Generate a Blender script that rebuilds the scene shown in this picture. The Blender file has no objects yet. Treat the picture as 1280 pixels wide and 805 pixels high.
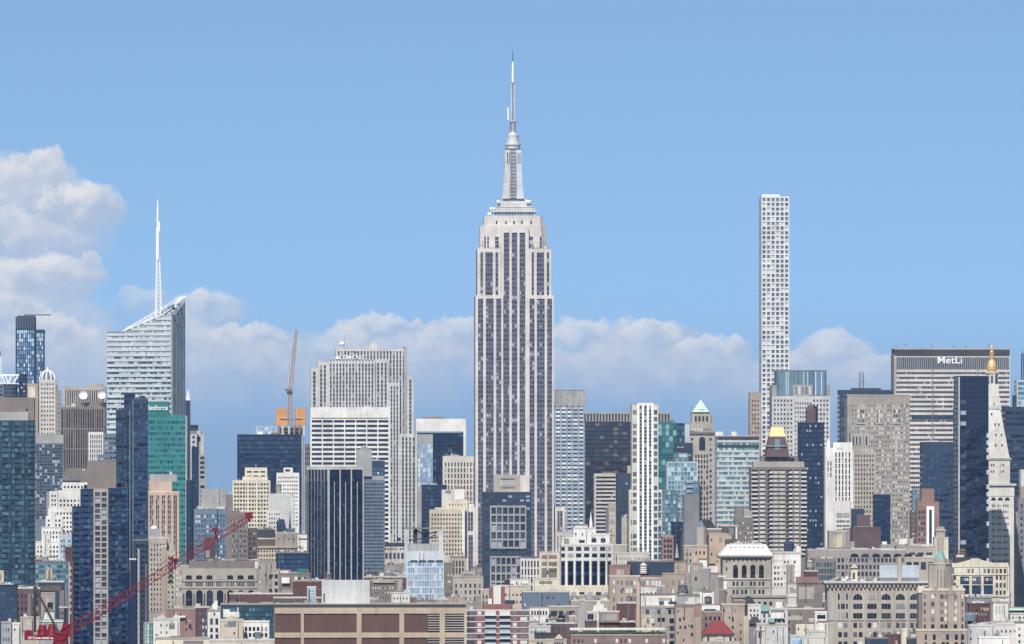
import bpy, math, random
from math import radians, sin, cos, atan2, hypot, pi
from mathutils import Vector
random.seed(7)
S = bpy.context.scene
COL = S.collection
# ------------------------------------------------------------------ camera
HC, HY, F = 130.0, 607.0, 7370.0          # camera height (m), horizon row and focal length in pixels of a 1280-wide frame
cam = bpy.data.cameras.new('camera'); co = bpy.data.objects.new('camera', cam); COL.objects.link(co)
co.location = (0, 0, HC); co.rotation_euler = (pi/2, 0, 0)
cam.sensor_width = 36; cam.lens = 36*F/1280; cam.shift_y = (HY-402.5)/1280
cam.clip_start = 1; cam.clip_end = 80000
S.camera = co
S.view_settings.view_transform = 'Standard'; S.view_settings.look = 'None'
S.view_settings.exposure = 0.12; S.view_settings.gamma = 1
# ------------------------------------------------------------------ sun + sky
SUN_EL, SUN_LEFT = 47.0, 13.0             # elevation; degrees left of straight behind the camera
az = radians(180+SUN_LEFT)                # compass-like angle from +Y, clockwise: behind-left
sd = Vector((sin(az)*cos(radians(SUN_EL)), cos(az)*cos(radians(SUN_EL)), sin(radians(SUN_EL))))
sl = bpy.data.lights.new('sun', 'SUN'); sl.energy = 5.0; sl.angle = radians(0.5); sl.color = (1, .955, .885)
so = bpy.data.objects.new('sun', sl); COL.objects.link(so); so.location = (0, 0, 900)
so.rotation_euler = sd.to_track_quat('Z', 'Y').to_euler()
W = bpy.data.worlds.new('World'); S.world = W; W.use_nodes = True
NT = W.node_tree; NT.nodes.clear()
def nd(t, **k):
    n = NT.nodes.new(t)
    for a, b in k.items(): setattr(n, a, b)
    return n
def mth(op, a, b=None, c=None, clamp=False):
    n = nd('ShaderNodeMath', operation=op, use_clamp=clamp)
    for i, v in enumerate((a, b, c)):
        if v is None: continue
        if isinstance(v, (int, float)): n.inputs[i].default_value = v
        else: NT.links.new(v, n.inputs[i])
    return n.outputs[0]
def mixc(f, a, b):
    n = nd('ShaderNodeMix', data_type='RGBA')
    for i, v in ((0, f), (6, a), (7, b)):
        if isinstance(v, (int, float)): n.inputs[i].default_value = v
        elif isinstance(v, tuple): n.inputs[i].default_value = (*v, 1)
        else: NT.links.new(v, n.inputs[i])
    return n.outputs[2]
def sstep(x, a, b):
    n = nd('ShaderNodeMapRange', interpolation_type='SMOOTHSTEP')
    NT.links.new(x, n.inputs[0]); n.inputs[1].default_value = a; n.inputs[2].default_value = b
    return n.outputs[0]
tc = nd('ShaderNodeTexCoord'); sep = nd('ShaderNodeSeparateXYZ'); NT.links.new(tc.outputs['Generated'], sep.inputs[0])
dx, dy, dz = sep.outputs
up = nd('ShaderNodeCombineXYZ'); NT.links.new(dx, up.inputs[0]); NT.links.new(dy, up.inputs[1])
NT.links.new(mth('MAXIMUM', mth('ADD', mth('MULTIPLY', dz, 1.9), .27), 0.12), up.inputs[2])
nrm = nd('ShaderNodeVectorMath', operation='NORMALIZE'); NT.links.new(up.outputs[0], nrm.inputs[0])
sky = nd('ShaderNodeTexSky', sky_type='NISHITA'); sky.sun_disc = False
sky.sun_elevation = radians(SUN_EL); sky.sun_rotation = az; sky.altitude = 100; sky.air_density = 1.0; sky.dust_density = .6; sky.ozone_density = 1.0
NT.links.new(nrm.outputs[0], sky.inputs[0])
tint = nd('ShaderNodeMix', data_type='RGBA', blend_type='MULTIPLY'); tint.inputs[0].default_value = 1
NT.links.new(sky.outputs[0], tint.inputs[6]); tint.inputs[7].default_value = SKYTINT = (1.04, 1.17, 1.17, 1)
skyc = tint.outputs[2]
# clouds: cumulus far off, low over the horizon; azimuth / elevation of the viewing direction, in units of 1/7370 rad
ys = mth('MAXIMUM', dy, .05)
U = mth('MULTIPLY', mth('DIVIDE', dx, ys), F); V = mth('MULTIPLY', mth('DIVIDE', dz, ys), F)
uv = nd('ShaderNodeCombineXYZ'); NT.links.new(U, uv.inputs[0]); NT.links.new(V, uv.inputs[1]); NT.links.new(mth('MULTIPLY', mth('SIGN', dy), 300), uv.inputs[2])
wn = nd('ShaderNodeTexNoise'); wn.inputs['Scale'].default_value = .033; wn.inputs['Detail'].default_value = 5; wn.inputs['Roughness'].default_value = .56; NT.links.new(uv.outputs[0], wn.inputs['Vector'])
wc = nd('ShaderNodeSeparateColor'); NT.links.new(wn.outputs['Color'], wc.inputs[0]); na, nb, nc = wc.outputs[:3]
Ud = mth('MULTIPLY_ADD', mth('SUBTRACT', na, .5), 62., U); Vd = mth('MULTIPLY_ADD', mth('SUBTRACT', nb, .5), 52., V)
# soft veil under the cumulus, then the heaps one behind the other: every heap has a sunlit top and melts away below
low = mixc(mth('MULTIPLY', mth('SUBTRACT', 1.0, sstep(V, 20., 260.)), .8), skyc, (1.36, 2.12, 3.4))
fin = low
CL = [(30,300,110,110,.72,.75),(20,440,150,90,.62,.6),(300,470,190,60,.45,.5),(500,470,170,55,.4,.5),(810,475,190,55,.45,.5),(1050,480,150,50,.4,.5),(22,262,95,75,.75,.85),(42,222,46,36,.85,1),(102,264,58,38,.92,1),(8,300,60,42,.7,.9),(62,312,62,34,.6,.7),(98,345,40,26,.7,.9),(38,362,86,46,.9,1),(0,402,62,42,.75,.9),(178,380,34,24,.5,.9),(70,436,70,46,.8,1),(20,470,70,50,.6,.6),(110,470,60,52,.6,.5),
      (258,398,52,36,.75,1),(232,440,62,44,.65,.7),(312,430,58,30,.75,1),(290,472,90,44,.55,.5),(352,462,50,34,.5,.7),(478,418,62,27,.75,1),(432,438,44,28,.7,.9),(574,428,58,32,.75,1),(520,456,84,38,.6,.7),(470,490,120,40,.5,.4),
      (740,426,56,32,.75,1),(818,424,58,27,.8,1),(884,444,60,26,.75,1),(780,462,90,38,.6,.6),(700,480,100,44,.55,.5),(870,482,110,40,.5,.4),(1046,446,56,32,.7,1),(1000,466,60,30,.6,.8),(1098,470,54,32,.6,.8),(1050,500,120,40,.45,.3),(180,500,140,44,.5,.3),(640,470,60,40,.5,.5),(960,500,90,34,.4,.3)]
vf = mth('MULTIPLY_ADD', sstep(V, 40., 190.), .55, .45)
for (cx, cy, rx, ry, al, br) in CL:
    ax = mth('MULTIPLY_ADD', Ud, 1/rx, -(cx-640)/rx); ay = mth('MULTIPLY_ADD', Vd, 1/ry, -(HY-cy)/ry)
    r2 = mth('MULTIPLY_ADD', ax, ax, mth('MULTIPLY', ay, ay))
    m_ = mth('MULTIPLY', sstep(r2, 1.12, .62), mth('MULTIPLY', sstep(ay, -.95, .25), mth('MULTIPLY', vf, al)))
    t_ = sstep(mth('ADD', mth('MULTIPLY_ADD', ay, .9, mth('MULTIPLY', ax, -.22)), mth('MULTIPLY_ADD', nc, 1.9, -1.0)), -.35, .95)
    fin = mixc(m_, fin, mixc(mth('MULTIPLY', t_, br), (2.75, 3.35, 4.4), (5.2, 5.15, 5.2)))
bn = nd('ShaderNodeTexNoise'); bn.inputs['Scale'].default_value = 5; bn.inputs['Detail'].default_value = 5; NT.links.new(tc.outputs['Generated'], bn.inputs['Vector'])
bm = mth('MULTIPLY', sstep(bn.outputs[0], .54, .64), mth('MULTIPLY', sstep(mth('MULTIPLY', dy, -1.), .05, .3), sstep(dz, -.02, .05)))     # unseen clouds added behind the camera for the glass to mirror
fin = mixc(mth('MULTIPLY', bm, .7), fin, (3.6, 3.9, 4.5))
fin = mixc(mth('MULTIPLY', sstep(dz, .12, .45), .52), fin, (0, 0, 0))       # upper sky darkened to weaken the ambient light
bg = nd('ShaderNodeBackground'); bg.inputs[1].default_value = 0.15; NT.links.new(fin, bg.inputs[0])
out = nd('ShaderNodeOutputWorld'); NT.links.new(bg.outputs[0], out.inputs[0])

# ------------------------------------------------------------------ materials
_M = {}
def _new(name):
    m = bpy.data.materials.new(name); m.use_nodes = True; t = m.node_tree; t.nodes.clear()
    o = t.nodes.new('ShaderNodeOutputMaterial'); p = t.nodes.new('ShaderNodeBsdfPrincipled'); t.links.new(p.outputs[0], o.inputs[0])
    return m, t, p
WALLS = dict(white=(.64,.62,.585), offwhite=(.58,.56,.52), lime=(.49,.455,.415), limed=(.31,.28,.25), cream=(.58,.52,.41), tan=(.41,.33,.25), peach=(.46,.345,.275), pink=(.35,.28,.235),
    brown=(.105,.085,.078), taupe=(.185,.16,.15), brick=(.22,.095,.09), dkbrick=(.105,.055,.055), plum=(.11,.075,.085), grey=(.30,.30,.30), lgrey=(.48,.475,.465), mgrey=(.19,.19,.20),
    dgrey=(.05,.052,.06), navy=(.008,.022,.060), slate=(.028,.048,.085), bluegrey=(.13,.165,.21), stone=(.365,.33,.285), greystone=(.27,.25,.235), limestone=(.55,.51,.48), sand=(.47,.41,.33),
    green=(.25,.52,.42), verdigris=(.20,.36,.33), mint=(.48,.66,.50), teal=(.025,.15,.16), tealb=(.03,.195,.20), paleblue=(.40,.455,.50), orange=(.62,.30,.12), redpaint=(.17,.007,.02), redroof=(.20,.04,.045),
    steel=(.60,.61,.63), roofgrey=(.20,.20,.20), roofdark=(.06,.06,.07), roofpale=(.45,.45,.44), wood=(.17,.12,.095), royal=(.03,.12,.62), signwhite=(.85,.85,.85), ground=(.07,.07,.075), olive=(.05,.07,.04), mullion=(.125,.135,.175), rose=(.25,.155,.14), brickpanel=(.105,.06,.055), paneltint=(.47,.505,.535), glazeblue=(.30,.40,.52), palestone=(.56,.53,.485), cranetan=(.42,.27,.17))
def wall(key):
    if key in _M: return _M[key]
    c = WALLS[key]; m, t, p = _new(key); N = t.nodes; L = t.links
    tcn = N.new('ShaderNodeTexCoord'); oi = N.new('ShaderNodeObjectInfo')
    a = N.new('ShaderNodeVectorMath'); a.operation = 'ADD'; L.new(tcn.outputs['Object'], a.inputs[0]); L.new(oi.outputs['Location'], a.inputs[1])
    n1 = N.new('ShaderNodeTexNoise'); n1.inputs['Scale'].default_value = .07; n1.inputs['Detail'].default_value = 5; L.new(a.outputs[0], n1.inputs['Vector'])
    mp = N.new('ShaderNodeMapping'); mp.inputs['Scale'].default_value = (1.1, 1.1, .05); L.new(a.outputs[0], mp.inputs[0])
    n2 = N.new('ShaderNodeTexNoise'); n2.inputs['Scale'].default_value = .8; n2.inputs['Detail'].default_value = 3; L.new(mp.outputs[0], n2.inputs['Vector'])
    n3 = N.new('ShaderNodeTexNoise'); n3.inputs['Scale'].default_value = .9; n3.inputs['Detail'].default_value = 2; L.new(a.outputs[0], n3.inputs['Vector'])
    def ma(op, x, y):
        q = N.new('ShaderNodeMath'); q.operation = op
        for i, v in enumerate((x, y)):
            if isinstance(v, (int, float)): q.inputs[i].default_value = v
            else: L.new(v, q.inputs[i])
        return q.outputs[0]
    amt = .30 if key not in ('signwhite', 'redpaint', 'royal') else .05
    v = ma('ADD', ma('ADD', ma('MULTIPLY', n1.outputs[0], amt*1.9), ma('MULTIPLY', n2.outputs[0], amt*1.4)), ma('MULTIPLY', n3.outputs[0], amt*.9))
    vo = N.new('ShaderNodeTexVoronoi'); vo.distance = 'CHEBYCHEV'; vo.inputs['Scale'].default_value = .13; L.new(a.outputs[0], vo.inputs['Vector'])
    sx = N.new('ShaderNodeSeparateColor'); L.new(vo.outputs['Color'], sx.inputs[0])
    v = ma('ADD', v, ma('MULTIPLY', sx.outputs[0], amt*.55))
    v = ma('ADD', v, 1 - amt*2.4)
    mx = N.new('ShaderNodeVectorMath'); mx.operation = 'SCALE'; mx.inputs[0].default_value = c; L.new(v, mx.inputs['Scale'])
    L.new(mx.outputs[0], p.inputs['Base Color'])
    p.inputs['Roughness'].default_value = .42 if key in ('steel', 'signwhite', 'redpaint') else .85
    if key == 'steel': p.inputs['Metallic'].default_value = .25
    p.inputs['Specular IOR Level'].default_value = .3
    _M[key] = m; return m
# glass: (dark pane, second pane, blind colour, share of second, share of blinds, roughness, specular)
GL = dict(dark=((.012,.016,.028),(.03,.04,.06),(.30,.30,.30),.35,.08,.12,.5), dim=((.02,.024,.036),(.05,.058,.08),(.26,.27,.30),.4,.08,.15,.5),
    navy=((.002,.009,.034),(.005,.018,.055),(.045,.07,.11),.40,.07,.08,.35), navyl=((.003,.016,.055),(.008,.032,.09),(.035,.075,.13),.40,.13,.10,.35),
    ink=((.001,.004,.02),(.002,.008,.034),(.03,.04,.05),.35,.02,.06,.3), blue=((.03,.07,.13),(.06,.12,.21),(.40,.48,.54),.4,.15,.12,.7), slate=((.028,.036,.06),(.055,.07,.11),(.30,.33,.40),.4,.16,.2,.4),
    esb=((.034,.036,.062),(.08,.082,.125),(.36,.39,.44),.45,.10,.2,.4), teal=((.012,.07,.085),(.035,.13,.14),(.18,.33,.33),.45,.22,.12,.5), aqua=((.07,.15,.19),(.14,.25,.29),(.38,.50,.52),.45,.22,.12,.6),
    tealdk=((.006,.032,.05),(.018,.075,.095),(.06,.14,.17),.4,.2,.1,.4), pale=((.19,.29,.44),(.27,.38,.52),(.5,.58,.66),.4,.15,.12,.8), bofa=((.26,.28,.29),(.33,.35,.36),(.52,.54,.54),.4,.3,.25,.6),
    brown=((.013,.012,.018),(.032,.027,.028),(.12,.095,.06),.4,.12,.1,.4), lit=((.06,.065,.08),(.16,.165,.18),(.58,.58,.56),.4,.4,.3,.4), grid=((.045,.055,.085),(.08,.10,.14),(.42,.50,.50),.35,.40,.2,.4),
    park=((.08,.105,.16),(.14,.175,.24),(.44,.53,.53),.35,.22,.15,.5), skyg=((.05,.12,.25),(.15,.26,.42),(.50,.62,.74),.45,.28,.1,.8), silver=((.30,.38,.47),(.42,.50,.58),(.62,.68,.72),.4,.3,.15,.8))
def glass(key):
    k = 'glass_' + key
    if k in _M: return _M[k]
    A, B, C_, pb, pc, ro, sp = GL[key]; m, t, p = _new(k); N = t.nodes; L = t.links
    at = N.new('ShaderNodeAttribute'); at.attribute_name = 'r'; oi = N.new('ShaderNodeObjectInfo')
    ad = N.new('ShaderNodeMath'); ad.operation = 'ADD'; L.new(at.outputs['Fac'], ad.inputs[0]); L.new(oi.outputs['Random'], ad.inputs[1])
    fr = N.new('ShaderNodeMath'); fr.operation = 'FRACT'; L.new(ad.outputs[0], fr.inputs[0])
    cr = N.new('ShaderNodeValToRGB'); e = cr.color_ramp.elements
    e[0].position = 0; e[0].color = (*A, 1); e[1].position = 1-pb-pc; e[1].color = (*A, 1)
    x = e.new(min(.999, 1-pb-pc+.06)); x.color = (*B, 1); x = e.new(1-pc); x.color = (*B, 1); x = e.new(min(1, 1-pc*.96)); x.color = (*C_, 1)
    L.new(fr.outputs[0], cr.inputs[0]); L.new(cr.outputs[0], p.inputs['Base Color'])
    p.inputs['Roughness'].default_value = ro; p.inputs['Specular IOR Level'].default_value = sp
    if key in ('navy', 'navyl', 'ink', 'tealdk', 'blue', 'skyg', 'teal', 'aqua', 'brown', 'pale'):
        p.inputs['IOR'].default_value = 1.62; p.inputs['Specular IOR Level'].default_value = .5; p.inputs['Roughness'].default_value = .06
        tcn = N.new('ShaderNodeTexCoord'); nz = N.new('ShaderNodeTexNoise'); nz.inputs['Scale'].default_value = .11; nz.inputs['Detail'].default_value = 3; bp = N.new('ShaderNodeBump'); bp.inputs['Strength'].default_value = .9; bp.inputs['Distance'].default_value = .9
        L.new(tcn.outputs['Object'], nz.inputs['Vector']); L.new(nz.outputs[0], bp.inputs['Height']); L.new(bp.outputs[0], p.inputs['Normal'])
    _M[k] = m; return m
def gold():
    if 'gold' in _M: return _M['gold']
    m, t, p = _new('gold'); p.inputs['Base Color'].default_value = (.78, .50, .21, 1); p.inputs['Metallic'].default_value = .4; p.inputs['Roughness'].default_value = .45
    _M['gold'] = m; return m
def mat(k):
    if k == 'gold': return gold()
    return glass(k[2:]) if k.startswith('g:') else wall(k)

# ------------------------------------------------------------------ mesh helpers
class MB:
    def __init__(s): s.v = []; s.f = []; s.r = []
    def poly(s, pts, r=0.):
        n = len(s.v); s.v += pts; s.f.append(tuple(range(n, n+len(pts)))); s.r.append(r)
    def box(s, x0, x1, y0, y1, z0, z1, r=0.):
        n = len(s.v)
        s.v += [(x0,y0,z0),(x1,y0,z0),(x1,y1,z0),(x0,y1,z0),(x0,y0,z1),(x1,y0,z1),(x1,y1,z1),(x0,y1,z1)]
        for q in ((0,1,5,4),(1,2,6,5),(2,3,7,6),(3,0,4,7),(4,5,6,7),(3,2,1,0)): s.f.append(tuple(n+i for i in q)); s.r.append(r)
    def prism(s, pts, y0, y1):          # pts (x,z) counter-clockwise as seen from the front, extruded from y0 to y1
        k = len(pts); n = len(s.v)
        s.v += [(x, y0, z) for x, z in pts] + [(x, y1, z) for x, z in pts]
        s.f.append(tuple(n+i for i in range(k))); s.f.append(tuple(n+k+i for i in reversed(range(k)))); s.r += [0, 0]
        for i in range(k):
            j = (i+1) % k; s.f.append((n+i, n+k+i, n+k+j, n+j)); s.r.append(0)
    def frus(s, cx, cy, z0, z1, r0, r1, n=4, rot=None, ry=1.):   # tapered n-gon, r = half width for n = 4
        k = math.sqrt(2) if n == 4 else 1; a0 = pi/n if rot is None else rot; b = len(s.v)
        for z, r in ((z0, r0), (z1, r1)):
            for i in range(n):
                a = a0+2*pi*i/n; s.v.append((cx+r*k*cos(a), cy+r*k*sin(a)*ry, z))
        for i in range(n):
            j = (i+1) % n; s.f.append((b+i, b+j, b+n+j, b+n+i)); s.r.append(0)
        s.f.append(tuple(b+n+i for i in range(n))); s.f.append(tuple(b+i for i in reversed(range(n)))); s.r += [0, 0]
    def lathe(s, cx, cy, prof, n=20):
        for (ra, za), (rb, zb) in zip(prof, prof[1:]): 
            b = len(s.v)
            for z, r in ((za, ra), (zb, rb)):
                for i in range(n): a = 2*pi*i/n; s.v.append((cx+r*cos(a), cy+r*sin(a), z))
            for i in range(n): j = (i+1) % n; s.f.append((b+i, b+j, b+n+j, b+n+i)); s.r.append(0)
        b = len(s.v)-n; s.f.append(tuple(b+i for i in range(n))); s.r.append(0)
    def bar(s, a, b, w):                 # square bar between two points
        a = Vector(a); b = Vector(b); d = (b-a).normalized(); u = d.orthogonal().normalized() if abs(d.z) > .99 else d.cross(Vector((0,0,1))).normalized(); v = d.cross(u)
        n = len(s.v)
        for p in (a, b):
            for i, j in ((-1,-1),(1,-1),(1,1),(-1,1)): s.v.append(tuple(p+u*i*w/2+v*j*w/2))
        for q in ((0,1,2,3),(7,6,5,4),(0,4,5,1),(1,5,6,2),(2,6,7,3),(3,7,4,0)): s.f.append(tuple(n+i for i in q)); s.r.append(0)
    def build(s, name, m, parent=None, rattr=False):
        me = bpy.data.meshes.new(name); me.from_pydata(s.v, [], s.f); me.materials.append(mat(m))
        if rattr:
            at = me.attributes.new('r', 'FLOAT', 'FACE'); at.data.foreach_set('value', s.r)
        me.update(); o = bpy.data.objects.new(name, me); COL.objects.link(o)
        if parent is not None: o.parent = parent
        return o
def tag(o, label=None, cat=None, group=None, kind=None):
    if label: o['label'] = label
    if cat: o['category'] = cat
    if group: o['group'] = group
    if kind: o['kind'] = kind
    return o
_wm = {}
def text_mesh(body, size, m, name, bold=.0, depth=.3):
    cu = bpy.data.curves.new(name, 'FONT'); cu.body = body; cu.size = size; cu.offset = bold*size; cu.extrude = depth; cu.align_x = 'LEFT'
    o = bpy.data.objects.new(name, cu); COL.objects.link(o); dg = bpy.context.evaluated_depsgraph_get(); dg.update()
    me = bpy.data.meshes.new_from_object(o.evaluated_get(dg)); COL.objects.unlink(o); bpy.data.objects.remove(o)
    me.materials.clear(); me.materials.append(mat(m)); return me
def text(body, x0, x1, yc, hgt_px, b, m, parent=None, out=.6, squeeze=True):   # letters standing off a building front, from x0 to x1 (px)
    me = text_mesh(body, 1.0, m, 'lettering', .008, .05)
    xs = [v.co.x for v in me.vertices]; ysv = [v.co.y for v in me.vertices]
    sx = (x1-x0)*b.s/(max(xs)-min(xs)); sy = hgt_px*b.s/(max(ysv)-min(ysv)); mx, my = min(xs), (min(ysv)+max(ysv))/2
    for v in me.vertices:
        x, y, z = v.co; v.co = ((x-mx)*sx, -z*4, (y-my)*sy)
    o = bpy.data.objects.new('lettering', me); COL.objects.link(o); o.parent = parent or b.root
    o.location = (b.X(x0), -out, b.Z(yc)); return o

YAW = 2.4
class B:
    """A building: every measure of its front is given in photo pixels at its own distance Y and turned into metres there."""
    def __init__(b, name, label, x0, x1, Y, dep=40, yaw=YAW, corner=None, cat=None, group=None):
        b.Y = Y; b.s = Y/F; b.dep = dep; b.rnd = random.Random(hash((round(x0*7), round(Y)))); b.n_each = 0
        if corner is None:
            xm = (x0+x1)/2; th = radians(yaw)+(xm-640)/F; sv = dep*sin(th)
            if sv > 0: x0 += sv
            else: x1 += sv
            b.x0, b.x1 = x0, x1; xm = (x0+x1)/2; b.xm = xm; loc = ((xm-640)*b.s, Y, 0)
        else:
            th = radians(abs(yaw)); b.xm = 0
            if yaw > 0: w = (x1-corner)/cos(th); b.dep = (corner-x0)/sin(th); b.x0, b.x1 = 0, w; c0 = (0, 0)
            else: w = (corner-x0)/cos(th); b.dep = (x1-corner)/sin(th); b.x0, b.x1 = -w, 0
            loc = ((corner-640)*b.s, Y, 0)
        name = (cat or name).replace(' ', '_'); e = bpy.data.objects.new(name, None); COL.objects.link(e); e.location = loc; e.rotation_euler = (0, 0, radians(yaw)); e.empty_display_size = 5
        tag(e, label, cat or name.replace('_', ' '), group); b.root = e
    def X(b, x): return (x-b.xm)*b.s
    def Z(b, y): return HC+(HY-y)*b.s
    def put(b, name, mb, m, parent=None, rattr=False): return mb.build(name, m, parent or b.root, rattr)
    def box(b, name, m, x0, x1, yt, yb=None, d0=0., d1=None, parent=None):
        mb = MB(); mb.box(b.X(x0), b.X(x1), d0*b.s, (b.dep if d1 is None else d1)*b.s, 0 if yb is None else b.Z(yb), b.Z(yt)); return b.put(name, mb, m, parent)
    def poly(b, name, m, pts, d0=0., d1=None, parent=None):
        mb = MB(); mb.prism([(b.X(x), 0 if y is None else b.Z(y)) for x, y in pts], d0*b.s, (b.dep if d1 is None else d1)*b.s); return b.put(name, mb, m, parent)
    def mass(b, m, yt, x0=None, x1=None, d0=0., d1=None, yb=None, cw=0, rh=6., wx=.6, wy=.55, g='dark', t=.35, skin=None, span=None, top=3., wb=None, mg=1.5,
             mode='row', sub=1, roof='roofgrey', sides=True, name='wall', cap=None, wname=None, skip=0., nx=None, big=False, chance=1.):
        x0 = b.x0 if x0 is None else x0; x1 = b.x1 if x1 is None else x1; d1 = b.dep if d1 is None else d1; s = b.s
        w = b.box(name, m, x0, x1, yt, yb, d0, d1)
        zt = b.Z(yt)
        if roof:
            mb = MB(); i = min(.5, (x1-x0)*s*.1); mb.box(b.X(x0)+i, b.X(x1)-i, d0*s+i, d1*s-i, zt-.2, zt+.12); b.put('roof', mb, roof)
        if not cap and yt > 655 and roof and name == 'wall' and (x1-x0) > 6:
            mb = MB(); X0_, X1_ = b.X(x0), b.X(x1); mb.box(X0_-.12, X1_+.12, d0*s-.15, d0*s+.35, zt+.02, zt+.75); mb.box(X0_-.12, X0_+.3, d0*s+.36, d1*s, zt+.02, zt+.74); mb.box(X1_-.3, X1_+.12, d0*s+.36, d1*s, zt+.02, zt+.74); b.put('parapet', mb, b.rnd.choice((m, m, 'limed', 'lgrey', 'lime', 'taupe')))
        if yt > 650 and name == 'wall' and d0 < 9 and (x1-x0) > 7:
            Rr = b.rnd; wpx = x1-x0; yl = min(808, yb or 808); hpx = yl-yt; yo = d0*s
            for _ in range(Rr.choice((0, 1, 1, 2))):
                xx = b.X(Rr.uniform(x0+1, x1-1)); q = MB(); q.box(xx, xx+.18, yo-.62, yo-.36, b.Z(min(yl, yt+Rr.uniform(14, 40))), zt-.3); b.put('downpipe', q, Rr.choice(('dgrey', 'mgrey', 'taupe')))
            if cw <= 0 and (nx is None or nx == 1) and hpx > 8 and m not in ('bluegrey',):
                if Rr.random() < .6:
                    pw, ph = Rr.uniform(.15, .4)*wpx, Rr.uniform(3, 9); px_, py_ = Rr.uniform(x0+.5, x1-pw-.5), yt+Rr.uniform(1.5, max(1.6, min(hpx-ph, 22)))
                    q = MB(); q.box(b.X(px_), b.X(px_+pw), yo-.03, yo+.1, b.Z(py_+ph), b.Z(py_)); b.put('wall_patch', q, Rr.choice(('stone', 'limed', 'taupe', 'pink', 'greystone')))
            if nx is None and cw <= 0 and wpx > 9 and hpx > 14 and m not in ('navy',):
                for j in range(int(min(hpx, 60)//9)):
                    for i in range(max(1, int(wpx//7))):
                        if Rr.random() < .35: xw = x0+2+i*7; b.window(xw, xw+1.7, yt+5+j*9, yt+8+j*9, Rr.choice(('dim', 'lit', 'dark')), d0, .05)
            if cw > 0 and Rr.random() < .4 and wpx > 12 and hpx > 20:   # fire escape
                fx = Rr.uniform(x0+2, x1-7); q = MB(); A_, B_ = b.X(fx), b.X(fx+4.5); n_ = int(min(hpx-4, 40)//7)
                for j in range(n_):
                    z_ = b.Z(yt+7+j*7); q.box(A_, B_, yo-1.5, yo-.4, z_, z_+.12); q.box(A_, B_, yo-1.5, yo-1.42, z_+.85, z_+.95); q.bar((A_+.2, yo-1, z_), (B_-.2, yo-1, z_-7*s), .16)
                    for v in (A_, (A_+B_)/2, B_-.08): q.box(v, v+.08, yo-1.5, yo-1.42, z_+.12, z_+.85)
                if n_: b.put('fire_escape', q, 'dgrey')
        if cap:                                            # coping / cornice: (material, height px, overhang m)
            cm, ch, co_ = cap; mb = MB(); mb.box(b.X(x0)-co_, b.X(x1)+co_, d0*s-co_-.02, d1*s+co_, zt-ch*s, zt+.25); b.put('cornice', mb, cm)
        if cw <= 0 and nx is None: return w
        if wb is None: wb = min(yb if yb is not None else 9999, 808)
        y0 = yt+top; ny = max(1, int((wb-y0)/rh))
        xa, xb = x0+mg, x1-mg; n = nx or max(1, round((xb-xa)/cw)); c = (xb-xa)/n
        cols = []
        for i in range(n):
            a = xa+i*c+(1-wx)*c/2; L = wx*c
            for k in range(sub):
                g0 = L/sub; cols.append((a+k*g0+(.12*g0 if sub > 1 else 0), a+(k+1)*g0-(.12*g0 if sub > 1 else 0)))
        dpt = (d1-d0); ns = max(1, round((dpt-2*mg)/c)) if sides else 0; cs = (dpt-2*mg)/max(ns, 1)
        R = b.rnd; yf = d0*s; e = .06; XL, XR = b.X(x0), b.X(x1)
        def quadF(mb, a, bb, za, zb, r, o=e): mb.poly([(b.X(a), yf-o, za), (b.X(bb), yf-o, za), (b.X(bb), yf-o, zb), (b.X(a), yf-o, zb)], r)
        def sidesq(mb, za, zb):
            for k in range(ns):
                ya = d0*s+(mg+k*cs+(1-wx)*cs/2)*s; yb_ = ya+wx*cs*s
                mb.poly([(XL-e, yb_, za), (XL-e, ya, za), (XL-e, ya, zb), (XL-e, yb_, zb)], R.random())
                mb.poly([(XR+e, ya, za), (XR+e, yb_, za), (XR+e, yb_, zb), (XR+e, ya, zb)], R.random())
        rows = [(y0+j*rh+(1-wy)*rh/2, y0+j*rh+(1+wy)*rh/2) for j in range(ny)]
        if mode == 'row' and wx < .97 and rh*wy*(cols[0][1]-cols[0][0]) >= 5.2 and not wname: mode = 'each'
        if mode == 'row':
            nm = wname or 'window_row'
            for (ra, rb) in rows:
                mb = MB(); za, zb = b.Z(rb), b.Z(ra)
                for a, bb in cols:
                    if chance < 1 and R.random() > chance: continue
                    quadF(mb, a, bb, za, zb, R.random())
                if sides: sidesq(mb, za, zb)
                if mb.f: b.put(nm, mb, 'g:'+g, None, True)
        elif mode == 'col':
            nm = wname or 'window_strip'
            for a, bb in cols:
                mb = MB(); mb2 = None
                for (ra, rb) in rows: quadF(mb, a, bb, b.Z(rb), b.Z(ra), R.random())
                b.put(nm, mb, 'g:'+g, None, True)
            if sides:
                mb = MB()
                for (ra, rb) in rows: sidesq(mb, b.Z(rb), b.Z(ra))
                b.put('side_windows', mb, 'g:'+g, None, True)
        else:
            rest = MB()
            for (ra, rb) in rows:
                for a, bb in cols:
                    if chance < 1 and R.random() > chance: continue
                    if b.n_each < 100: b.window(a, bb, ra, rb, g, d0)
                    else: quadF(rest, a, bb, b.Z(rb), b.Z(ra), R.random())
                    b.n_each += 1
            if rest.f: b.put('window', rest, 'g:'+g, None, True)['kind'] = 'stuff'
            if sides:
                mb = MB()
                for (ra, rb) in rows: sidesq(mb, b.Z(rb), b.Z(ra))
                if mb.f: b.put('side_windows', mb, 'g:'+g, None, True)
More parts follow.
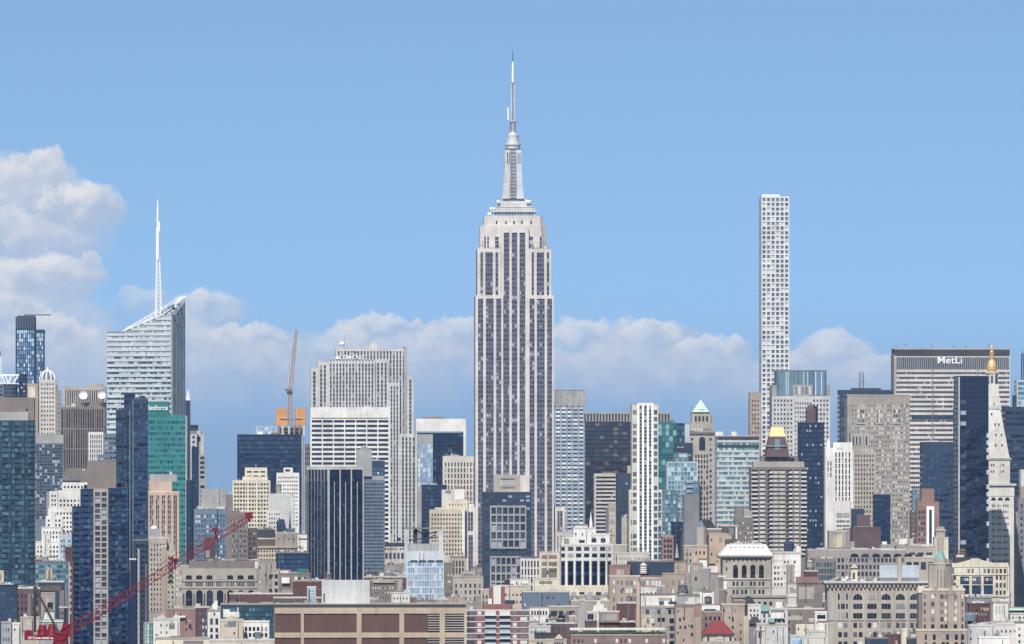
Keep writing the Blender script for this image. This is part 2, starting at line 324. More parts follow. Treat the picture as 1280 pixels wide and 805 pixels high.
        if skin:
            mb = MB(); ms = mb if not span else MB(); zb0 = b.Z(rows[-1][1]+(1-wy)*rh/2); zt0 = b.Z(yt)
            xs = [x0]+[v for ab in cols for v in ab]+[x1] if wx < 1 else [x0, xa, xb, x1]
            for k in range(0, len(xs), 2):
                if xs[k+1]-xs[k] > .02: mb.box(b.X(xs[k]), b.X(xs[k+1]), yf-t, yf-.01, zb0, zt0)
            if top > .05: mb.box(XL+.02, XR-.02, yf-t+.03, yf-.02, b.Z(rows[0][0]), zt0-.02)
            if wy < 1:
                prev = rows[0][1]
                tt = t if not span else t*.45
                for (ra, rb) in rows[1:]: ms.box(XL+.03, XR-.03, yf-tt+.04, yf-.03, b.Z(ra), b.Z(prev)); prev = rb
            b.put('facade', mb, skin)
            if span and ms.f: b.put('spandrels', ms, span)
        return w
    def window(b, xa, xb, ya, yb, g='dark', d=0., out=.06, name='window', parent=None):
        wd, hg = (xb-xa)*b.s, (yb-ya)*b.s; key = (round(wd, 2), round(hg, 2), g, name)
        if key not in _wm:
            mb = MB(); mb.box(-wd/2, wd/2, -.05, .03, -hg/2, hg/2); me = bpy.data.meshes.new(name); me.from_pydata(mb.v, [], mb.f); me.materials.append(mat('g:'+g)); _wm[key] = me
        o = bpy.data.objects.new(name, _wm[key]); COL.objects.link(o); o.parent = parent or b.root
        o.location = (b.X((xa+xb)/2), d*b.s-out, b.Z((ya+yb)/2)); return o
    def arch(b, xa, xb, yt, yb, g='dark', d=0., out=.1, name='arched_window', parent=None, flat=1.):
        r = (xb-xa)/2; xc = (xa+xb)/2; k = 8
        pts = [(xa, yb), (xb, yb)]+[(xc+r*cos(pi*i/k), yt+r*flat-r*flat*sin(pi*i/k)) for i in range(k+1)]
        mb = MB(); mb.prism([(b.X(x), b.Z(y)) for x, y in pts], d*b.s-out, d*b.s+.1); o = b.put(name, mb, 'g:'+g, parent); return o
    def clutter(b, n=4, yt=None, x0=None, x1=None, hmax=5., mats=('grey', 'lgrey', 'mgrey', 'offwhite', 'taupe'), d0=4., d1=None):
        R = b.rnd; x0 = b.x0 if x0 is None else x0; x1 = b.x1 if x1 is None else x1; zt = b.Z(yt); d1 = b.dep if d1 is None else d1
        if yt > 640: n = int(n*2.6)+2
        for i in range(n):
            w = R.uniform(.08, .26)*(x1-x0); h = R.uniform(.25, 1)*hmax; xx = R.uniform(x0+1, max(x0+1.1, x1-w-1)); dd = R.uniform(d0, max(d0+.1, d1-6)); dp = min(R.uniform(3, 9), w+3)
            mb = MB(); a, c_ = b.X(xx), b.X(xx+w); y0, y1 = dd*b.s, (dd+dp)*b.s; z1 = zt+h*b.s
            k = R.random()
            if k < .38:
                mb.box(a, c_, y0, y1, zt+.1, z1); mb.box(a-.15, c_+.15, y0-.15, y1+.15, z1, z1+.25); b.put('bulkhead', mb, R.choice(mats))
            elif k < .56:
                z1 = zt+h*b.s*.6; q = max(2, int(w/2.2)); st = (c_-a)/q
                for j in range(q): mb.box(a+j*st, a+(j+.8)*st, y0, y1, zt+.5, z1)
                mb.box(a, c_, y0+.1, y1-.1, zt+.1, zt+.48); b.put('cooling_unit', mb, R.choice(('lgrey', 'grey', 'steel')))
            elif k < .68:
                mb.frus((a+c_)/2, y0+1, zt+.1, z1+h*b.s*.3, .45, .4, 8); mb.frus((a+c_)/2+1.6, y0+1, zt+.1, z1, .4, .35, 8); b.put('flue', mb, R.choice(('mgrey', 'steel', 'dgrey')))
            elif k < .80:                     # pipe rail along the edge
                q = max(3, int((c_-a)/1.6)); st = (c_-a)/q
                for j in range(q+1): mb.box(a+j*st-.05, a+j*st+.05, y0, y0+.1, zt+.1, zt+1.25)
                for zz in (.65, 1.2): mb.box(a, c_, y0-.02, y0+.12, zt+zz, zt+zz+.09)
                b.put('railing', mb, R.choice(('lgrey', 'dgrey', 'mgrey')))
            elif k < .90:                     # bent duct
                hh = max(1.0, h*b.s*.4); mb.box(a, c_, y0, y0+1.1, zt+.4, zt+.4+hh*.6); mb.box(a, a+1.1, y0+.02, y0+1.08, zt+.4, zt+hh+.8); mb.box(c_-1.1, c_, y0+.02, y0+3, zt+.1, zt+.5); b.put('duct', mb, R.choice(('steel', 'lgrey', 'taupe')))
            else:                             # aerial
                xx_ = (a+c_)/2; mb.box(xx_-.07, xx_+.07, y0, y0+.14, zt+.1, zt+2.5+h*b.s*.8)
                for zz in (.5, .7, .9): mb.box(xx_-.7*zz, xx_+.7*zz, y0, y0+.1, zt+(2.3+h*b.s*.8)*zz, zt+(2.3+h*b.s*.8)*zz+.08)
                b.put('aerial', mb, 'dgrey')
def water_tower(xc, yb, Y, w, h, label, tank='wood', roof='wood', leg=None, ht=None):
    s = Y/F; z0 = HC+(HY-yb)*s; r = w*s/2; H = h*s; L = H*.35 if leg is None else leg*s
    e = bpy.data.objects.new('water_tower', None); COL.objects.link(e); e.location = ((xc-640)*s, Y, z0); tag(e, label, 'water tower', 'water towers standing on the roofs')
    mb = MB(); mb.frus(0, 0, L, L+(H-L)*.74, r, r*.94, 16); t = mb.build('tank', tank, e)
    hb = MB()
    for k in range(4): z = L+(H-L)*(.08+.19*k); hb.frus(0, 0, z, z+.12, r+.06, r+.05, 16)
    hb.build('hoop', 'dgrey', t)
    mb = MB(); mb.frus(0, 0, L+(H-L)*.74, L+H-L, r*1.06, .08, 16); mb.build('roof', roof, e)
    mb = MB(); mb.box(-r*.9, r*.9, -r*.9, r*.9, L-.3, L-.01); mb.build('platform', 'dgrey', e)
    for i, j in ((-1,-1),(1,-1),(1,1),(-1,1)):
        lb = MB(); lb.box(i*r*.72-.14, i*r*.72+.14, j*r*.72-.14, j*r*.72+.14, 0, L-.3); lb.bar((i*r*.72, j*r*.72, L*.15), (-j*r*.72, i*r*.72, L*.85), .1); lb.build('leg', 'dgrey', e)
    return e
def dish(xc, yc, Y, r, label, zb, m='signwhite'):
    s = Y/F; e = bpy.data.objects.new('satellite_dish', None); COL.objects.link(e); e.location = ((xc-640)*s, Y, HC+(HY-zb)*s); tag(e, label, 'satellite dish', 'satellite dishes on the roofs')
    zc = (zb-yc)*s; R_ = r*s; mb = MB(); n = 20; rings = [(R_, -.25*R_), (R_*.7, -.06*R_), (R_*.35, .05*R_), (0.02, .08*R_)]
    b0 = 0
    for rr, yy in rings:
        for i in range(n): a = 2*pi*i/n; mb.v.append((rr*cos(a), yy, zc+rr*sin(a)))
    for k in range(3):
        for i in range(n): j = (i+1) % n; mb.f.append((k*n+i, k*n+j, k*n+n+j, k*n+n+i)); mb.r.append(0)
    q = len(mb.v); 
    for rr, yy in rings:
        for i in range(n): a = 2*pi*i/n; mb.v.append((rr*cos(a), yy+.15, zc+rr*sin(a)))
    for k in range(3):
        for i in range(n): j = (i+1) % n; mb.f.append((q+k*n+n+i, q+k*n+n+j, q+k*n+j, q+k*n+i)); mb.r.append(0)
    mb.build('reflector', m, e)
    st = MB(); st.bar((0, .4, 0), (0, .4, zc), .3); st.bar((-R_*.5, .9, 0), (0, .3, zc), .18); st.bar((R_*.5, .9, 0), (0, .3, zc), .18); st.build('stand', 'mgrey', e)
    return e
# ------------------------------------------------------------------ ground
mb = MB(); mb.poly([(-7000, -3000, 0), (7000, -3000, 0), (7000, 16000, 0), (-7000, 16000, 0)]); g = mb.build('ground', 'ground'); tag(g, kind='structure')
# ------------------------------------------------------------------ the air between here and the far towers
mb = MB(); mb.box(-7050, 7050, -3050, 16050, -1, 475)
me = bpy.data.meshes.new('haze'); me.from_pydata(mb.v, [], mb.f); hm = bpy.data.materials.new('haze_air'); hm.use_nodes = True; t = hm.node_tree; t.nodes.clear()
o_ = t.nodes.new('ShaderNodeOutputMaterial'); pv = t.nodes.new('ShaderNodeVolumePrincipled'); t.links.new(pv.outputs[0], o_.inputs['Volume'])
pv.inputs['Color'].default_value = (.55, .72, 1, 1); pv.inputs['Density'].default_value = 1.8e-5; pv.inputs['Anisotropy'].default_value = 0.
me.materials.append(hm); ho = bpy.data.objects.new('haze', me); COL.objects.link(ho); tag(ho, kind='stuff')
# ================================================================== the tall skyline
# ---- art deco giant in the middle
Y0 = 4200; b = B('art_deco_skyscraper', 'giant pale limestone art deco skyscraper with stepped crown and silver mast, tallest in view', 593, 691.5, Y0, 62, cat='skyscraper')
s = b.s; yfr = 0
def strips(b, lst, y0, y1, rh, d, g='esb', skin='limestone', x0=None, x1=None, ytop=None, t=.7, span='mullion', frm=.60):
    """stone piers between glazed strips: lst = (xa, xb, panes across)"""
    R = b.rnd; s = b.s; yf = d*s; ys = []
    y = y0
    while y+rh*frm <= y1: ys.append((y+rh*(1-frm), y+rh)); y += rh
    for xa, xb, n in lst:
        c = (xb-xa)/n; mb = MB(); sp = MB()
        for ya, yb in ys:
            blind = random.Random(int(ya*10)).random() < .5
            for k in range(n):
                r = R.random()
                za, zb = b.Z(yb), b.Z(ya)
                if (blind and r < .62) or r < .05: r2 = .97; zm = za+(zb-za)*R.uniform(.25, .6)
                else: r2 = r*.86; zm = za
                a, e_ = b.X(xa+k*c+.12*c), b.X(xa+(k+1)*c-.12*c)
                if zm > za: mb.poly([(a, yf-.05, za), (e_, yf-.05, za), (e_, yf-.05, zm), (a, yf-.05, zm)], R.random()*.5)
                mb.poly([(a, yf-.05, zm), (e_, yf-.05, zm), (e_, yf-.05, zb), (a, yf-.05, zb)], r2)
        st = b.put('window_strip', mb, 'g:'+g, None, True)
        sp.box(b.X(xa)+.02, b.X(xb)-.02, yf-.03, yf+.3, b.Z(y1), b.Z(y0)); 
        for k in range(1, n): xx = b.X(xa+k*c); sp.box(xx-.09, xx+.09, yf-.3, yf-.035, b.Z(y1), b.Z(y0))
        b.put('spandrel_panel', sp, span, st)
    mb = MB(); xs = [x0]+[v for q in lst for v in q[:2]]+[x1]
    for k in range(0, len(xs), 2):
        if xs[k+1] > xs[k]: mb.box(b.X(xs[k]), b.X(xs[k+1]), yf-t, yf+.28, b.Z(y1), b.Z(ytop))
    if y0 > ytop: mb.box(b.X(x0)+.02, b.X(x1)-.02, yf-t+.02, yf+.27, b.Z(y0), b.Z(ytop)-.02)
    b.put('stone_piers', mb, skin)
cen = [(629.9, 636.8, 3), (640, 646.6, 2), (649.6, 656.8, 3)]
lw1 = [(600.6, 603.6, 1), (606.8, 616, 3), (619.4, 622.8, 1)]; rw1 = [(664.6, 667.6, 1), (671, 680.3, 3), (683.6, 686.6, 1)]
lw2 = [(597.6, 604, 2), (607.4, 617, 3), (620.3, 626.6, 2)]; rw2 = [(662, 668.2, 2), (671.2, 680.9, 3), (684, 690.2, 2)]
b.box('core', 'limed', 603, 684, 300, None, 10, 52)
b.box('centre_wall', 'limed', 628, 660.5, 300, None, 4, 10.5)
strips(b, cen, 291, 598, 5.9, 3.5, x0=626.5, x1=661, ytop=283)
b.box('centre_lower_wall', 'limestone', 622, 664, 594, None, 1.5, 4)
mb = MB()
for xa, xb, n in cen:                                  # pointed finials over the middle strips
    xc = (xa+xb)/2; mb.prism([(b.X(xa+.5), b.Z(290.8)), (b.X(xb-.5), b.Z(290.8)), (b.X(xc+.9), b.Z(287)), (b.X(xc), b.Z(284.6)), (b.X(xc-.9), b.Z(287))], 3.5*s-.9, 3.5*s-.72)
b.put('finials', mb, 'steel')
for (xa, xb, yt, yb_, l, d) in ((596.6, 626.4, 311, 369, lw1, 1.8), (660.8, 689, 311, 369, rw1, 1.8), (594.2, 629, 369, None, lw2, .6), (660.8, 692.4, 369, None, rw2, .6)):
    b.box('wing', 'limed', xa+.2, xb-.2, yt+.2, yb_, d+.4, 54)
    strips(b, l, yt+4.5, 812 if yb_ is None else yb_, 5.9, d, x0=xa, x1=xb, ytop=yt)
mb = MB()
for j in range(75):
    y = 374+j*5.9
    for k in range(9):
        ya = (6+k*5.2)*s; mb.poly([(b.X(594.4)-.1, ya+3.4*s, b.Z(y+3.6)), (b.X(594.4)-.1, ya, b.Z(y+3.6)), (b.X(594.4)-.1, ya, b.Z(y)), (b.X(594.4)-.1, ya+3.4*s, b.Z(y))], b.rnd.random())
b.put('side_windows', mb, 'g:esb', None, True)
def chamf(b, name, m, x0, x1, yt, yb, d0, d1, c, parent=None):
    s = b.s; X0, X1, A, E = b.X(x0), b.X(x1), d0*s, d1*s; C_ = c*s; mb = MB()
    pts = [(X0+C_, A), (X1-C_, A), (X1, A+C_), (X1, E-C_), (X1-C_, E), (X0+C_, E), (X0, E-C_), (X0, A+C_)]; n = len(pts)
    za, zb = b.Z(yb), b.Z(yt); mb.v = [(x, y, za) for x, y in pts]+[(x, y, zb) for x, y in pts]
    for i in range(n): j = (i+1) % n; mb.f.append((i, j, n+j, n+i)); mb.r.append(0)
    mb.f.append(tuple(range(n, 2*n))); mb.r.append(0); return b.put(name, mb, m, parent)
chamf(b, 'crown_tier', 'limestone', 600.5, 683.5, 281.5, 314, 7, 50, 7)
chamf(b, 'crown_tier', 'limestone', 605.5, 679.5, 269.5, 281.5, 9, 48, 4)
mb = MB()
for (xa, xb) in ((605.5, 607.5), (609.3, 611.2), (619, 623.6), (662, 666.4), (675, 677)):
    q = MB()
    for k in range(3): q.box(b.X(xa), b.X(xb), 7*s-.3, 7*s+.1, b.Z(299.5+k*5), b.Z(295.5+k*5), b.rnd.random())
    b.put('crown_window', q, 'g:esb', None, True)
for x in (621, 632.8, 643, 652.8, 664.4): b.window(x-.9, x+.9, 275.6, 279.6, 'dim', 9, .15, 'crown_window')
for k in range(18):                                     # broadcast gear standing on the setbacks
    x = b.rnd.choice((b.rnd.uniform(597, 604), b.rnd.uniform(606, 625), b.rnd.uniform(662, 676), b.rnd.uniform(681, 688))); h = b.rnd.uniform(1, 4); q = MB()
    q.box(b.X(x), b.X(x)+.5, 4*s, 4*s+.5, b.Z(311), b.Z(311-h)); q.box(b.X(x)-.3, b.X(x)+.9, 4*s-.1, 4*s+.6, b.Z(311-h*.6), b.Z(311-h)); b.put('antenna_panel', q, b.rnd.choice(('signwhite', 'mgrey', 'lgrey')))
# observation level and stepped metal base
mc = b.Z; cyd = 28*s; 
mb = MB()
for k in range(15): x = 617+k*3.6; mb.box(b.X(x), b.X(x+1.6), 13*s, 13*s+1, b.Z(269.5), b.Z(264.5))
mb.box(b.X(618), b.X(668.5), 13*s+1, 42*s, b.Z(269.6), b.Z(264.4)); b.put('observation_deck', mb, 'paleblue')
for (xa, xb, yt, yb_, d, m) in ((614.5, 671.5, 262.6, 264.6, 11, 'steel'), (617.5, 669.5, 258.6, 262.4, 12.5, 'lgrey'), (620, 670, 257.8, 258.6, 12, 'steel'), (623, 665, 253.8, 257.8, 15, 'lgrey'), (625.2, 661.5, 250.6, 253.6, 17, 'steel'), (627.5, 659.5, 247.6, 250.6, 18.5, 'lgrey')):
    b.box('mast_base_step', m, xa, xb, yt, yb_, d, 56-d)
for k in range(10):
    x = b.rnd.choice((b.rnd.uniform(611, 626), b.rnd.uniform(658, 672))); y = 269 if x < 614 or x > 669 else (262.6 if x < 620 or x > 664 else 253.6); q = MB()
    q.lathe(b.X(x), 12*s, [(.01, b.Z(y)), (.8, b.Z(y)+.6), (.9, b.Z(y)+1.5), (.5, b.Z(y)+2.2), (.01, b.Z(y)+2.4)], 8); b.put('radome', q, 'signwhite')
mx = b.X(642.2)
def ring(name, m, prof, n=20, x=None): q = MB(); q.lathe(mx if x is None else b.X(x), cyd, [(r*s, b.Z(y)) for r, y in prof], n); return b.put(name, q, m)
ring('mast_shaft', 'steel', [(12.2, 247.6), (10.4, 232), (9.2, 214), (8.8, 186)], 24)
for a in (-1, 1):                                        # flared buttress fins
    for q_ in (0, 1):
        mbq = MB(); X0 = mx; 
        pr = [(13.6, 247.6), (11.9, 232), (10.9, 218), (10.4, 206), (10.1, 186.4), (4.0, 186.4), (4.4, 247.6)]
        pts = [(X0+a*r*s, b.Z(y)) for r, y in pr]
        if a > 0: pts = pts[::-1]
        mbq.prism(pts, cyd-13.2*s if q_ == 0 else cyd+6*s, cyd-6.5*s if q_ == 0 else cyd+9*s); b.put('mast_buttress', mbq, 'steel' if a > 0 else 'lgrey')  # left fins duller than the right: shade put into the colour
mb = MB(); mb.box(mx-3.6*s, mx+3.6*s, cyd-12.6*s, cyd-8*s, b.Z(247.4), b.Z(186)); mm = b.put('mast_glazing', mb, 'g:slate')
mb = MB()
for k in (-3.6, -1.8, 0, 1.8, 3.2): mb.box(mx+k*s, mx+(k+.5)*s, cyd-13.1*s, cyd-12.62*s, b.Z(247), b.Z(186))
for k in range(14): mb.box(mx-3.6*s, mx+3.6*s, cyd-12.9*s, cyd-12.61*s, b.Z(246-k*4.4), b.Z(245.4-k*4.4))
b.put('mullions', mb, 'steel', mm)
for x in (634.4, 636.6, 647.6, 650.2):
    mb = MB(); mb.box(b.X(x), b.X(x+.9), cyd-13.4*s, cyd-9.4*s, b.Z(204), b.Z(190)); b.put('mast_slot', mb, 'g:dim')
ring('mast_ring', 'dgrey', [(8.4, 187), (10.2, 186), (10.2, 184.6), (8.6, 184.4)])
ring('mast_ring', 'steel', [(8.6, 184.4), (8.8, 180.5), (9.8, 180.3), (9.8, 177.4), (8, 177)])
ring('mast_ring', 'lgrey', [(9.9, 180.4), (10.1, 179.6), (10.1, 178.8), (9.9, 178.4)])
ring('mast_dome', 'steel', [(7.6, 177.2), (7.6, 168.8), (8.0, 168.6), (8.0, 167.6), (6.4, 167.2), (5.4, 165.6), (4.2, 164.2)])
ring('antenna_base', 'lgrey', [(3.8, 164.6), (3.3, 160), (3.3, 151), (4.4, 150.6), (4.4, 149.2), (2.6, 149)])
q = MB()
for k in range(5): q.box(mx-3.5*s, mx+3.5*s, cyd-3.5*s, cyd+3.5*s, b.Z(162-k*2.4), b.Z(161.4-k*2.4))
b.put('antenna_collar', q, 'mgrey')
q = MB()
for i, j in ((-1,-1),(1,-1),(1,1),(-1,1)): q.box(mx+(i*2-.35)*s, mx+(i*2+.35)*s, cyd+(j*2-.35)*s, cyd+(j*2+.35)*s, b.Z(149.2), b.Z(102))
for k in range(11):
    za, zb = b.Z(149-k*4.2), b.Z(144.8-k*4.2); sg = 1 if k % 2 else -1
    q.bar((mx-sg*2*s, cyd-2*s, za), (mx+sg*2*s, cyd-2*s, zb), .35); q.box(mx-2.2*s, mx+2.2*s, cyd-2.2*s, cyd+2.2*s, zb-.2, zb)
b.put('antenna_lattice', q, 'steel')
ring('antenna_core', 'mgrey', [(1.0, 149), (1.0, 102)], 8)
ring('antenna_ring', 'mgrey', [(2.6, 102.6), (2.9, 101.8), (1.2, 101)], 12)
ring('antenna_pole', 'signwhite', [(1.35, 102), (1.3, 90), (1.05, 76), (.8, 75)], 10)
ring('antenna_tip', 'dgrey', [(.55, 75.2), (.4, 66), (.12, 58)], 6)
q = MB(); q.box(b.X(636), mx, cyd-.3, cyd+.3, b.Z(147.6), b.Z(147)); q.box(b.X(636), mx, cyd-.3, cyd+.3, b.Z(139.6), b.Z(139)); b.put('antenna_bracket', q, 'steel')
ring('side_antenna', 'signwhite', [(1.0, 148), (1.0, 132.4)], 8, 636.4)
for xa, xb, yt in ((576, 594.6, 664), (582, 594.4, 634), (691.8, 715, 665), (694, 706.5, 634)):
    left = xb < 600
    bb = b.box('base_wing', 'limed', xa, xb, yt, None, 3.2 if yt == 664 else 6, 60)
    strips(b, [(xa+3, xa+6, 1), (xb-6, xb-3, 1)] if xb-xa < 14 else [(xa+3, xa+6.4, 1), (xa+9.5, xa+12.5, 1), (xb-6, xb-3.4, 1)], yt+5, 760, 5.9, (3.2 if yt == 664 else 6)-.4, x0=xa, x1=xb, ytop=yt)

# ---- white grid pencil tower
b = B('pencil_tower', 'very slender white concrete grid tower with square windows standing alone at the right', 948.5, 986.5, 6050, 37, cat='skyscraper')
b.mass('offwhite', 245.5, nx=6, rh=5.93, wx=.68, wy=.68, g='park', mg=.4, top=1.2, skin='white', t=.9, wb=600, mode='each', roof='roofpale')
q = MB(); q.box(b.X(953), b.X(975), 4, 20, b.Z(245), b.Z(243)); b.put('roof_cradle', q, 'signwhite')

# ---- spired glass tower with sloped top, left
b = B('crystal_glass_tower', 'faceted pale glass tower with sloping crown and tall white spire, left', 132.5, 228, 4850, corner=214.5, yaw=-16, cat='skyscraper')
k = 1/cos(radians(16)); X0 = -82*k; sc = lambda px: (px-214.5)*k
b.poly('front_volume', 'bluegrey', [(sc(132.5), None), (0, None), (0, 384), (sc(203), 393), (sc(152), 414), (sc(132.5), 414)], 0, 45)
b.poly('east_volume', 'bluegrey', [(sc(150), None), (-.2, None), (-.2, 390), (sc(152), 414.5)], .1, 44)
R = b.rnd
def slant(y):                                # right-hand limit of the front face and left limit of each band, px
    xl = 132.5 if y >= 414 else 152+(414-y)/21*51
    return xl, 214.3
y = 387.
while y < 700:
    xl, xr = slant(y); up_ = y < 440; hh = 3.1 if up_ else 2.9
    n = max(2, int((xr-xl)/3.0)); mb = MB(); cw_ = (xr-xl)/n; fam = 'bofa' if up_ else 'grid'
    lit_ = R.random()
    i = 0
    mode_ = R.random()
    while i < n:
        ln = 1 if up_ else R.choice((1, 1, 1, 2)); a, e_ = xl+i*cw_, xl+min(n, i+ln)*cw_; 
        if not up_ and R.random() < .06: mode_ = R.random()
        fr_ = 1. if up_ or mode_ < .5 else R.choice((.25, .5, 1))
        za, zb = b.Z(y+hh), b.Z(y+hh*(1-fr_)) if not up_ else b.Z(y)
        mb.poly([(b.X(sc(a))+.15, -.3, za), (b.X(sc(e_))-.15, -.3, za), (b.X(sc(e_))-.15, -.3, zb), (b.X(sc(a))+.15, -.3, zb)], R.random()); i += ln
    b.put('window_row', mb, 'g:'+fam, None, True)
    y += 6.45
mb = MB(); 
y = 390.1
while y < 700:                              # pale spandrel bands of the front
    xl, xr = slant(y); hh = 3.4
    mb.box(b.X(sc(xl)), b.X(sc(xr)), -.9, -.25, b.Z(y+hh), b.Z(y)); y += 6.45
b.put('spandrels', mb, 'paneltint')
for px in (150, 158, 166.5, 175, 183.5, 192, 200.5, 209, 214.2): 
    q = MB(); yt_ = 414 if px < 153 else 414-(px-152)/51*21; q.box(b.X(sc(px))-.12, b.X(sc(px))+.12, -1.05, -.2, b.Z(700), b.Z(max(yt_, 389)+1)); b.put('mullion', q, 'paleblue')
# east face: diagonal-topped glass with vertical lines
D = b.dep*b.s
mb = MB(); mb.v = [(0, 0, 0), (0, D, 0), (0, D, b.Z(369)), (0, 0, b.Z(391)), (-4, 0, 0), (-4, D, 0), (-4, D, b.Z(369)), (-4, 0, b.Z(391))]
mb.f = [(0,1,2,3), (7,6,5,4), (3,2,6,7), (1,5,6,2), (0,3,7,4)]; mb.r = [.2]*5; b.put('east_glass_wall', mb, 'g:skyg', None, True)
mb = MB(); n = 9
for i in range(n+1):
    yy = D*i/n; zt = b.Z(391)+(b.Z(369)-b.Z(391))*i/n; mb.box(.02, .7, yy-.22, yy+.22, 0, zt)
for j in range(55):
    z = b.Z(395+j*6.45); mb.box(.02, .3, 0, D, z-.25, z+.25)
b.put('east_fins', mb, 'paleblue')
q = MB()                                     # open steel crown behind the slope
def P3(px, y, d): return (b.X(sc(px)), d*b.s, b.Z(y))
for d in (6, 22):
    q.bar(P3(152, 412, d), P3(226, 370, d), .55)
    for i in range(11):
        px = 153+i*5; q.bar(P3(px, 413-(px-152)*.40, d), P3(px+2.5, 410-(px-152)*.56, d), .35); q.bar(P3(px+2.5, 410-(px-152)*.56, d), P3(px+5, 411-(px-152)*.40, d), .3)
for i in range(8):
    px = 156+i*7.2; q.bar(P3(px, 411-(px-152)*.6, 6), P3(px, 408-(px-152)*.6, 22), .5)
b.put('crown_trusses', q, 'signwhite')
b.poly('crown_screen', 'bluegrey', [(sc(197), 396), (sc(213), 389), (sc(213), 379), (sc(197), 388)], 14, 15)
b.poly('parapet_rim', 'signwhite', [(sc(151), 414.6), (sc(203), 393.6), (0.4, 385), (.4, 384), (sc(203), 392.4), (sc(152), 413.2)], -.4, 1.0)
b.poly('crown_rim', 'signwhite', [(sc(200), 385.6), (.4, 378.4), (sc(224), 370.0), (sc(224), 369.0), (.4, 376.8), (sc(200), 384.2)], 24, 25)
q = MB(); sx, sy_ = b.X(sc(190)), 20*b.s
zA, zB = b.Z(394), b.Z(322)
for i in range(3):
    a = 2*pi*i/3+.5; q.bar((sx+5.2*.6*cos(a), sy_+3.1*sin(a), zA), (sx+1.5*cos(a), sy_+1.5*sin(a), zB), .8)
for k in range(14):
    t0, t1 = k/14, (k+1)/14
    for i in range(3):
        a, a2 = 2*pi*i/3+.5, 2*pi*((i+1) % 3)/3+.5; r0, r1 = 3.1-1.6*t0, 3.1-1.6*t1
        q.bar((sx+r0*cos(a), sy_+r0*sin(a), zA+(zB-zA)*t0), (sx+r1*cos(a2), sy_+r1*sin(a2), zA+(zB-zA)*t1), .4)
b.put('spire_lattice', q, 'signwhite')
q = MB(); q.lathe(sx, sy_, [(1.5, zB-1), (1.35, b.Z(285)), (.9, b.Z(284)), (.8, b.Z(262)), (.3, b.Z(248))], 10); b.put('spire_needle', q, 'signwhite')
q = MB(); q.box(sx+1.1, sx+2, sy_-.3, sy_+.3, b.Z(288), b.Z(276)); b.put('spire_antenna', q, 'signwhite')

# ---- pale stepped slab, left of centre
b = B('stepped_limestone_slab', 'long pale grey stepped slab tower with narrow vertical window slits and roof dishes', 387, 521, 5400, 60, cat='skyscraper')
kw = dict(rh=5.3, wx=.50, wy=.74, g='dim', mode='col', top=4, wb=690, roof='roofgrey', sides=False, t=.6, skin='lgrey', span='grey')
b.mass('grey', 460, 388.5, 397.5, 3, cw=4.1, **kw); b.mass('grey', 452, 397.5, 410, 2, cw=4.1, **kw); b.mass('grey', 450, 410, 469, 1, cw=4.1, **kw)
b.mass('grey', 436, 420, 508.3, 8, cw=4.0, **{**kw, 'wy': .8, 'top': 2}); b.mass('grey', 433, 505, 509, 6.4, roof=None)
b.mass('grey', 470, 509, 517.2, 4, cw=3.9, **kw); b.mass('grey', 449, 469, 486, 4.5, cw=4.1, **kw)
b.mass('grey', 478, 486, 500, 3, cw=4.1, **kw); b.mass('grey', 542, 500, 520.8, 1.6, cw=4, **kw)
q = MB()
for i in range(22):
    x = 411+i*2.6; q.box(b.X(x), b.X(x+1.2), 1.5*b.s, 1.9*b.s, b.Z(450), b.Z(450-b.rnd.uniform(.8, 3.)))
b.put('setback_equipment', q, 'lgrey')
text('COMCAST', 424, 456, 446.6, 4.6, b, 'signwhite', out=-.6)
for k, (m_, a) in enumerate((('cream', 165), ('orange', 138), ('brick', 108), ('plum', 72), ('royal', 42), ('green', 15))):
    q = MB(); x_, z_ = b.X(443.2), b.Z(442.6); ca, sa = cos(radians(a)), sin(radians(a)); q.prism([(x_, z_), (x_+2.6*ca+.75*sa, z_+2.6*sa-.75*ca), (x_+3.2*ca, z_+3.2*sa), (x_+2.6*ca-.75*sa, z_+2.6*sa+.75*ca)], .2, .5); b.put('bird_logo_feather', q, m_)
b.box('roof_parapet', 'bluegrey', 410, 468, 449.6, 451.4, .2, .9); b.box('penthouse', 'lgrey', 461, 472, 430, 436, 12, 30); b.box('penthouse', 'sand', 463, 469, 427, 430, 14, 26)
q = MB(); q.lathe(b.X(427.6), 16*b.s, [(.3, b.Z(436)), (.3, b.Z(432)), (1.6, b.Z(432)), (2.6, b.Z(430)), (2.2, b.Z(428)), (.9, b.Z(427)), (.02, b.Z(426.8))], 14); b.put('radome', q, 'signwhite')
q = MB(); q.box(b.X(431), b.X(431.4), 12*b.s, 12*b.s+.4, b.Z(436), b.Z(418)); b.put('antenna_rod', q, 'mgrey')
dish(421.6, 446.6, 5403, 2.2, 'small white dish low on the left shoulder of the pale stepped slab', 450)

# ---- white grid office block
b = B('white_grid_office', 'bright white office block with seven bays of dark ribbon windows and blank top band', 387, 487.5, 4800, 45, cat='office tower')
b.mass('navy', 509, nx=7, rh=5.85, wx=.90, wy=.56, g='navy', mg=1.4, top=14.8, skin='white', t=.9, wb=700, mode='row', roof='roofpale')
b.box('slot', 'dgrey', 389.5, 485, 522.2, 523.2, -1.6/b.s*.62, .1)
b.clutter(4, 509, 441, 473, 3)

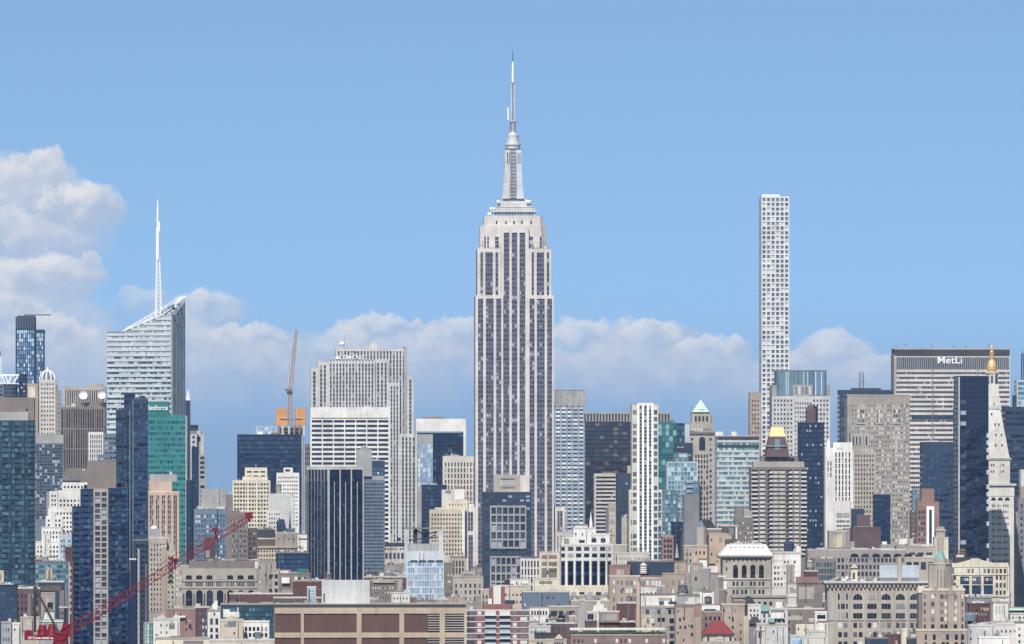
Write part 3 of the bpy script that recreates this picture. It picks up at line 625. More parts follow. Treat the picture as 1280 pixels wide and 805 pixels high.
# ---- white frame with dark glass
b = B('white_framed_office', 'dark glass office block framed by a broad white top band and white right edge', 518.5, 582.5, 5000, 40, cat='office tower')
b.mass('navy', 541, 521, 579.5, 1.5, 39, nx=12, rh=4.6, wx=.94, wy=.86, g='navy', mg=.5, top=1, wb=690, roof=None, sides=False)
b.box('white_band', 'white', b.x0, b.x1, 523.5, 539.4, 0, 40); b.box('white_edge', 'white', b.x1-3.2, b.x1, 539.4, None, 0, 40)
b.box('mechanical_screen', 'taupe', 527.5, 554.5, 521, 523.5, 6, 20); b.box('rear_edge', 'lgrey', 519, 521.5, 539.4, None, .8, 40)
b.box('lift_shaft_wall', 'grey', 521.8, 541, 543, None, -3, 1.4)
for j in range(9):
    q = MB()
    for i in range(6): x = 522.5+i*3.1; q.poly([(b.X(x), -3*b.s-.1, b.Z(560+j*6)), (b.X(x+2.8), -3*b.s-.1, b.Z(560+j*6)), (b.X(x+2.8), -3*b.s-.1, b.Z(555+j*6)), (b.X(x), -3*b.s-.1, b.Z(555+j*6))], b.rnd.random())
    b.put('window_row', q, 'g:pale', None, True)
b = B('dark_flat_office', 'plain navy glass block with flat top below the white framed office', 526.5, 558.5, 4400, 30, cat='office tower')
b.mass('navy', 606, cw=3, rh=5, wx=.9, wy=.8, g='navy', wb=680, top=1.5)
b.clutter(3, 606, hmax=2.5)
b = B('striped_stone_tower', 'pale stone tower with close vertical piers and flat top beside the giant skyscraper', 552.5, 596, 4600, 30, cat='office tower')
b.mass('stone', 570, cw=4.0, rh=7.2, wx=.42, wy=.72, g='dark', skin='lime', t=.7, mode='row', wb=690, top=7)
q = MB(); q.box(b.X(565), b.X(565.4), 9, 9.4, b.Z(570), b.Z(562)); b.put('flagpole', q, 'mgrey'); b.clutter(3, 570, hmax=2)

# ---- navy slab with crane and orange formwork
b = B('navy_slab_office', 'wide flat topped navy glass slab under the orange construction decks', 296.5, 379, 4700, 35, cat='office tower')
b.mass('slate', 543, nx=26, rh=5.6, wx=.82, wy=.62, g='navyl', wb=660, top=2, mg=.8, mode='row', roof='roofdark', skin='navy', t=.4)
b.box('edge_fin', 'grey', 377, 378.6, 543.5, None, -.8, 0); b.clutter(3, 543, hmax=2)
b = B('rooftop_glass_building', 'pale grey glass block just above the left part of the navy slab roof', 320, 346, 5000, 20, cat='office tower')
b.mass('paleblue', 532.6, cw=5, rh=5, wx=.9, wy=.7, g='pale', wb=560, top=1)
b.box('plant_screen', 'signwhite', 322, 329, 540, 543.5, -4, .15)
b = B('tower_under_construction', 'unfinished tower top wrapped in orange formwork panels under the tan crane', 344.5, 383, 5300, 30, cat='building under construction')
b.box('core', 'greystone', 350, 378, 535, None, 6, 26)
for j in range(5):
    b.box('floor_slab', 'rose' if j % 2 else 'grey', 347.5, 381.5, 533+j*5.4, 534+j*5.4, 1, 29)
for (xa, xb) in ((345, 359), (369, 382.4)):
    b.box('formwork_panel', 'orange', xa, xb, 510, 532, 0, 3); b.box('formwork_panel', 'orange', xa, xb, 510.6, 532, 24, 27)
q = MB()
for (xa, xb) in ((345, 359), (369, 382.4)):
    for k in range(5): x = xa+.6+k*(xb-xa-1.2)/4; q.box(b.X(x)-.12, b.X(x)+.12, -.35, -.02, b.Z(532), b.Z(510))
q.box(b.X(350), b.X(378), -.8, -.4, b.Z(524), b.Z(523.4)); b.put('walers', q, 'taupe')
for (xa, m) in ((347.5, 'rose'), (352, 'lgrey'), (360, 'paleblue'), (366.5, 'rose'), (373, 'rose'), (378.6, 'lgrey')): b.box('column', m, xa, xa+2.6, 532, 545, 0, 2)
# the tan crane on it
def lattice(mb, A, Bp, w0, w1, n, t):
    A, Bp = Vector(A), Vector(Bp); d = (Bp-A).normalized(); u = Vector((0, 1, 0)); v = d.cross(u).normalized()
    cor = lambda k, q: A+(Bp-A)*k+u*q[0]*(w0+(w1-w0)*k)/2+v*q[1]*(w0+(w1-w0)*k)/2
    qs = ((-1,-1),(1,-1),(1,1),(-1,1))
    for q in qs: mb.bar(cor(0, q), cor(1, q), t)
    for i in range(n):
        a, e_ = i/n, (i+1)/n
        for j in range(4):
            q, q2 = qs[j], qs[(j+1) % 4]
            if i % 2: q, q2 = q2, q
            mb.bar(cor(a, q), cor(e_, q2), t*.6)
        for j in range(4): mb.bar(cor(e_, qs[j]), cor(e_, qs[(j+1) % 4]), t*.5)
sC = 5302/F; e = bpy.data.objects.new('luffing_crane', None); COL.objects.link(e); e.location = ((362.5-640)*sC, 5302, HC+(HY-533)*sC); tag(e, 'slim tan luffing crane rising steeply above the orange formwork panels', 'crane')
def pc(x, y, d=0): return ((x-362.5)*sC, d, (533-y)*sC)
q = MB(); lattice(q, pc(362.5, 533), pc(362.5, 493), 2.9, 2.6, 12, .55); q.build('mast', 'cranetan', e)
q = MB(); q.box(-2.6, 2.2, -1.6, 1.6, pc(0, 493)[2], pc(0, 489)[2]); q.build('slewing_cab', 'dgrey', e)
q = MB(); q.box(-4.6, 1.5, -1.3, 1.3, pc(0, 489)[2], pc(0, 486)[2]); q.build('machinery_deck', 'taupe', e)
q = MB(); lattice(q, pc(362.8, 489), pc(370.6, 412), 2.8, 1.7, 22, .5); q.build('jib', 'cranetan', e)
q = MB(); q.bar(pc(359.6, 488), pc(358.6, 470), .6); q.bar(pc(362.6, 488), pc(358.6, 470), .5); q.bar(pc(358.6, 470), pc(359.6, 463), .25); q.build('a_frame', 'lgrey', e)
q = MB(); q.bar(pc(358.6, 470), pc(370, 418), .22); q.build('luffing_rope', 'mgrey', e)

# ---- left far group
b = B('blue_glass_tower', 'tall bright blue glass tower with dark notched top at far left', 19.5, 55.5, 5900, 30, cat='skyscraper')
b.mass('slate', 396, 19.5, 44, 0, 30, nx=8, rh=5.2, wx=.72, wy=.9, g='skyg', wb=500, top=16, mode='col', roof='roofdark', skin='slate', t=.4)
b.mass('slate', 412, 44, 55.3, 1, 30, nx=4, rh=5.2, wx=.72, wy=.9, g='skyg', wb=500, top=4, mode='col', roof='roofdark', skin='slate', t=.4)
b.poly('dark_crown', 'slate', [(20, 411.5), (43.8, 411.5), (43.8, 394.5), (22, 394.5)], -1, -.5)
q = MB()
for i in range(7): x = 21.5+i*3.3; q.box(b.X(x), b.X(x+.7), -1.4*b.s, -1.05*b.s, b.Z(411), b.Z(395))
b.put('crown_fins', q, 'bluegrey'); b.box('maintenance_rig', 'taupe', 30, 63.5, 392.6, 394.2, 4, 6); b.box('rig_mast', 'taupe', 42, 44, 393.4, 396, 4, 8)
b = B('ringed_dome_tower', 'slim cream tower with white ribbed dome on top at far left', 48.5, 76, 4850, 24, cat='skyscraper')
b.mass('stone', 474.5, 49, 69.5, 2, 22, cw=3.6, rh=5.6, wx=.5, wy=.4, g='dim', wb=600, skin='lime', t=.3, top=3); b.mass('greystone', 481, 66, 71.5, 3.5, 22, cw=2.5, rh=5.6, g='dim', wb=600); b.mass('greystone', 488, 71, 75.6, 4, 22, cw=2.4, rh=5.6, g='dim', wb=600)
q = MB(); q.lathe(b.X(59), 12*b.s, [(9.4*b.s*cos(a*pi/20), b.Z(474.5)+11.5*b.s*sin(a*pi/20)) for a in range(0, 11)], 20); dm = b.put('dome', q, 'bluegrey')
q = MB()
for k in range(10):
    a = 2*pi*k/10+.2
    for j in range(6):
        t0, t1 = j*pi/12, (j+1)*pi/12; r = 9.8*b.s
        q.bar((b.X(59)+r*cos(t0)*cos(a), 12*b.s+r*cos(t0)*sin(a), b.Z(474.5)+12*b.s*sin(t0)), (b.X(59)+r*cos(t1)*cos(a), 12*b.s+r*cos(t1)*sin(a), b.Z(474.5)+12*b.s*sin(t1)), .8)
q.lathe(b.X(59), 12*b.s, [(.9, b.Z(463)), (.2, b.Z(458.5))], 8); b.put('dome_ribs', q, 'signwhite', dm)
b = B('drum_topped_office', 'office block topped by a dark cylindrical drum and white roof truss, left edge', -14, 23, 4500, 26, cat='office tower')
b.mass('navy', 480, -14, 5, 4, 24, cw=4, rh=5, wx=.9, wy=.6, g='navyl', wb=520, top=1, skin='bluegrey')
q = MB(); q.lathe(b.X(12.4), 10*b.s, [(9.2*b.s, b.Z(530)), (9.2*b.s, b.Z(480))], 28); dr = b.put('drum', q, 'slate')
q = MB()
for k in range(5): q.lathe(b.X(12.4), 10*b.s, [(9.3*b.s, b.Z(484+k*5)), (9.3*b.s, b.Z(483.2+k*5))], 28)
b.put('drum_bands', q, 'bluegrey', dr)
q = MB()
for d in (2, 16):
    q.box(b.X(-4), b.X(24), d*b.s, d*b.s+1.4, b.Z(469.4), b.Z(467.8))
    for (xa, ya, xb, yb_) in ((2, 468, 6, 480), (10, 480, 6, 468), (10, 480, 14, 468), (22.5, 468, 16, 480), (3, 479.5, 23, 479.5)): q.bar((b.X(xa), d*b.s, b.Z(ya)), (b.X(xb), d*b.s, b.Z(yb_)), .5)
b.put('roof_truss', q, 'signwhite')
b = B('dark_glass_fin_tower', 'narrow dark tower top with stacked bands beside the drum topped office', 24, 34, 4460, 20, cat='office tower')
b.mass('slate', 467.5, cw=3, rh=4.4, wx=.8, wy=.6, g='slate', wb=530, top=1.5, skin='navy')
b = B('pink_framed_building', 'pinkish stone block framing a cream panel below the blue glass tower', 32, 48.5, 4700, 22, cat='building')
b.mass('pink', 479.5, roof='roofgrey'); b.box('cream_panel', 'cream', 35.5, 44, 483.5, 500, -.5, 0)
e = bpy.data.objects.new('radio_mast', None); COL.objects.link(e); sC = 5200/F; e.location = ((1.2-640)*sC, 5200, HC+(HY-500)*sC); tag(e, 'white lattice radio mast cut by the left edge of the picture', 'radio mast')
q = MB(); lattice(q, (0, 0, 0), (-.5, 0, 54*sC), 3.2, 1.6, 12, .45); q.build('lattice', 'signwhite', e)
q = MB(); q.bar((-.5, 0, 54*sC), (-.5, 0, 61*sC), .4); q.build('tip', 'redpaint', e)
q = MB(); q.box(-1.6, 1.8, -1, 1, 18*sC, 22*sC); q.build('antenna_box', 'signwhite', e)
b = B('mast_base_building', 'plain grey building top carrying the white radio mast, left edge', -10, 9, 5190, 20, cat='building')
b.mass('grey', 500)

b = B('pinstriped_tan_slab', 'tan slab tower with fine vertical stripes behind the two round dishes', 79.5, 133, 5600, 30, cat='office tower')
b.mass('taupe', 483.5, cw=2.8, rh=30, wx=.5, wy=.93, g='brown', wb=600, top=3, skin='stone', t=.6, mode='col', sides=False); b.box('penthouse', 'stone', 112, 128, 479.5, 483.5, 5, 24)
b = B('pinstriped_brown_slab', 'dark brown slab tower with fine vertical stripes, carrying two round dishes', 60.5, 132, 5100, 30, cat='office tower')
b.mass('brown', 509, cw=2.9, rh=25, wx=.55, wy=.94, g='brown', wb=620, top=2, skin='taupe', t=.5, mode='col', sides=False, chance=1)
b.clutter(6, 509, 64, 96, 5); b.box('roof_wall', 'taupe', 97, 132, 503, 509, 9, 24)
dish(104.2, 493.6, 5101.5, 5.4, 'left of the two big white roof dishes on the brown striped slab', 509, 'signwhite')
dish(127.2, 493.6, 5101.5, 5.0, 'right of the two big white roof dishes on the brown striped slab', 509, 'signwhite')
b = B('cream_fluted_tower', 'small cream tower of close vertical ribs in front of the brown striped slab', 110.5, 130, 4300, 20, cat='office tower')
b.mass('stone', 540, cw=2.6, rh=6, wx=.5, wy=.8, g='dim', wb=600, top=3, skin='offwhite', mode='col')
b = B('plain_sided_block', 'blue grey office block with plain sides left of the navy twin shaft tower', 122.5, 147, 3700, 20, cat='office tower')  # even blue grey wall colour
b.mass('bluegrey', 542, 129, 147, 0, cw=5, rh=6, wx=.8, wy=.4, g='slate', wb=620); b.mass('bluegrey', 568, 122.5, 138, -4, 10, cw=5, rh=6, wx=.8, wy=.4, g='slate', wb=600)
b = B('glass_cube_office', 'grey blue glass office with pale blank top band at left', 41.5, 80.5, 3900, 26, cat='office tower')
b.mass('bluegrey', 543.5, cw=3.3, rh=3.9, wx=.86, wy=.8, g='slate', wb=650, top=12); b.box('top_band', 'grey', 41.6, b.x1, 543.5, 554.5, -.6, -.1); b.clutter(2, 543.5, hmax=2)
# green glass tower with lettering
b = B('teal_glass_tower', 'teal green glass office tower with white lettering on its raised top', 183, 234.5, 4700, 28, cat='office tower')
b.mass('tealb', 519, 183, 233.4, 0, 28, nx=5, rh=7.05, wx=.93, wy=.50, g='tealdk', wb=700, top=5.5, mode='row', sub=3, mg=1, skin='tealb', t=.35, roof='roofgrey', wname='window_band', chance=.86)
b.mass('teal', 502, 170, 211.5, -1, 27, yb=520, roof='roofgrey')
text('salesforce', 179.6, 209.9, 509.6, 6.4, b, 'signwhite', out=1*b.s+.9)
b.box('corner_fin', 'grey', 231.6, 234, 519.5, None, -1.2, 0)
b = B('needle_topped_dark_tower', 'thin dark tower with a white pointed tip beside the teal glass tower', 229.5, 238, 5100, 14, cat='office tower')
b.mass('slate', 500.5, cw=3, rh=6, g='navyl', wb=600); q = MB(); q.frus(b.X(235.3), 4, b.Z(500.4), b.Z(486.5), 1.4, .1, 4, 0); b.put('pointed_tip', q, 'signwhite'); b.box('roof_house', 'lgrey', 230, 232, 494, 500.5, 1, 5)
b = B('round_topped_dark_tower', 'dark tower top with rounded penthouse behind the white open frame', 236, 248, 5300, 16, cat='office tower')
b.mass('slate', 535.5, cw=3, rh=6, g='navyl', wb=620); q = MB(); q.lathe(b.X(242), 7*b.s, [(5.5*b.s, b.Z(535.5)), (5.5*b.s, b.Z(532)), (4.8*b.s, b.Z(531))], 16); b.put('round_penthouse', q, 'navy')
b = B('white_open_frame_tower', 'light grey tower top with tall open concrete frame', 237.5, 255.5, 5050, 16, cat='office tower')
b.mass('lgrey', 538.5, 238, 246, 0, cw=4, rh=6, g='dim', wb=620, top=5); b.mass('lgrey', 538.5, 250.8, 253, 0, 4, roof=None); b.mass('lgrey', 538.5, 238, 253, 0, 4, yb=543, roof='roofpale'); b.mass('grey', 546, 245.6, 253, 8, 16); b.mass('lgrey', 540, 253, 255, .5, 14, roof=None)
b = B('dark_blue_slab', 'very dark blue slab filling the gap right of the teal glass tower', 232.8, 248.5, 4500, 22, cat='office tower')
b.mass('navy', 600, b.x0, 240, 0, cw=3, rh=6, g='navy', wb=700); b.mass('navy', 558.5, 239.5, b.x1, 2, cw=3, rh=6, g='navy', wb=700)
b = B('grey_banded_tower', 'narrow grey tower with white floor bands beside open sky', 248.5, 257.5, 4700, 16, cat='office tower')
b.mass('slate', 567.5, cw=9, rh=6, wx=.9, wy=.6, g='dark', wb=640, top=2, skin='grey')

# ---- right of centre
b = B('white_pier_tower', 'office tower with white piers, silvery glass and a dark grey crown', 691.5, 730.5, 4600, 32, cat='office tower')
b.mass('mgrey', 488, nx=5, rh=4.95, wx=.70, wy=.56, g='silver', wb=700, top=19.5, mg=.4, skin='grey', span='slate', t=.5, mode='row')
b.mass('dgrey', 487.6, yb=507, d0=-.4, d1=31.5, x0=b.x0+.2, x1=b.x1-.2, roof='roofdark', name='crown_louvres')
q = MB()
for i in range(6): x = b.x0+i*(b.x1-b.x0)/5; q.box(b.X(x)-.9, b.X(x)+.9, -1.2, -.4*b.s-.05, b.Z(507), b.Z(488.5))
b.put('crown_fins', q, 'grey')
b = B('bronze_glass_slab', 'wide dark bronze glass slab with comb like striped roof screen', 729.5, 838, 5250, 36, cat='office tower')
b.mass('navy', 527, b.x0, 796, 0, nx=11, rh=5.4, wx=.9, wy=.75, g='brown', wb=690, top=1, mg=.6); b.mass('navy', 527.5, 796, b.x1, 6, nx=4, rh=5.4, wx=.9, wy=.75, g='brown', wb=640, top=1)
b.mass('dgrey', 517, b.x0, 837, 2, 30, yb=528, roof='roofdark', name='roof_screen')
q = MB()
for i in range(28): x = b.x0+.6+i*3.88; q.box(b.X(x), b.X(x+1.7), 2*b.s-1.1, 2*b.s-.03, b.Z(527.5), b.Z(517.4))
q.box(b.X(b.x0), b.X(837), 2*b.s-1.2, 2*b.s+1, b.Z(517.4), b.Z(515.6)); b.put('screen_fins', q, 'grey')
q = MB()
for x in (779, 781.5, 785, 789): q.box(b.X(x), b.X(x)+.3, 12, 12.3, b.Z(516), b.Z(516-b.rnd.uniform(3, 10)))
b.put('antennas', q, 'mgrey')
b = B('striped_concrete_office', 'tan concrete office tower with dark ribbon windows right of the silvery pier tower', 741.5, 771.5, 4300, 22, cat='office tower')
b.mass('stone', 592, nx=8, rh=4.85, wx=1, wy=.52, g='dark', wb=700, top=2.5, mg=2.2, skin='lime', t=.4); b.box('penthouse', 'taupe', 753, 768, 589.6, 592, 6, 18)
b = B('slate_plain_tower', 'plain dark slate tower with few small lit windows beside the white finned tower', 769.5, 791, 4220, 24, cat='office tower')
b.mass('slate', 591.5, cw=4.6, rh=6.6, wx=.55, wy=.4, g='slate', wb=700, chance=.5, sides=False); b.box('penthouse', 'pink', 785, 790, 582, 592, 10, 20)
b = B('white_finned_tower', 'slender tower with bright white vertical fins and cream glazed corners', 789.5, 823.5, 3600, 26, cat='apartment tower')
b.mass('cream', 506, 790, 823, 1, 26, yb=None, nx=1, rh=8.6, wx=.0001, wy=.6, sides=False)
for (xa, xb) in ((791, 795.8), (817.4, 821.8)):
    for j in range(26): b.window(xa, xb, 512.5+j*8.6, 518+j*8.6, 'park' if xa < 800 else 'blue', 1, name='corner_window')
q = MB()
for x in (796.8, 802.6, 808.6, 814.4): q.box(b.X(x), b.X(x+2.5), -.5*b.s, 1*b.s-.02, b.Z(712), b.Z(504.6))
b.put('white_fins', q, 'signwhite')
for (xa, xb) in ((799.4, 802.5), (805.2, 808.5), (811.2, 814.3)):
    q = MB()
    for j in range(48): q.poly([(b.X(xa), .95*b.s, b.Z(511+j*4.3)), (b.X(xb), .95*b.s, b.Z(511+j*4.3)), (b.X(xb), .95*b.s, b.Z(507.4+j*4.3)), (b.X(xa), .95*b.s, b.Z(507.4+j*4.3))], b.rnd.random())
    b.put('window_strip', q, 'g:slate', None, True)
b.mass('cream', 612, 786.8, 827.5, 2.2, 27, nx=1, wx=.0001, sides=False)
for (xa, xb) in ((788.6, 794.6), (822.8, 826.6)):
    for j in range(11): b.window(xa, xb, 615.5+j*8.6, 622+j*8.6, 'blue', 2.2, name='corner_window')
for xa in (822.6,):
    for j in range(11): b.box('balcony', 'lgrey', xa, xa+5.4, 622+j*8.6, 623.2+j*8.6, 1.4, 2.2)
b.box('roof_house', 'white', 797, 817, 503.6, 506, 4, 20)
b = B('green_glass_office', 'dark green glass office block with flat top right of the white finned tower', 822.5, 856, 4700, 26, cat='office tower')
b.mass('teal', 528, 822.5, 846, 0, nx=5, rh=7.4, wx=.96, wy=.86, g='teal', wb=640, top=2, mg=.3); b.mass('navy', 529, 846, b.x1, 1, nx=3, rh=7.4, wx=.95, wy=.86, g='tealdk', wb=640, top=2, mg=.3); b.clutter(3, 528, hmax=3)
b = B('pale_green_sliver', 'thin pale green glass sliver between the green office and pyramid roofed tower', 855, 862, 4950, 12, cat='office tower'); b.mass('paleblue', 530); 
b.box('pink_core', 'rose', 856.5, 860.5, 553, None, -3, 0)
b = B('low_slate_block', 'low dark slate block with flat roof below the green glass office', 842.5, 866, 4300, 22, cat='office building'); b.mass('slate', 553.5, cw=5, rh=5, wx=.8, wy=.3, g='slate', wb=600, top=3)
b = B('aqua_stepped_glass', 'stepped pale aqua glass tower with balconies left of the pyramid roofed tower', 828, 875, 4000, 26, cat='apartment tower')
b.mass('bluegrey', 566, 844, 861, 4, nx=4, rh=5, wx=.9, wy=.85, g='aqua', wb=600, top=1); b.mass('bluegrey', 577, 833.5, 872.5, 1, nx=9, rh=5.6, wx=.88, wy=.84, g='aqua', wb=650, top=1.2, skin='paleblue', t=.25)
b.mass('bluegrey', 612, 826.5, 846, -3, nx=5, rh=5.6, wx=.9, wy=.84, g='aqua', wb=700, top=1.2, skin='bluegrey', t=.3); b.mass('bluegrey', 602, 857, 874, -1, 1, nx=3, rh=5.6, wx=.85, wy=.7, g='aqua', wb=640)
for j in range(5): b.box('balcony', 'paleblue', 858, 866, 602+j*6, 603.4+j*6, -2.6, .15)
b = B('blank_grey_block', 'blank blue grey block with plain walls below the stepped aqua glass tower', 853.5, 874, 3400, 22, cat='building'); b.mass('mgrey', 618); 
# pyramid-roofed stone tower
b = B('pyramid_roofed_tower', 'stone tower with pale mint pyramid roof and big arched window', 856.5, 896, 5000, 26, cat='skyscraper')
b.mass('stone', 540, 860, 893.5, 0, 26, nx=1, wx=.0001, cap=('taupe', 2.5, 1.2), sides=False); b.mass('stone', 529, 862.5, 891.5, 3, 24, yb=541, name='upper_tier')
b.mass('stone', 515, 865, 888.5, 5, 22, yb=530, cap=('stone', 1, .4), name='belvedere')
for i in range(4): b.window(868.8+i*4.7, 871.2+i*4.7, 520, 526.5, 'dark', 5, .2)
for i in range(7): b.window(864.5+i*3.8, 866.3+i*3.8, 535.5, 538, 'lit', 3, .15)
b.arch(874, 881.4, 546, 563, 'dark', 0, .2)
for j in range(18):
    for (xa, xb) in ((863.5, 866.2), (887, 889.6)): b.window(xa, xb, 547.5+j*6.6, 550.6+j*6.6, 'dim', 0, .12)
for i in range(5): 
    for j in range(16): b.window(869+i*3.5, 871+i*3.5, 568+j*6.6, 572.5+j*6.6, 'dark', 0, .12)
q = MB(); q.frus(b.X(876.6), 13.5*b.s, b.Z(515), b.Z(499.5), 10.4*b.s, .1, 4); rf = b.put('pyramid_roof', q, 'mint'); q = MB(); q.box(b.X(874), b.X(881), 4.5*b.s, 9*b.s, b.Z(515), b.Z(511.5)); b.put('dormer', q, 'grey', rf)
b.box('flue', 'rose', 889, 890.5, 519, 541, 6, 8); b.clutter(4, 540, 858, 894, 3, d0=0, d1=2)
# ribbon glass office
b = B('aqua_ribbon_office', 'broad office block with alternating white and aqua glass ribbons', 893.5, 949, 4400, 30, cat='office tower')
b.mass('offwhite', 544.5, nx=20, rh=6.15, wx=1, wy=.56, g='aqua', wb=700, top=1, mg=.4, skin='lgrey', t=.4, mode='row'); b.box('dark_top_band', 'dgrey', b.x0+.2, b.x1-.2, 545.4, 549, -.9, -.5); b.box('dark_band', 'dgrey', b.x0+.2, b.x1-.2, 556, 559, -.9, -.5)
b.box('penthouse', 'offwhite', 894.5, 904, 539.6, 544.5, 4, 16); b.box('penthouse', 'offwhite', 914.5, 921, 539.6, 544.5, 4, 16)
b = B('pink_notched_tower', 'narrow pinkish tower half hidden behind the slender white grid tower', 935.5, 951, 5600, 22, cat='apartment tower')
b.mass('stone', 490.5, cw=3.6, rh=5.6, wx=.45, wy=.5, g='dim', wb=600, top=8, skin='pink', t=.3)
b.box('red_panel', 'rose', 940.5, 943.6, 518, 526, -1, .15)
# stone tower with glass crown
b = B('glass_crowned_stone_tower', 'broad grey stone tower whose top is a fluted bluish glass crown', 963.5, 1038.5, 5500, 40, cat='skyscraper')
kw = dict(rh=5.65, wx=.5, wy=.52, g='dim', top=3, wb=640, t=.35, skin='lgrey')
b.mass('grey', 495, 965, 1038, 2, 40, nx=17, **kw); b.mass('greystone', 481.5, 1033, 1038, 3, 38, **{**kw, 'top': 30}); b.mass('grey', 481.5, 965, 971, 3, 38, yb=496)
for (xa, xb, d) in ((971, 992, 3.2), (992, 1016, 4.2), (1016, 1033.5, 3)):
    bb = b.mass('bluegrey', 462.5, xa, xb, d, 38, yb=496, nx=max(4, round((xb-xa)/2.5)), rh=31, wx=.62, wy=.97, g='aqua' if xa < 1010 else 'skyg', top=1, mode='col', mg=.2, roof='roofpale', name='glass_crown', wname='crown_pane', skin='bluegrey', t=.4, sides=False)
b.mass('grey', 481, 991.5, 1016, .4, 4, yb=496, nx=5, rh=12, wx=.45, wy=.8, g='lit', top=1, name='gable_front'); b.mass('grey', 495.5, 991.5, 1016, .4, 4, nx=7, **{**kw, 'top': 6})
# navy cupola tower
b = B('navy_cupola_tower', 'dark navy brick tower with rows of pale windows and domed cupola', 997.5, 1031, 4300, 26, cat='office tower')
b.mass('slate', 528, 999, 1030, 0, 26, nx=8, rh=5.9, wx=.58, wy=.5, g='slate', wb=700, top=1.5, skin='navy', t=.25)
b.mass('plum', 510.5, 1009, 1020, 6, 18, yb=529, name='cupola_base'); q = MB(); q.lathe(b.X(1014.7), 12*b.s, [(5.2*b.s, b.Z(512)), (5*b.s, b.Z(508.6)), (3.4*b.s, b.Z(506.4)), (1.2*b.s, b.Z(505.4)), (.1, b.Z(504))], 8); b.put('cupola', q, 'plum'); b.box('cupola_side', 'navy', 1019.5, 1023, 507.5, 529, 8, 16)
b = B('blue_glass_infill', 'deep blue glass block wedged beside the white ribbed tower', 1029, 1044, 4250, 20, cat='office tower')
b.mass('navy', 592, nx=4, rh=6, wx=.92, wy=.8, g='navyl', wb=700, top=1); b.box('roof_rim', 'taupe', 1030, 1036.5, 588.6, 592, 1, 18)
# white ribbed tower
b = B('white_ribbed_tower', 'bright white art deco tower with dark vertical strips and a blank white lower block', 1030.5, 1067, 4050, 24, cat='office tower')
b.mass('white', 553, 1041.5, 1065.5, 2, 24, nx=5, rh=7, wx=.42, wy=.86, g='dark', wb=632, top=12, mode='col', skin='white', t=.7, sides=False)
b.mass('white', 560, 1031.8, 1042, 1.2, 22, yb=None, nx=2, rh=7, wx=.4, wy=.8, g='dark', wb=600, top=16, mode='col', sides=False); q = MB(); q.lathe(b.X(1036.2), 6*b.s, [(2.4*b.s, b.Z(560)), (2.4*b.s, b.Z(554)), (1.4*b.s, b.Z(551)), (.8, b.Z(549.6))], 10); b.put('turret', q, 'signwhite')
b.box('blue_roof', 'royal', 1043, 1054, 553.4, 557.4, 1, 18); b.box('crown_block', 'white', 1045, 1053.5, 556, 561, .2, 18); b.mass('white', 563, 1064, 1067, 1.4, 22)
b.mass('offwhite', 626, 1042.3, 1063, -2, 2, nx=1, wx=.0001, sides=False, name='lower_block')
for i in range(2): b.box('louvre', 'grey', 1045.4+i*8.4, 1053+i*8.4, 641, 646.6, -2.5, -2.1)
for j in range(3):
    for i in range(8): b.window(1045.4+i*2.1, 1046.9+i*2.1, 650.4+j*5.6, 652.8+j*5.6, 'dark', -2, .15)
# stone twin: brown gabled big tower
b = B('dark_slab_tower', 'dark flat topped slab behind the brown stone tower, with small roof mast', 1046.5, 1122, 5300, 30, cat='office tower')
b.mass('slate', 487.5, nx=10, rh=6, wx=.9, wy=.7, g='navyl', wb=600, top=4); b.box('penthouse', 'slate', 1066, 1102, 485, 488, 6, 24)
q = MB(); lattice(q, (b.X(1078), 9, b.Z(486)), (b.X(1078), 9, b.Z(465)), 3.6, 3.2, 5, .4); b.put('roof_mast', q, 'mgrey')
b = B('brown_gothic_tower', 'broad brown stone tower with pointed gable windows near its flat top', 1056.5, 1139, 4650, 36, cat='skyscraper')
b.mass('limed', 493.5, 1059, 1137.5, 0, 36, nx=22, rh=5.6, wx=.52, wy=.5, g='lit', wb=700, top=11, mg=2, skin='limed', t=.3, cap=('stone', 1, .5))
for xc, w in ((1076, 11), (1099, 9), (1121, 11)):
    q = MB(); a, e_ = xc-w/2, xc+w/2; q.prism([(b.X(a), b.Z(530)), (b.X(e_), b.Z(530)), (b.X(e_), b.Z(510)), (b.X(xc), b.Z(503)), (b.X(a), b.Z(510))], -.9, -.36); gb = b.put('gable_bay', q, 'stone')
    for k in range(3): 
        for j in range(3): b.window(a+1+k*(w-2)/3+.3, a+1+(k+1)*(w-2)/3-.3, 512+j*5.8, 516+j*5.8, 'lit', 0, 1.0)
q = MB()
for x in (1062, 1068, 1083, 1091.5, 1107, 1113.5, 1128.5, 1135): q.box(b.X(x), b.X(x+1.2), -.8, -.32, b.Z(690), b.Z(497))
b.put('buttress_piers', q, 'limed')
b = B('grey_gothic_shaft', 'grey stone shaft tower with arched belfry openings in front of the brown tower', 1062.5, 1095, 4350, 24, cat='office tower')
b.mass('stone', 541, 1063.5, 1087, 3, 24, nx=5, rh=14, wx=.45, wy=.75, g='dim', wb=566, top=3, skin='stone'); b.mass('stone', 565, 1063, 1094.5, 0, 24, nx=8, rh=5.8, wx=.45, wy=.55, g='dim', wb=665, top=2, skin='stone', t=.4)
b.box('dark_belt', 'dgrey', 1064, 1081, 594.5, 597, -.6, -.1); b.box('dark_belt', 'dgrey', 1064, 1081, 622.5, 624, -.6, -.1)
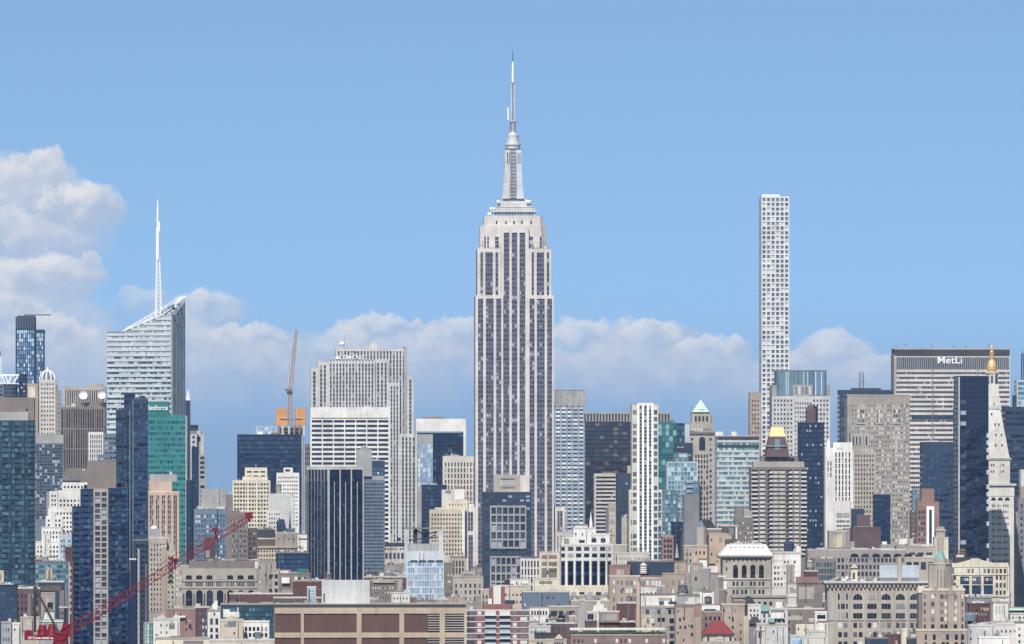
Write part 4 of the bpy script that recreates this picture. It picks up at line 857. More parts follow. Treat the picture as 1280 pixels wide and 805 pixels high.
# big lettered slab
b = B('lettered_slab_office', 'huge broad grey slab of floor bands with white rooftop lettering, right', 1115.5, 1264, 5150, 40, cat='skyscraper')
b.mass('greystone', 443, 1117.5, 1263, 1, 40, nx=56, rh=5.95, wx=.90, wy=.50, g='dark', wb=660, top=20.5, mg=1, mode='row', skin='limestone', t=.6, roof='roofdark')
b.mass('dgrey', 436.8, 1118, 1262.4, 0, 36, yb=445.2, roof='roofdark', name='roof_screen'); b.box('roof_edge', 'stone', 1117.5, 1262.8, 435.4, 437, -.5, 38)
q = MB()
for i in range(60): x = 1120.5+i*2.38; q.box(b.X(x), b.X(x+.9), b.s-1.3, b.s-.52, b.Z(461.5), b.Z(446.5))
b.put('top_fins', q, 'grey'); b.box('top_louvres', 'slate', 1120, 1262, 446.6, 461.4, .05, .45); b.box('corner_pier', 'stone', 1117.3, 1120, 447, None, -1, 1)
q = MB()
for x in (1165, 1221): q.box(b.X(x), b.X(x+.8), -1.9, -.9, b.Z(665), b.Z(446))
b.put('expansion_joint', q, 'mgrey')
for j in range(1): b.box('plant_floor', 'dgrey', 1139, 1262, 518.6, 523.6, -.55, .4)
for i in range(15): b.window(1140+i*8, 1146.6+i*8, 519.4, 523, 'navyl', -.55, .1, 'plant_window')
text('MetLi', 1172, 1202.5, 450.2, 8.4, b, 'signwhite', out=.9)
for x in (1122, 1134, 1167, 1194, 1209, 1238):
    q = MB(); h = b.rnd.uniform(3, 8); q.box(b.X(x), b.X(x)+.5, 14, 14.5, b.Z(436), b.Z(436-h)); q.box(b.X(x)-.8, b.X(x)+1.3, 14, 14.6, b.Z(436-h*.7), b.Z(436-h*.8)); b.put('roof_antenna', q, 'mgrey')
b = B('navy_banded_office', 'dark blue grey office block with thin bands in front of the lettered slab', 1149.5, 1198, 4250, 28, cat='office tower')
b.mass('slate', 552.5, nx=14, rh=7.1, wx=.95, wy=.5, g='navyl', wb=700, top=13, skin='slate', t=.3); b.clutter(4, 552.5, hmax=3, mats=('lgrey', 'offwhite')); 
b = B('brown_side_slab', 'tall thin brown slab edge just left of the near black glass tower', 1191.5, 1203, 3900, 20, cat='office tower'); b.mass('dgrey', 508)
b = B('black_glass_tower', 'nearly black blue glass tower standing left of the white clock tower', 1194.5, 1236, 3150, corner=1198, yaw=6.2, cat='apartment tower')
b.mass('navy', 470, nx=11, rh=6.6, wx=.95, wy=.86, g='ink', wb=705, top=1, mg=.1, mode='row', roof='roofdark')
b.box('pale_edge', 'paleblue', b.x0-.1, b.x0+1.6, 471, None, -.6, 0)
for j in range(20):
    if b.rnd.random() < .6: b.box('edge_balcony', 'paleblue', b.x1-2.6, b.x1+.6, 523+j*9.2, 528.5+j*9.2, -1, 2)
for j in range(14): b.window(b.x0+2.5, b.x0+9.5, 500+j*13.5, 505+j*13.5, 'slate', 0, .35)
q = MB()
for i in range(6): x = b.x0+10+i*4; q.box(b.X(x), b.X(x+.4), 5, 5.4, b.Z(470), b.Z(470-b.rnd.uniform(3, 8)))
b.put('roof_davits', q, 'lgrey')
# white tower with gilded cupola
b = B('gold_topped_white_tower', 'white stone campanile with steep roof and gilded cupola and spire', 1214.5, 1268.5, 3230, 40, cat='skyscraper')
b.mass('palestone', 620, 1218, 1264, 1.5, 38, nx=1, wx=.0001, sides=False, name='shaft'); b.mass('palestone', 605, 1217, 1268, 0, 40, yb=620, cap=('lgrey', 2, 1.), name='loggia'); b.mass('palestone', 612, 1217.5, 1267.6, .6, 39, nx=1, wx=.0001, sides=False)
b.mass('palestone', 573, 1221.5, 1262.8, 2, 38, yb=606, cap=('lgrey', 1.5, .6), name='upper_shaft')
q = MB(); q.frus(b.X(1242.2), 20*b.s, b.Z(573), b.Z(511), 20*b.s, 9.4*b.s, 4); rr = b.put('steep_roof', q, 'palestone')
for (x, y) in ((1243, 505), (1239.8, 517), (1244, 530), (1248.5, 530), (1244.5, 543), (1251.6, 543), (1244, 556), (1252, 556)):
    w_ = MB(); w_.box(b.X(x), b.X(x+1.6), ((573-y)*.171-1.2)*b.s, 12*b.s, b.Z(y+1.6), b.Z(y-1)); b.put('dormer', w_, 'dgrey', rr)
b.box('gallery', 'lgrey', 1233.5, 1251, 494.4, 497.2, 11, 29); b.mass('palestone', 480, 1234.6, 1250, 12.4, 28, yb=495, name='belfry'); b.box('gallery', 'lgrey', 1231.6, 1252.8, 506.5, 511, 9.6, 30.4); b.mass('palestone', 497, 1232.8, 1251.6, 10.6, 29.4, yb=507, name='belfry_base')
chamf(b, 'lantern', 'lgrey', 1235, 1249.6, 466.5, 480, 13, 27, 4)
for x in (1236.4, 1240.4, 1245.6): b.arch(x, x+2.3, 468.8, 478.6, 'dark', 13, .15, 'lantern_opening')
chamf(b, 'lantern_cornice', 'lgrey', 1233.8, 1250.8, 465, 466.5, 12, 28, 4)
q = MB(); cx, cy_ = b.X(1242.2), 20*b.s; q.lathe(cx, cy_, [(r*b.s, b.Z(y)) for r, y in ((5.0, 465.4), (6.1, 461.5), (6.3, 457.5), (5.4, 453.4), (3.8, 450.6), (2.0, 449), (1.5, 448.4))], 16); b.put('gilded_cupola', q, 'gold')
q = MB(); q.lathe(cx, cy_, [(r*b.s, b.Z(y)) for r, y in ((1.1, 448.4), (1.0, 441), (2.4, 440.6), (2.4, 439), (1.3, 437.5), (1.5, 434), (.8, 432), (.2, 425.5))], 12); b.put('gilded_finial', q, 'gold')
q = MB()
for k in range(8): a = 2*pi*k/8+.2; q.bar((cx+2.6*b.s*cos(a), cy_+2.6*b.s*sin(a), b.Z(448)), (cx+2.2*b.s*cos(a), cy_+2.2*b.s*sin(a), b.Z(440)), .25)
b.put('finial_columns', q, 'gold')
for x in (1240.5, 1249.5, 1258.6): b.window(x, x+1.6, 613, 615.4, 'dark', .6, .2)
for i in range(3):
    xa = 1238.8+i*8.7
    q = MB(); b.arch(xa, xa+6, 621.6, 625.2, 'dark', .6, .3, 'loggia_arch')
for j in range(20):
    for (xa, n) in ((1240, 2), (1247, 2), (1254, 3)):
        for k in range(n):
            y = 630.6+j*7.7
            b.window(xa+k*2.6, xa+k*2.6+1.5, y, y+2.6, 'slate', .6, .12)
for (x, y) in ((1238.6, 580), (1241.6, 580), (1250.4, 580), (1253.4, 580), (1238.6, 588), (1241.6, 588), (1250.4, 588), (1253.4, 588)): b.window(x, x+1.6, y, y+2.6, 'dim', 2, .1)
# far right edge
b = B('charcoal_banded_block', 'charcoal office block with thin horizontal bands behind the gilded white tower', 1252, 1300, 4100, 30, cat='office tower')
b.mass('dgrey', 508.5, nx=9, rh=7.2, wx=1, wy=.5, g='navy', wb=720, top=4, skin='slate', t=.3)
b = B('pale_glass_corner', 'pale aqua glass block at the right edge of the picture', 1267.5, 1300, 4900, 26, cat='office tower'); b.mass('paleblue', 475, nx=6, rh=6, wx=1, wy=.7, g='aqua', wb=520, top=1.5)
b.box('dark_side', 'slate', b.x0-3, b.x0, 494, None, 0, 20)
e = bpy.data.objects.new('spire_needle', None); COL.objects.link(e); sC = 5800/F; e.location = ((1278.3-640)*sC, 5800, HC+(HY-475)*sC); tag(e, 'dark slim needle spire cut by the right edge of the picture', 'spire')
q = MB(); lattice(q, (0, 0, 0), (0, 0, 33*sC), 2.6, 2.2, 8, .5); q.build('lattice', 'slate', e); q = MB(); q.bar((0, 0, 33*sC), (0, 0, 37*sC), .4); q.build('tip', 'slate', e)
b = B('spire_base_tower', 'glimpse of pale tower top under the needle spire at the right edge', 1272, 1296, 5790, 20, cat='tower'); b.mass('paleblue', 475)
b = B('slate_corner_block', 'plain slate and pale corner block at right edge beside the gilded white tower', 1266, 1300, 3500, 24, cat='office tower')
b.mass('lgrey', 587, 1276.5, 1300, 3, 24); b.mass('pink', 608, 1276, 1300, 1, 20); b.mass('slate', 622, 1268, 1300, -1, 20, nx=3, rh=8, wx=.5, wy=.5, g='navy', wb=760)
# ================================================================== middle distance
def blk(name, label, x0, x1, yt, Y, m, dep=24, n=3, hm=4., cat=None, yaw=YAW, **k):
    b = B(name, label, x0, x1, Y, dep, yaw=yaw, cat=cat or ('building' if name.endswith('building') or name.endswith('block') or name.endswith('house') else None)); b.mass(m, yt, **k)
    if n: b.clutter(n, yt, hmax=hm)
    return b
# left
b = B('balconied_glass_tower', 'dark teal glass apartment tower with concrete top filling the left edge', -30, 44.5, 3000, 34, cat='apartment tower')
b.mass('navy', 525, nx=18, rh=6.6, wx=.86, wy=.72, g='tealdk', wb=745, top=1, mg=.4, skin='slate', t=.25)
b.mass('taupe', 497, -30, 42.5, 3, 30, yb=526, name='mechanical_floor'); b.mass('grey', 515, -30, 35.5, -.6, 3, yb=525.5, name='parapet_wall')
for x in (13, 30.5, 41): b.box('vertical_fin', 'navy', x, x+1, 525.6, None, -1, 0)
for j in range(28):
    for x in (3, 18, 35): b.box('balcony', 'slate', x, x+7, 531.6+j*6.6, 532.6+j*6.6, -1.8, 0)
b.window(32, 34.4, 511, 513.4, 'dark', 3, .1)
b = B('twin_shaft_navy_tower', 'tall navy glass tower of banded shafts with small raised centre, left', 144.5, 185.3, 3000, 26, cat='apartment tower')
kw = dict(rh=6.9, wx=.97, wy=.66, g='navyl', top=1.2, mg=.4, wb=690, skin='slate', t=.25)
b.mass('navy', 512, 145, 158.6, 2, 24, nx=4, **kw); b.mass('navy', 491, 155, 168.5, 5, 24, nx=3, **kw); b.mass('navy', 499, 166, b.x1, 1, 24, nx=6, **{**kw, 'top': 5})
b.box('pale_rib', 'bluegrey', 162, 163.2, 512, None, .2, 5); b.box('pale_rib', 'bluegrey', 165.6, 166.8, 500, None, .2, 5); b.box('roof_house', 'slate', 174, 181, 494.6, 499, 6, 18); b.box('roof_mast', 'mgrey', 166, 166.7, 486, 492, 10, 11)
b = B('stepped_white_building', 'bright white building climbing in many setbacks between two dark glass towers', 44, 112, 3600, 34, cat='building')
kw = dict(rh=5.6, wx=.5, wy=.5, g='dark', top=3, sides=False)
b.mass('white', 603, 77, 110, 12, 34, nx=7, **{**kw, 'wb': 632}); b.mass('white', 613, 72, 110, 10, 30, nx=8, **{**kw, 'top': 10}); b.mass('white', 614, 61.5, 72, 8, 30, nx=2, **kw)
b.mass('white', 635, 60, 100, 6, 30, nx=9, **{**kw, 'top': 4}); b.mass('white', 645, 57, 78, 4, 28, nx=4, **kw); b.mass('white', 660, 52, 78, 2, 28, nx=6, **kw); b.mass('white', 678, 44, 75, 1, 28, nx=7, **kw); b.mass('white', 697, 44, 71, 0, 28, nx=7, **{**kw, 'wb': 706})
b.mass('offwhite', 640, 62, 69, 3, 10); b.mass('offwhite', 668, 54, 63, .6, 6)
q = MB()
for i in range(6): x = 79+i*3.4; q.box(b.X(x), b.X(x+2.6), 14*b.s, 24*b.s, b.Z(603), b.Z(595.5))
b.put('roof_cooling_units', q, 'mgrey'); b.box('roof_screen', 'dgrey', 77.5, 100, 600.5, 603, 12.4, 13)
b = blk('pinkish_flat_building', 'plain pinkish grey building top above the stepped white building', 79, 110, 588, 4050, 'taupe', 20, 4, 3)
b = blk('beige_windowless_building', 'plain beige block with faint windows at the left of the stepped white building', 43, 59.5, 617, 3900, 'limed', 18, 2, 2, cw=4, rh=6, wx=.4, wy=.35, g='lit', wb=690, chance=.5)
b = blk('grey_stair_building', 'dark grey narrow slab beside the plain beige block', 58, 63.5, 615, 3850, 'greystone', 12, 0)
b = B('striped_navy_tower', 'dark blue glass tower with a tan window grid running up its middle', 89.5, 161.5, 2600, 32, cat='apartment tower')
kw = dict(rh=7.05, wx=.9, wy=.8, g='navyl', top=1.5, mg=.4, wb=808, sides=False)
b.mass('navy', 633, 90, 101, 3, 30, nx=3, **kw); b.mass('navy', 611, 100.5, 117, 1.5, 32, nx=4, **kw); b.mass('navy', 610, 135, b.x1, 1.5, 32, nx=6, **kw)
b.mass('stone', 611.2, 116.8, 135.4, 0, 30, nx=2, rh=7.05, wx=.76, wy=.70, g='slate', mg=1.2, top=3, wb=808, mode='each', skin='limed', t=.5, sides=False)
b.mass('taupe', 577, 109, 145, 5, 26, yb=612, name='mechanical_floor', roof='roofdark'); b.mass('taupe', 575, 127, 141, 10, 24, yb=578, name='mechanical_floor')
for j in range(27):
    for x in (92, 104, 138, 151): b.box('balcony', 'navy', x, x+6, 618+j*7.05, 619+j*7.05, -.6, 1.5) if 618+j*7.05 > 634 or x > 100 else None
q = MB(); q.box(b.X(104), b.X(109), 9, 14, b.Z(611), b.Z(606)); q.box(b.X(146), b.X(155), 9, 18, b.Z(610), b.Z(604)); b.put('bulkhead', q, 'navy')
b = B('dark_back_slab', 'slab with shade put into its navy colour between the striped navy tower and the ornate cream building', 160, 205, 2750, 28, cat='office tower')
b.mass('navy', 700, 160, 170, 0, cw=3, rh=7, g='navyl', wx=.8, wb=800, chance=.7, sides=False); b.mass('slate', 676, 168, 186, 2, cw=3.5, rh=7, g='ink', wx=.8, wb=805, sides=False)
b.mass('navy', 690, 186, 196, 1, cw=3, rh=7, g='ink', wb=805, sides=False); b.mass('navy', 722, 196, 201, 0); b.mass('navy', 748, 201, 209, 0)  # shadow over this slab is put into its navy walls and glass
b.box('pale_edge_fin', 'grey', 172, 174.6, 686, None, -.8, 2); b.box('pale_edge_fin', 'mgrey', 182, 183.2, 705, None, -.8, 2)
b = B('pink_pier_tower', 'pinkish stone tower with tall dark glazed bays and plain peach top storey', 184.5, 224.5, 3450, 26, cat='office tower')
b.mass('pink', 615, nx=5, rh=6.3, wx=.62, wy=.60, g='slate', mg=1.4, top=3, wb=705, skin='peach', span='mgrey', t=.7, mode='row', sides=False, sub=2); b.box('dark_slot', 'dgrey', 219, 221.6, 616, None, -1.1, -.8) 
b.mass('peach', 601.5, 186, 215, 5, 22, yb=615.5, name='top_storey'); b.mass('grey', 593, 187, 221, 8, 22, yb=602, name='plant_room'); b.clutter(5, 593, 188, 220, 4, d0=8); b.box('white_coping', 'white', b.x0, b.x1, 614.2, 615.4, -1.4, 0)
b = B('ornate_cream_building', 'ornate cream stone building with stepped corner and pale domed roof hut', 185.5, 221, 2720, 24, cat='building')
b.mass('limed', 673, 186, 208, 0, cw=4.2, rh=6.2, wx=.42, wy=.5, g='dark', wb=770, top=5, skin='stone', t=.3); b.mass('limed', 690, 207, 219.5, 1, cw=4.4, rh=6.2, wx=.42, wy=.5, g='dark', wb=770, top=4, skin='stone', t=.3); b.mass('pink', 684, 201, 208, -1, 10)
b.mass('grey', 661, 186, 199, 4, 18, yb=674, name='roof_hut'); q = MB(); q.lathe(b.X(192.5), 10*b.s, [(5.2*b.s, b.Z(661)), (4.6*b.s, b.Z(659)), (2.6*b.s, b.Z(657.4)), (.1, b.Z(657))], 14); b.put('low_dome', q, 'white')
for (x, yt) in ((210.5, 668), (214.5, 671)): q = MB(); q.frus(b.X(x), 5, b.Z(690), b.Z(yt), 1.1, .3, 4); b.put('pinnacle', q, 'stone')
b = B('blue_grid_office', 'blue grey gridded office block topped by a plain concrete box', 242.5, 283.5, 3300, 26, cat='office building')
b.mass('mgrey', 636, nx=11, rh=6.3, wx=.74, wy=.62, g='blue', wb=706, top=6, skin='bluegrey', t=.4); b.mass('grey', 611, 251, 274, 6, 24, yb=636.5, name='concrete_box'); b.mass('grey', 611.5, 274, 282.4, 8, 24, yb=636.5, name='concrete_box')
b.box('brick_bay', 'dkbrick', 255, 269, 672, None, -1.6, 0); b.box('grey_bay', 'grey', 257, 262, 688, 697, -1.9, -1.6); b.clutter(6, 636, 243, 283, 3, d0=0, d1=5); b.box('dark_slot', 'slate', 271, 272.6, 637, None, -.9, .15)
b = blk('brown_gap_building', 'slim brown building between the concrete box and the cream apartments', 281, 291, 618, 3700, 'taupe', 16, 1, 2)
b = B('brown_brick_block', 'dull brown brick block with grouped windows crossed by the red crane tip', 287.5, 322, 3150, 24, cat='building')
b.mass('taupe', 640.5, 288, 310, 0, nx=4, rh=6.2, wx=.7, wy=.42, g='slate', wb=706, top=8, sub=2); b.mass('brown', 660, 309, b.x1, 2, nx=2, rh=6.2, wx=.5, wy=.45, g='dark', wb=706, top=4); b.clutter(3, 640.5, 289, 309, 3)
b = B('cream_apartment_slab', 'sunlit cream apartment slab with stepped banded penthouse in front of the navy slab', 290.5, 338, 4000, 26, cat='apartment building')
b.mass('offwhite', 600.5, nx=12, rh=5.1, wx=.64, wy=.52, g='dim', wb=662, top=2.4, skin='cream', t=.5); b.mass('cream', 584.5, 306, 334, 5, 24, yb=601, nx=3, rh=5.4, wx=.72, wy=.36, g='dim', top=2.6); b.mass('cream', 596, 303, 334.5, 3.6, 24, yb=601); b.box('flagpole', 'white', 319.6, 320, 579.5, 584.6, 8, 9); b.clutter(3, 600.5, 291, 303, 2)
for x in (309, 320): b.box('pier', 'white', x, x+1.5, 601, 665, -1, -.4)
b = B('small_white_tower', 'bright white tower with rows of small square windows and a capped notch on top', 345.5, 374, 4150, 22, cat='apartment building')
b.mass('white', 591, nx=9, rh=4.9, wx=.52, wy=.42, g='dark', wb=662, top=3.5); b.mass('white', 584.6, 354.5, 366, 4, 18, yb=591.5); b.box('notch', 'dgrey', 356.5, 362.5, 586.4, 589.4, 3.7, 4)
b = B('grey_shed_building', 'plain light grey block with white windowed base, under a pole mounted tank', 333.5, 369, 3800, 22, cat='building')
b.mass('lgrey', 617, 335, 368, 0, nx=1, wx=.0001, sides=False); b.mass('offwhite', 638, 334, 352, -1.2, 20, nx=5, rh=5.4, wx=.5, wy=.5, g='slate', wb=668, top=2); b.clutter(3, 617, hmax=2)
water_tower(348, 617, 3804, 7.5, 14, 'pink cream tank raised on tall legs above the light grey block', tank='stone', roof='stone', leg=3)
b = B('green_roofed_building', 'cream wide cornice building with dark green roof pavilion and thin pinnacles', 316.5, 373, 3350, 24, cat='building')
b.mass('limed', 667, 344, 372, 0, nx=4, rh=8, wx=.2, wy=.25, g='dark', wb=684, top=3, sides=False); b.mass('sand', 683, 316.5, 372, -1.5, 24, nx=15, rh=5.6, wx=.5, wy=.45, g='dim', wb=706, top=3, cap=('stone', 2, .8)); b.mass('bluegrey', 662, 346, 369, 3, 18, yb=667.5, nx=6, rh=4, wx=.8, wy=.7, g='teal', top=.6)
q = MB(); q.frus(b.X(352), 8*b.s, b.Z(662), b.Z(649), 6*b.s, 3.4*b.s, 4); b.put('mansard_pavilion', q, 'slate'); q = MB(); q.frus(b.X(362.5), 8*b.s, b.Z(662), b.Z(655), 1.8*b.s, 1.4*b.s, 6); q.frus(b.X(362.5), 8*b.s, b.Z(655), b.Z(638), 1.2*b.s, .05, 6); b.put('pinnacle', q, 'slate')
q = MB(); q.frus(b.X(347), 8*b.s, b.Z(662), b.Z(650), 1.7*b.s, .9*b.s, 6); b.put('pinnacle', q, 'slate')
b.mass('dgrey', 662, 317, 344, 4, 20, yb=684, name='dark_roof_storey'); b.mass('brown', 674, 317, 344, .5, 4, yb=684); b.clutter(5, 662, 318, 343, 2.5, mats=('slate', 'dgrey', 'mgrey'))
b = blk('white_narrow_building', 'small bright white wall beside the tower with two striped faces', 372, 385, 668, 3600, 'white', 14, 1, 2); b.box('dark_belt', 'dgrey', 373, 384, 673, 674.4, -.4, 0)
b = blk('grey_blue_gap_tower', 'grey blue tower sliver left of the white grid office', 379.5, 389, 555, 4850, 'bluegrey', 14, 0, cw=2.5, rh=6, g='slate', wb=600)
b.box('tan_pier', 'stone', 379.6, 381.2, 553, None, -1, 0)
# crown-fascia tower with two faces
b = B('two_faced_striped_tower', 'dark glass tower showing two faces with slim white vertical fins', 382.5, 452.8, 3300, corner=410.5, yaw=34, cat='office tower')
D = b.dep; s = b.s
b.mass('navy', 583.5, nx=12, rh=4.6, wx=.98, wy=.8, g='navy', wb=725, top=9, mg=.3, roof='roofgrey', name='wall')
b.box('fascia', 'lgrey', b.x0-.6, b.x1+.6, 583, 587, -1.2, D+.6)
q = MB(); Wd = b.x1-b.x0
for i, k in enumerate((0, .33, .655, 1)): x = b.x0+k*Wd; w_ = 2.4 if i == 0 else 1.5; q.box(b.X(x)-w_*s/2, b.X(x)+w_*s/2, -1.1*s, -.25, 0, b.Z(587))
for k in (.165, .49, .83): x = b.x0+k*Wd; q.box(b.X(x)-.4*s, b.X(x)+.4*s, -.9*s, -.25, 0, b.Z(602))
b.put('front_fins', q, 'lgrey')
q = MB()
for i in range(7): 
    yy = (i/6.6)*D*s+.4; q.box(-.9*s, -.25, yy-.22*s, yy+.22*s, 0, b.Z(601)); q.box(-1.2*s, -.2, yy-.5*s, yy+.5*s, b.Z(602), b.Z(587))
b.put('side_fins', q, 'grey')  # duller than the front fins: this face's shade put into the colour
b = B('plain_navy_block', 'plain mid blue glass block attached right of the tower with two striped faces', 452, 481, 3420, 22, cat='office building')
b.mass('slate', 600, nx=14, rh=4.4, wx=.7, wy=.55, g='navyl', wb=730, top=3, skin='bluegrey', t=.15); b.clutter(3, 600, hmax=2); b.box('plant_box', 'grey', 452.5, 480.6, 594.6, 600.2, 5, 18); b.box('dark_louvre', 'navy', 454, 465, 595.4, 599, 4.6, 5)
b = B('grey_octagon_block', 'small grey stone tower with capped roof lantern before the white grid office', 444.5, 466, 3900, 18, cat='building')
b.mass('grey', 562, 446, 465, 0, nx=1, wx=.0001, sides=False); q = MB(); q.frus(b.X(455.4), 8*b.s, b.Z(562), b.Z(559), 7*b.s, 4*b.s, 8); q.frus(b.X(455.4), 8*b.s, b.Z(559), b.Z(556.6), 3*b.s, 1*b.s, 8); b.put('lantern', q, 'mgrey')
b = blk('slate_terrace_block', 'low slate block with cluttered terrace right of the small capped grey tower', 464, 481, 576, 3950, 'slate', 16, 5, 4, cw=4, rh=5, g='blue', wb=600, top=8)
# white beige low building
b = B('cream_corniced_building', 'cream building with dark cornice and tall lower windows left of the blue glass box', 478.5, 507, 3700, 22, cat='building')
b.mass('lime', 679, nx=8, rh=5.6, wx=.5, wy=.5, g='dark', wb=690, top=4.5, cap=('dgrey', 2.6, .8)); 
for i in range(5): b.window(481.5+i*5, 484.6+i*5, 691, 698.5, 'slate', 0)
for i in range(4): b.window(484+i*5.6, 487.6+i*5.6, 704, 717, 'dark', 0)
b.box('water_box', 'slate', 496, 501, 672, 676.5, 3, 8)
b = B('blue_glass_box', 'bright pale blue glass office cube with open steel canopy on its roof', 505.5, 555.5, 3000, 30, cat='office building')
b.mass('lgrey', 690.5, 509, 555.2, 0, 30, nx=5, rh=8.4, wx=.95, wy=.78, g='pale', wb=756, top=10, mg=.6, mode='row', sub=3, skin='paneltint', t=.3, wname='window_band')
b.box('top_glazing', 'glazeblue', 509.2, 555, 691.4, 700.4, -.6, -.42); b.mass('paleblue', 672, 505.8, 509.2, -.4, 8)
q = MB()
for k in range(4): q.box(b.X(513+k*10.6), b.X(521.6+k*10.6), -.75, -.6, b.Z(701.6), b.Z(700.2)); 
b.put('slot_windows', q, 'dgrey')
b.box('roof_storey', 'grey', 511, 547.5, 680, 690.5, 4, 24); q = MB()
for k in range(10): q.box(b.X(512+k*3.6), b.X(512.5+k*3.6), 3.6*b.s, 4*b.s, b.Z(690.5), b.Z(679))
b.put('railing', q, 'lgrey')
b.box('corner_pylon', 'lgrey', 506.4, 510.6, 662, 690.6, 1, 8); b.box('corner_pylon', 'lgrey', 548, 554.4, 664, 690.6, 1, 8)
b.box('canopy', 'mgrey', 505.6, 552.5, 659.4, 661.2, 1, 14); b.box('canopy_post', 'slate', 518, 521.6, 661.2, 680.5, 8, 12)
q = MB(); q.bar((b.X(519), 10*b.s, b.Z(662)), (b.X(530), 10*b.s, b.Z(668)), .7); q.bar((b.X(530), 10*b.s, b.Z(668)), (b.X(547), 10*b.s, b.Z(665)), .6); q.bar((b.X(511), 9*b.s, b.Z(675)), (b.X(547), 9*b.s, b.Z(672)), .6); q.bar((b.X(524), 9*b.s, b.Z(679)), (b.X(545), 9*b.s, b.Z(668)), .5); b.put('steel_struts', q, 'slate')
b = B('cream_stepped_block', 'cream stepped office building with white roof house below the striped stone tower', 536.5, 593, 3900, 28, cat='office building')
b.mass('sand', 637, 537, 584, 0, nx=12, rh=5.4, wx=.46, wy=.52, g='dark', wb=700, top=4, sub=1); b.mass('cream', 634.5, 544, 584, 3, 26, yb=638); b.mass('cream', 624.5, 558.5, 585, 5, 26, yb=638, nx=6, rh=5, wx=.3, wy=.5, g='dim', top=4)
b.mass('lgrey', 612, 552.5, 567, 9, 24, yb=636); b.mass('white', 611.5, 568, 581, 8, 22, yb=625); b.mass('white', 630, 586, 593, 6, 20, yb=640); b.box('louvre', 'mgrey', 557, 564, 613, 616.5, 8.7, 9); b.box('roof_house', 'mgrey', 569, 580, 608.5, 611.6, 10, 20)
b.box('white_party_wall', 'white', 577.4, 581, 636.5, 696, -1.6, 0); b.box('dark_slot', 'slate', 581, 584, 639, 697, -.8, 0)
b = B('dark_gridded_office', 'dark office block with inset pale stone window grid in front of the giant skyscraper', 602.5, 664.5, 3400, 28, cat='office building')
b.mass('slate', 615, nx=8, rh=5.05, wx=.66, wy=.5, g='slate', wb=745, top=3, mg=1, skin='slate', t=.2)
for (xa, xb, ya, n, rows_) in ((612.5, 657.5, 632, 6, 5), (612.5, 652, 695, 6, 4)):
    q = MB(); c = (xb-xa-1.2)/n; rh_ = 10.3
    for i in range(n+1): q.box(b.X(xa+i*c), b.X(xa+i*c+1.6), -1.1, -.28, b.Z(ya+rows_*rh_+1.5), b.Z(ya))
    for j in range(rows_+1): q.box(b.X(xa)+.1, b.X(xb)-.1, -1.0, -.3, b.Z(ya+j*rh_+2.4), b.Z(ya+j*rh_))
    b.put('stone_grid', q, 'grey')
    for j in range(rows_):
        for i in range(n): b.window(xa+i*c+1.7, xa+(i+1)*c-.1, ya+j*rh_+2.5, ya+(j+1)*rh_-.1, 'slate', 0, .3)
b.mass('stone', 593.5, 617, 650.5, 4, 24, yb=615.5, name='penthouse', roof='roofpale'); q = MB()
for y in (597.6, 608): q.box(b.X(626), b.X(643), 4*b.s-.35, 4*b.s-.05, b.Z(y+1.8), b.Z(y))
b.put('louvre', q, 'mgrey'); q = MB()
for k in range(9): q.box(b.X(627+k*1.8), b.X(628+k*1.8), 4*b.s-.3, 4*b.s-.05, b.Z(602.6), b.Z(601)); q.box(b.X(627+k*1.8), b.X(628.1+k*1.8), 4*b.s-.3, 4*b.s-.05, b.Z(606), b.Z(604.4))
b.put('louvre', q, 'grey'); b.box('louvre_frame', 'lgrey', 625.5, 643.5, 600.3, 607.2, 4-.12, 4)
b = B('white_colonnade_building', 'small white building of tall narrow windows under a shallow blue roof', 649.5, 675, 3250, 20, cat='building')
b.mass('white', 697.5, nx=6, rh=10, wx=.5, wy=.8, g='dim', wb=740, top=2.5, mg=.6, skin='offwhite', t=.5); q = MB(); q.frus(b.X(662), 10*b.s, b.Z(697.5), b.Z(695.2), 11.5*b.s, 6*b.s, 4); b.put('low_roof', q, 'slate'); b.box('belt_course', 'mgrey', b.x0, b.x1, 708.2, 709.4, -1.1, 0)
b = B('cream_framed_brown_building', 'cream framed building with brown brick infill panels left of the white tall windowed building', 673.5, 701, 3300, 20, cat='building')
b.mass('cream', 691); 
for (xa, xb) in ((677, 683.4), (685.6, 696)):
    for (ya, yb) in ((693.8, 698.4), (702, 707), (710, 723.5)): b.box('brick_panel', 'rose' if ya < 700 else 'taupe', xa, xb, ya, yb, -.3, .3)
for i in range(3): b.window(687.5+i*3, 689+i*3, 711.5, 715, 'dark', 0, .3); b.window(687.5+i*3, 689+i*3, 704, 706, 'lit', 0, .3)
b = blk('low_white_sheds_block', 'low white rooftop building under the white colonnade building', 636.5, 661, 725, 3150, 'white', 18, 1, 2)
for x in (645, 651): b.window(x, x+1.4, 727.5, 730, 'dark', 0)
b = B('white_tall_windowed_building', 'white building with giant dark glazed bays, stepped top and small white spire', 699.5, 766, 3000, 34, cat='building')
b.mass('offwhite', 682, nx=1, wx=.0001, sides=False); b.mass('white', 670.5, 702.5, 717.5, 4, 26, yb=682.5); b.mass('white', 661, 717, 745, 3, 30, yb=682.5); b.mass('white', 669, 738, 762, 2, 30, yb=682.5); b.mass('white', 657, 719, 735, 8, 24, yb=662)
q = MB(); q.frus(b.X(739), 8*b.s, b.Z(662), b.Z(655), 2*b.s, 1.9*b.s, 4); q.frus(b.X(739), 8*b.s, b.Z(655), b.Z(640.5), 1.9*b.s, .1, 4); b.put('spire', q, 'white')
xs_ = [(701.5, 706), (710, 716.6), (720, 726.5), (730, 736.5), (740, 746.4), (750, 756.6), (759.6, 764)]
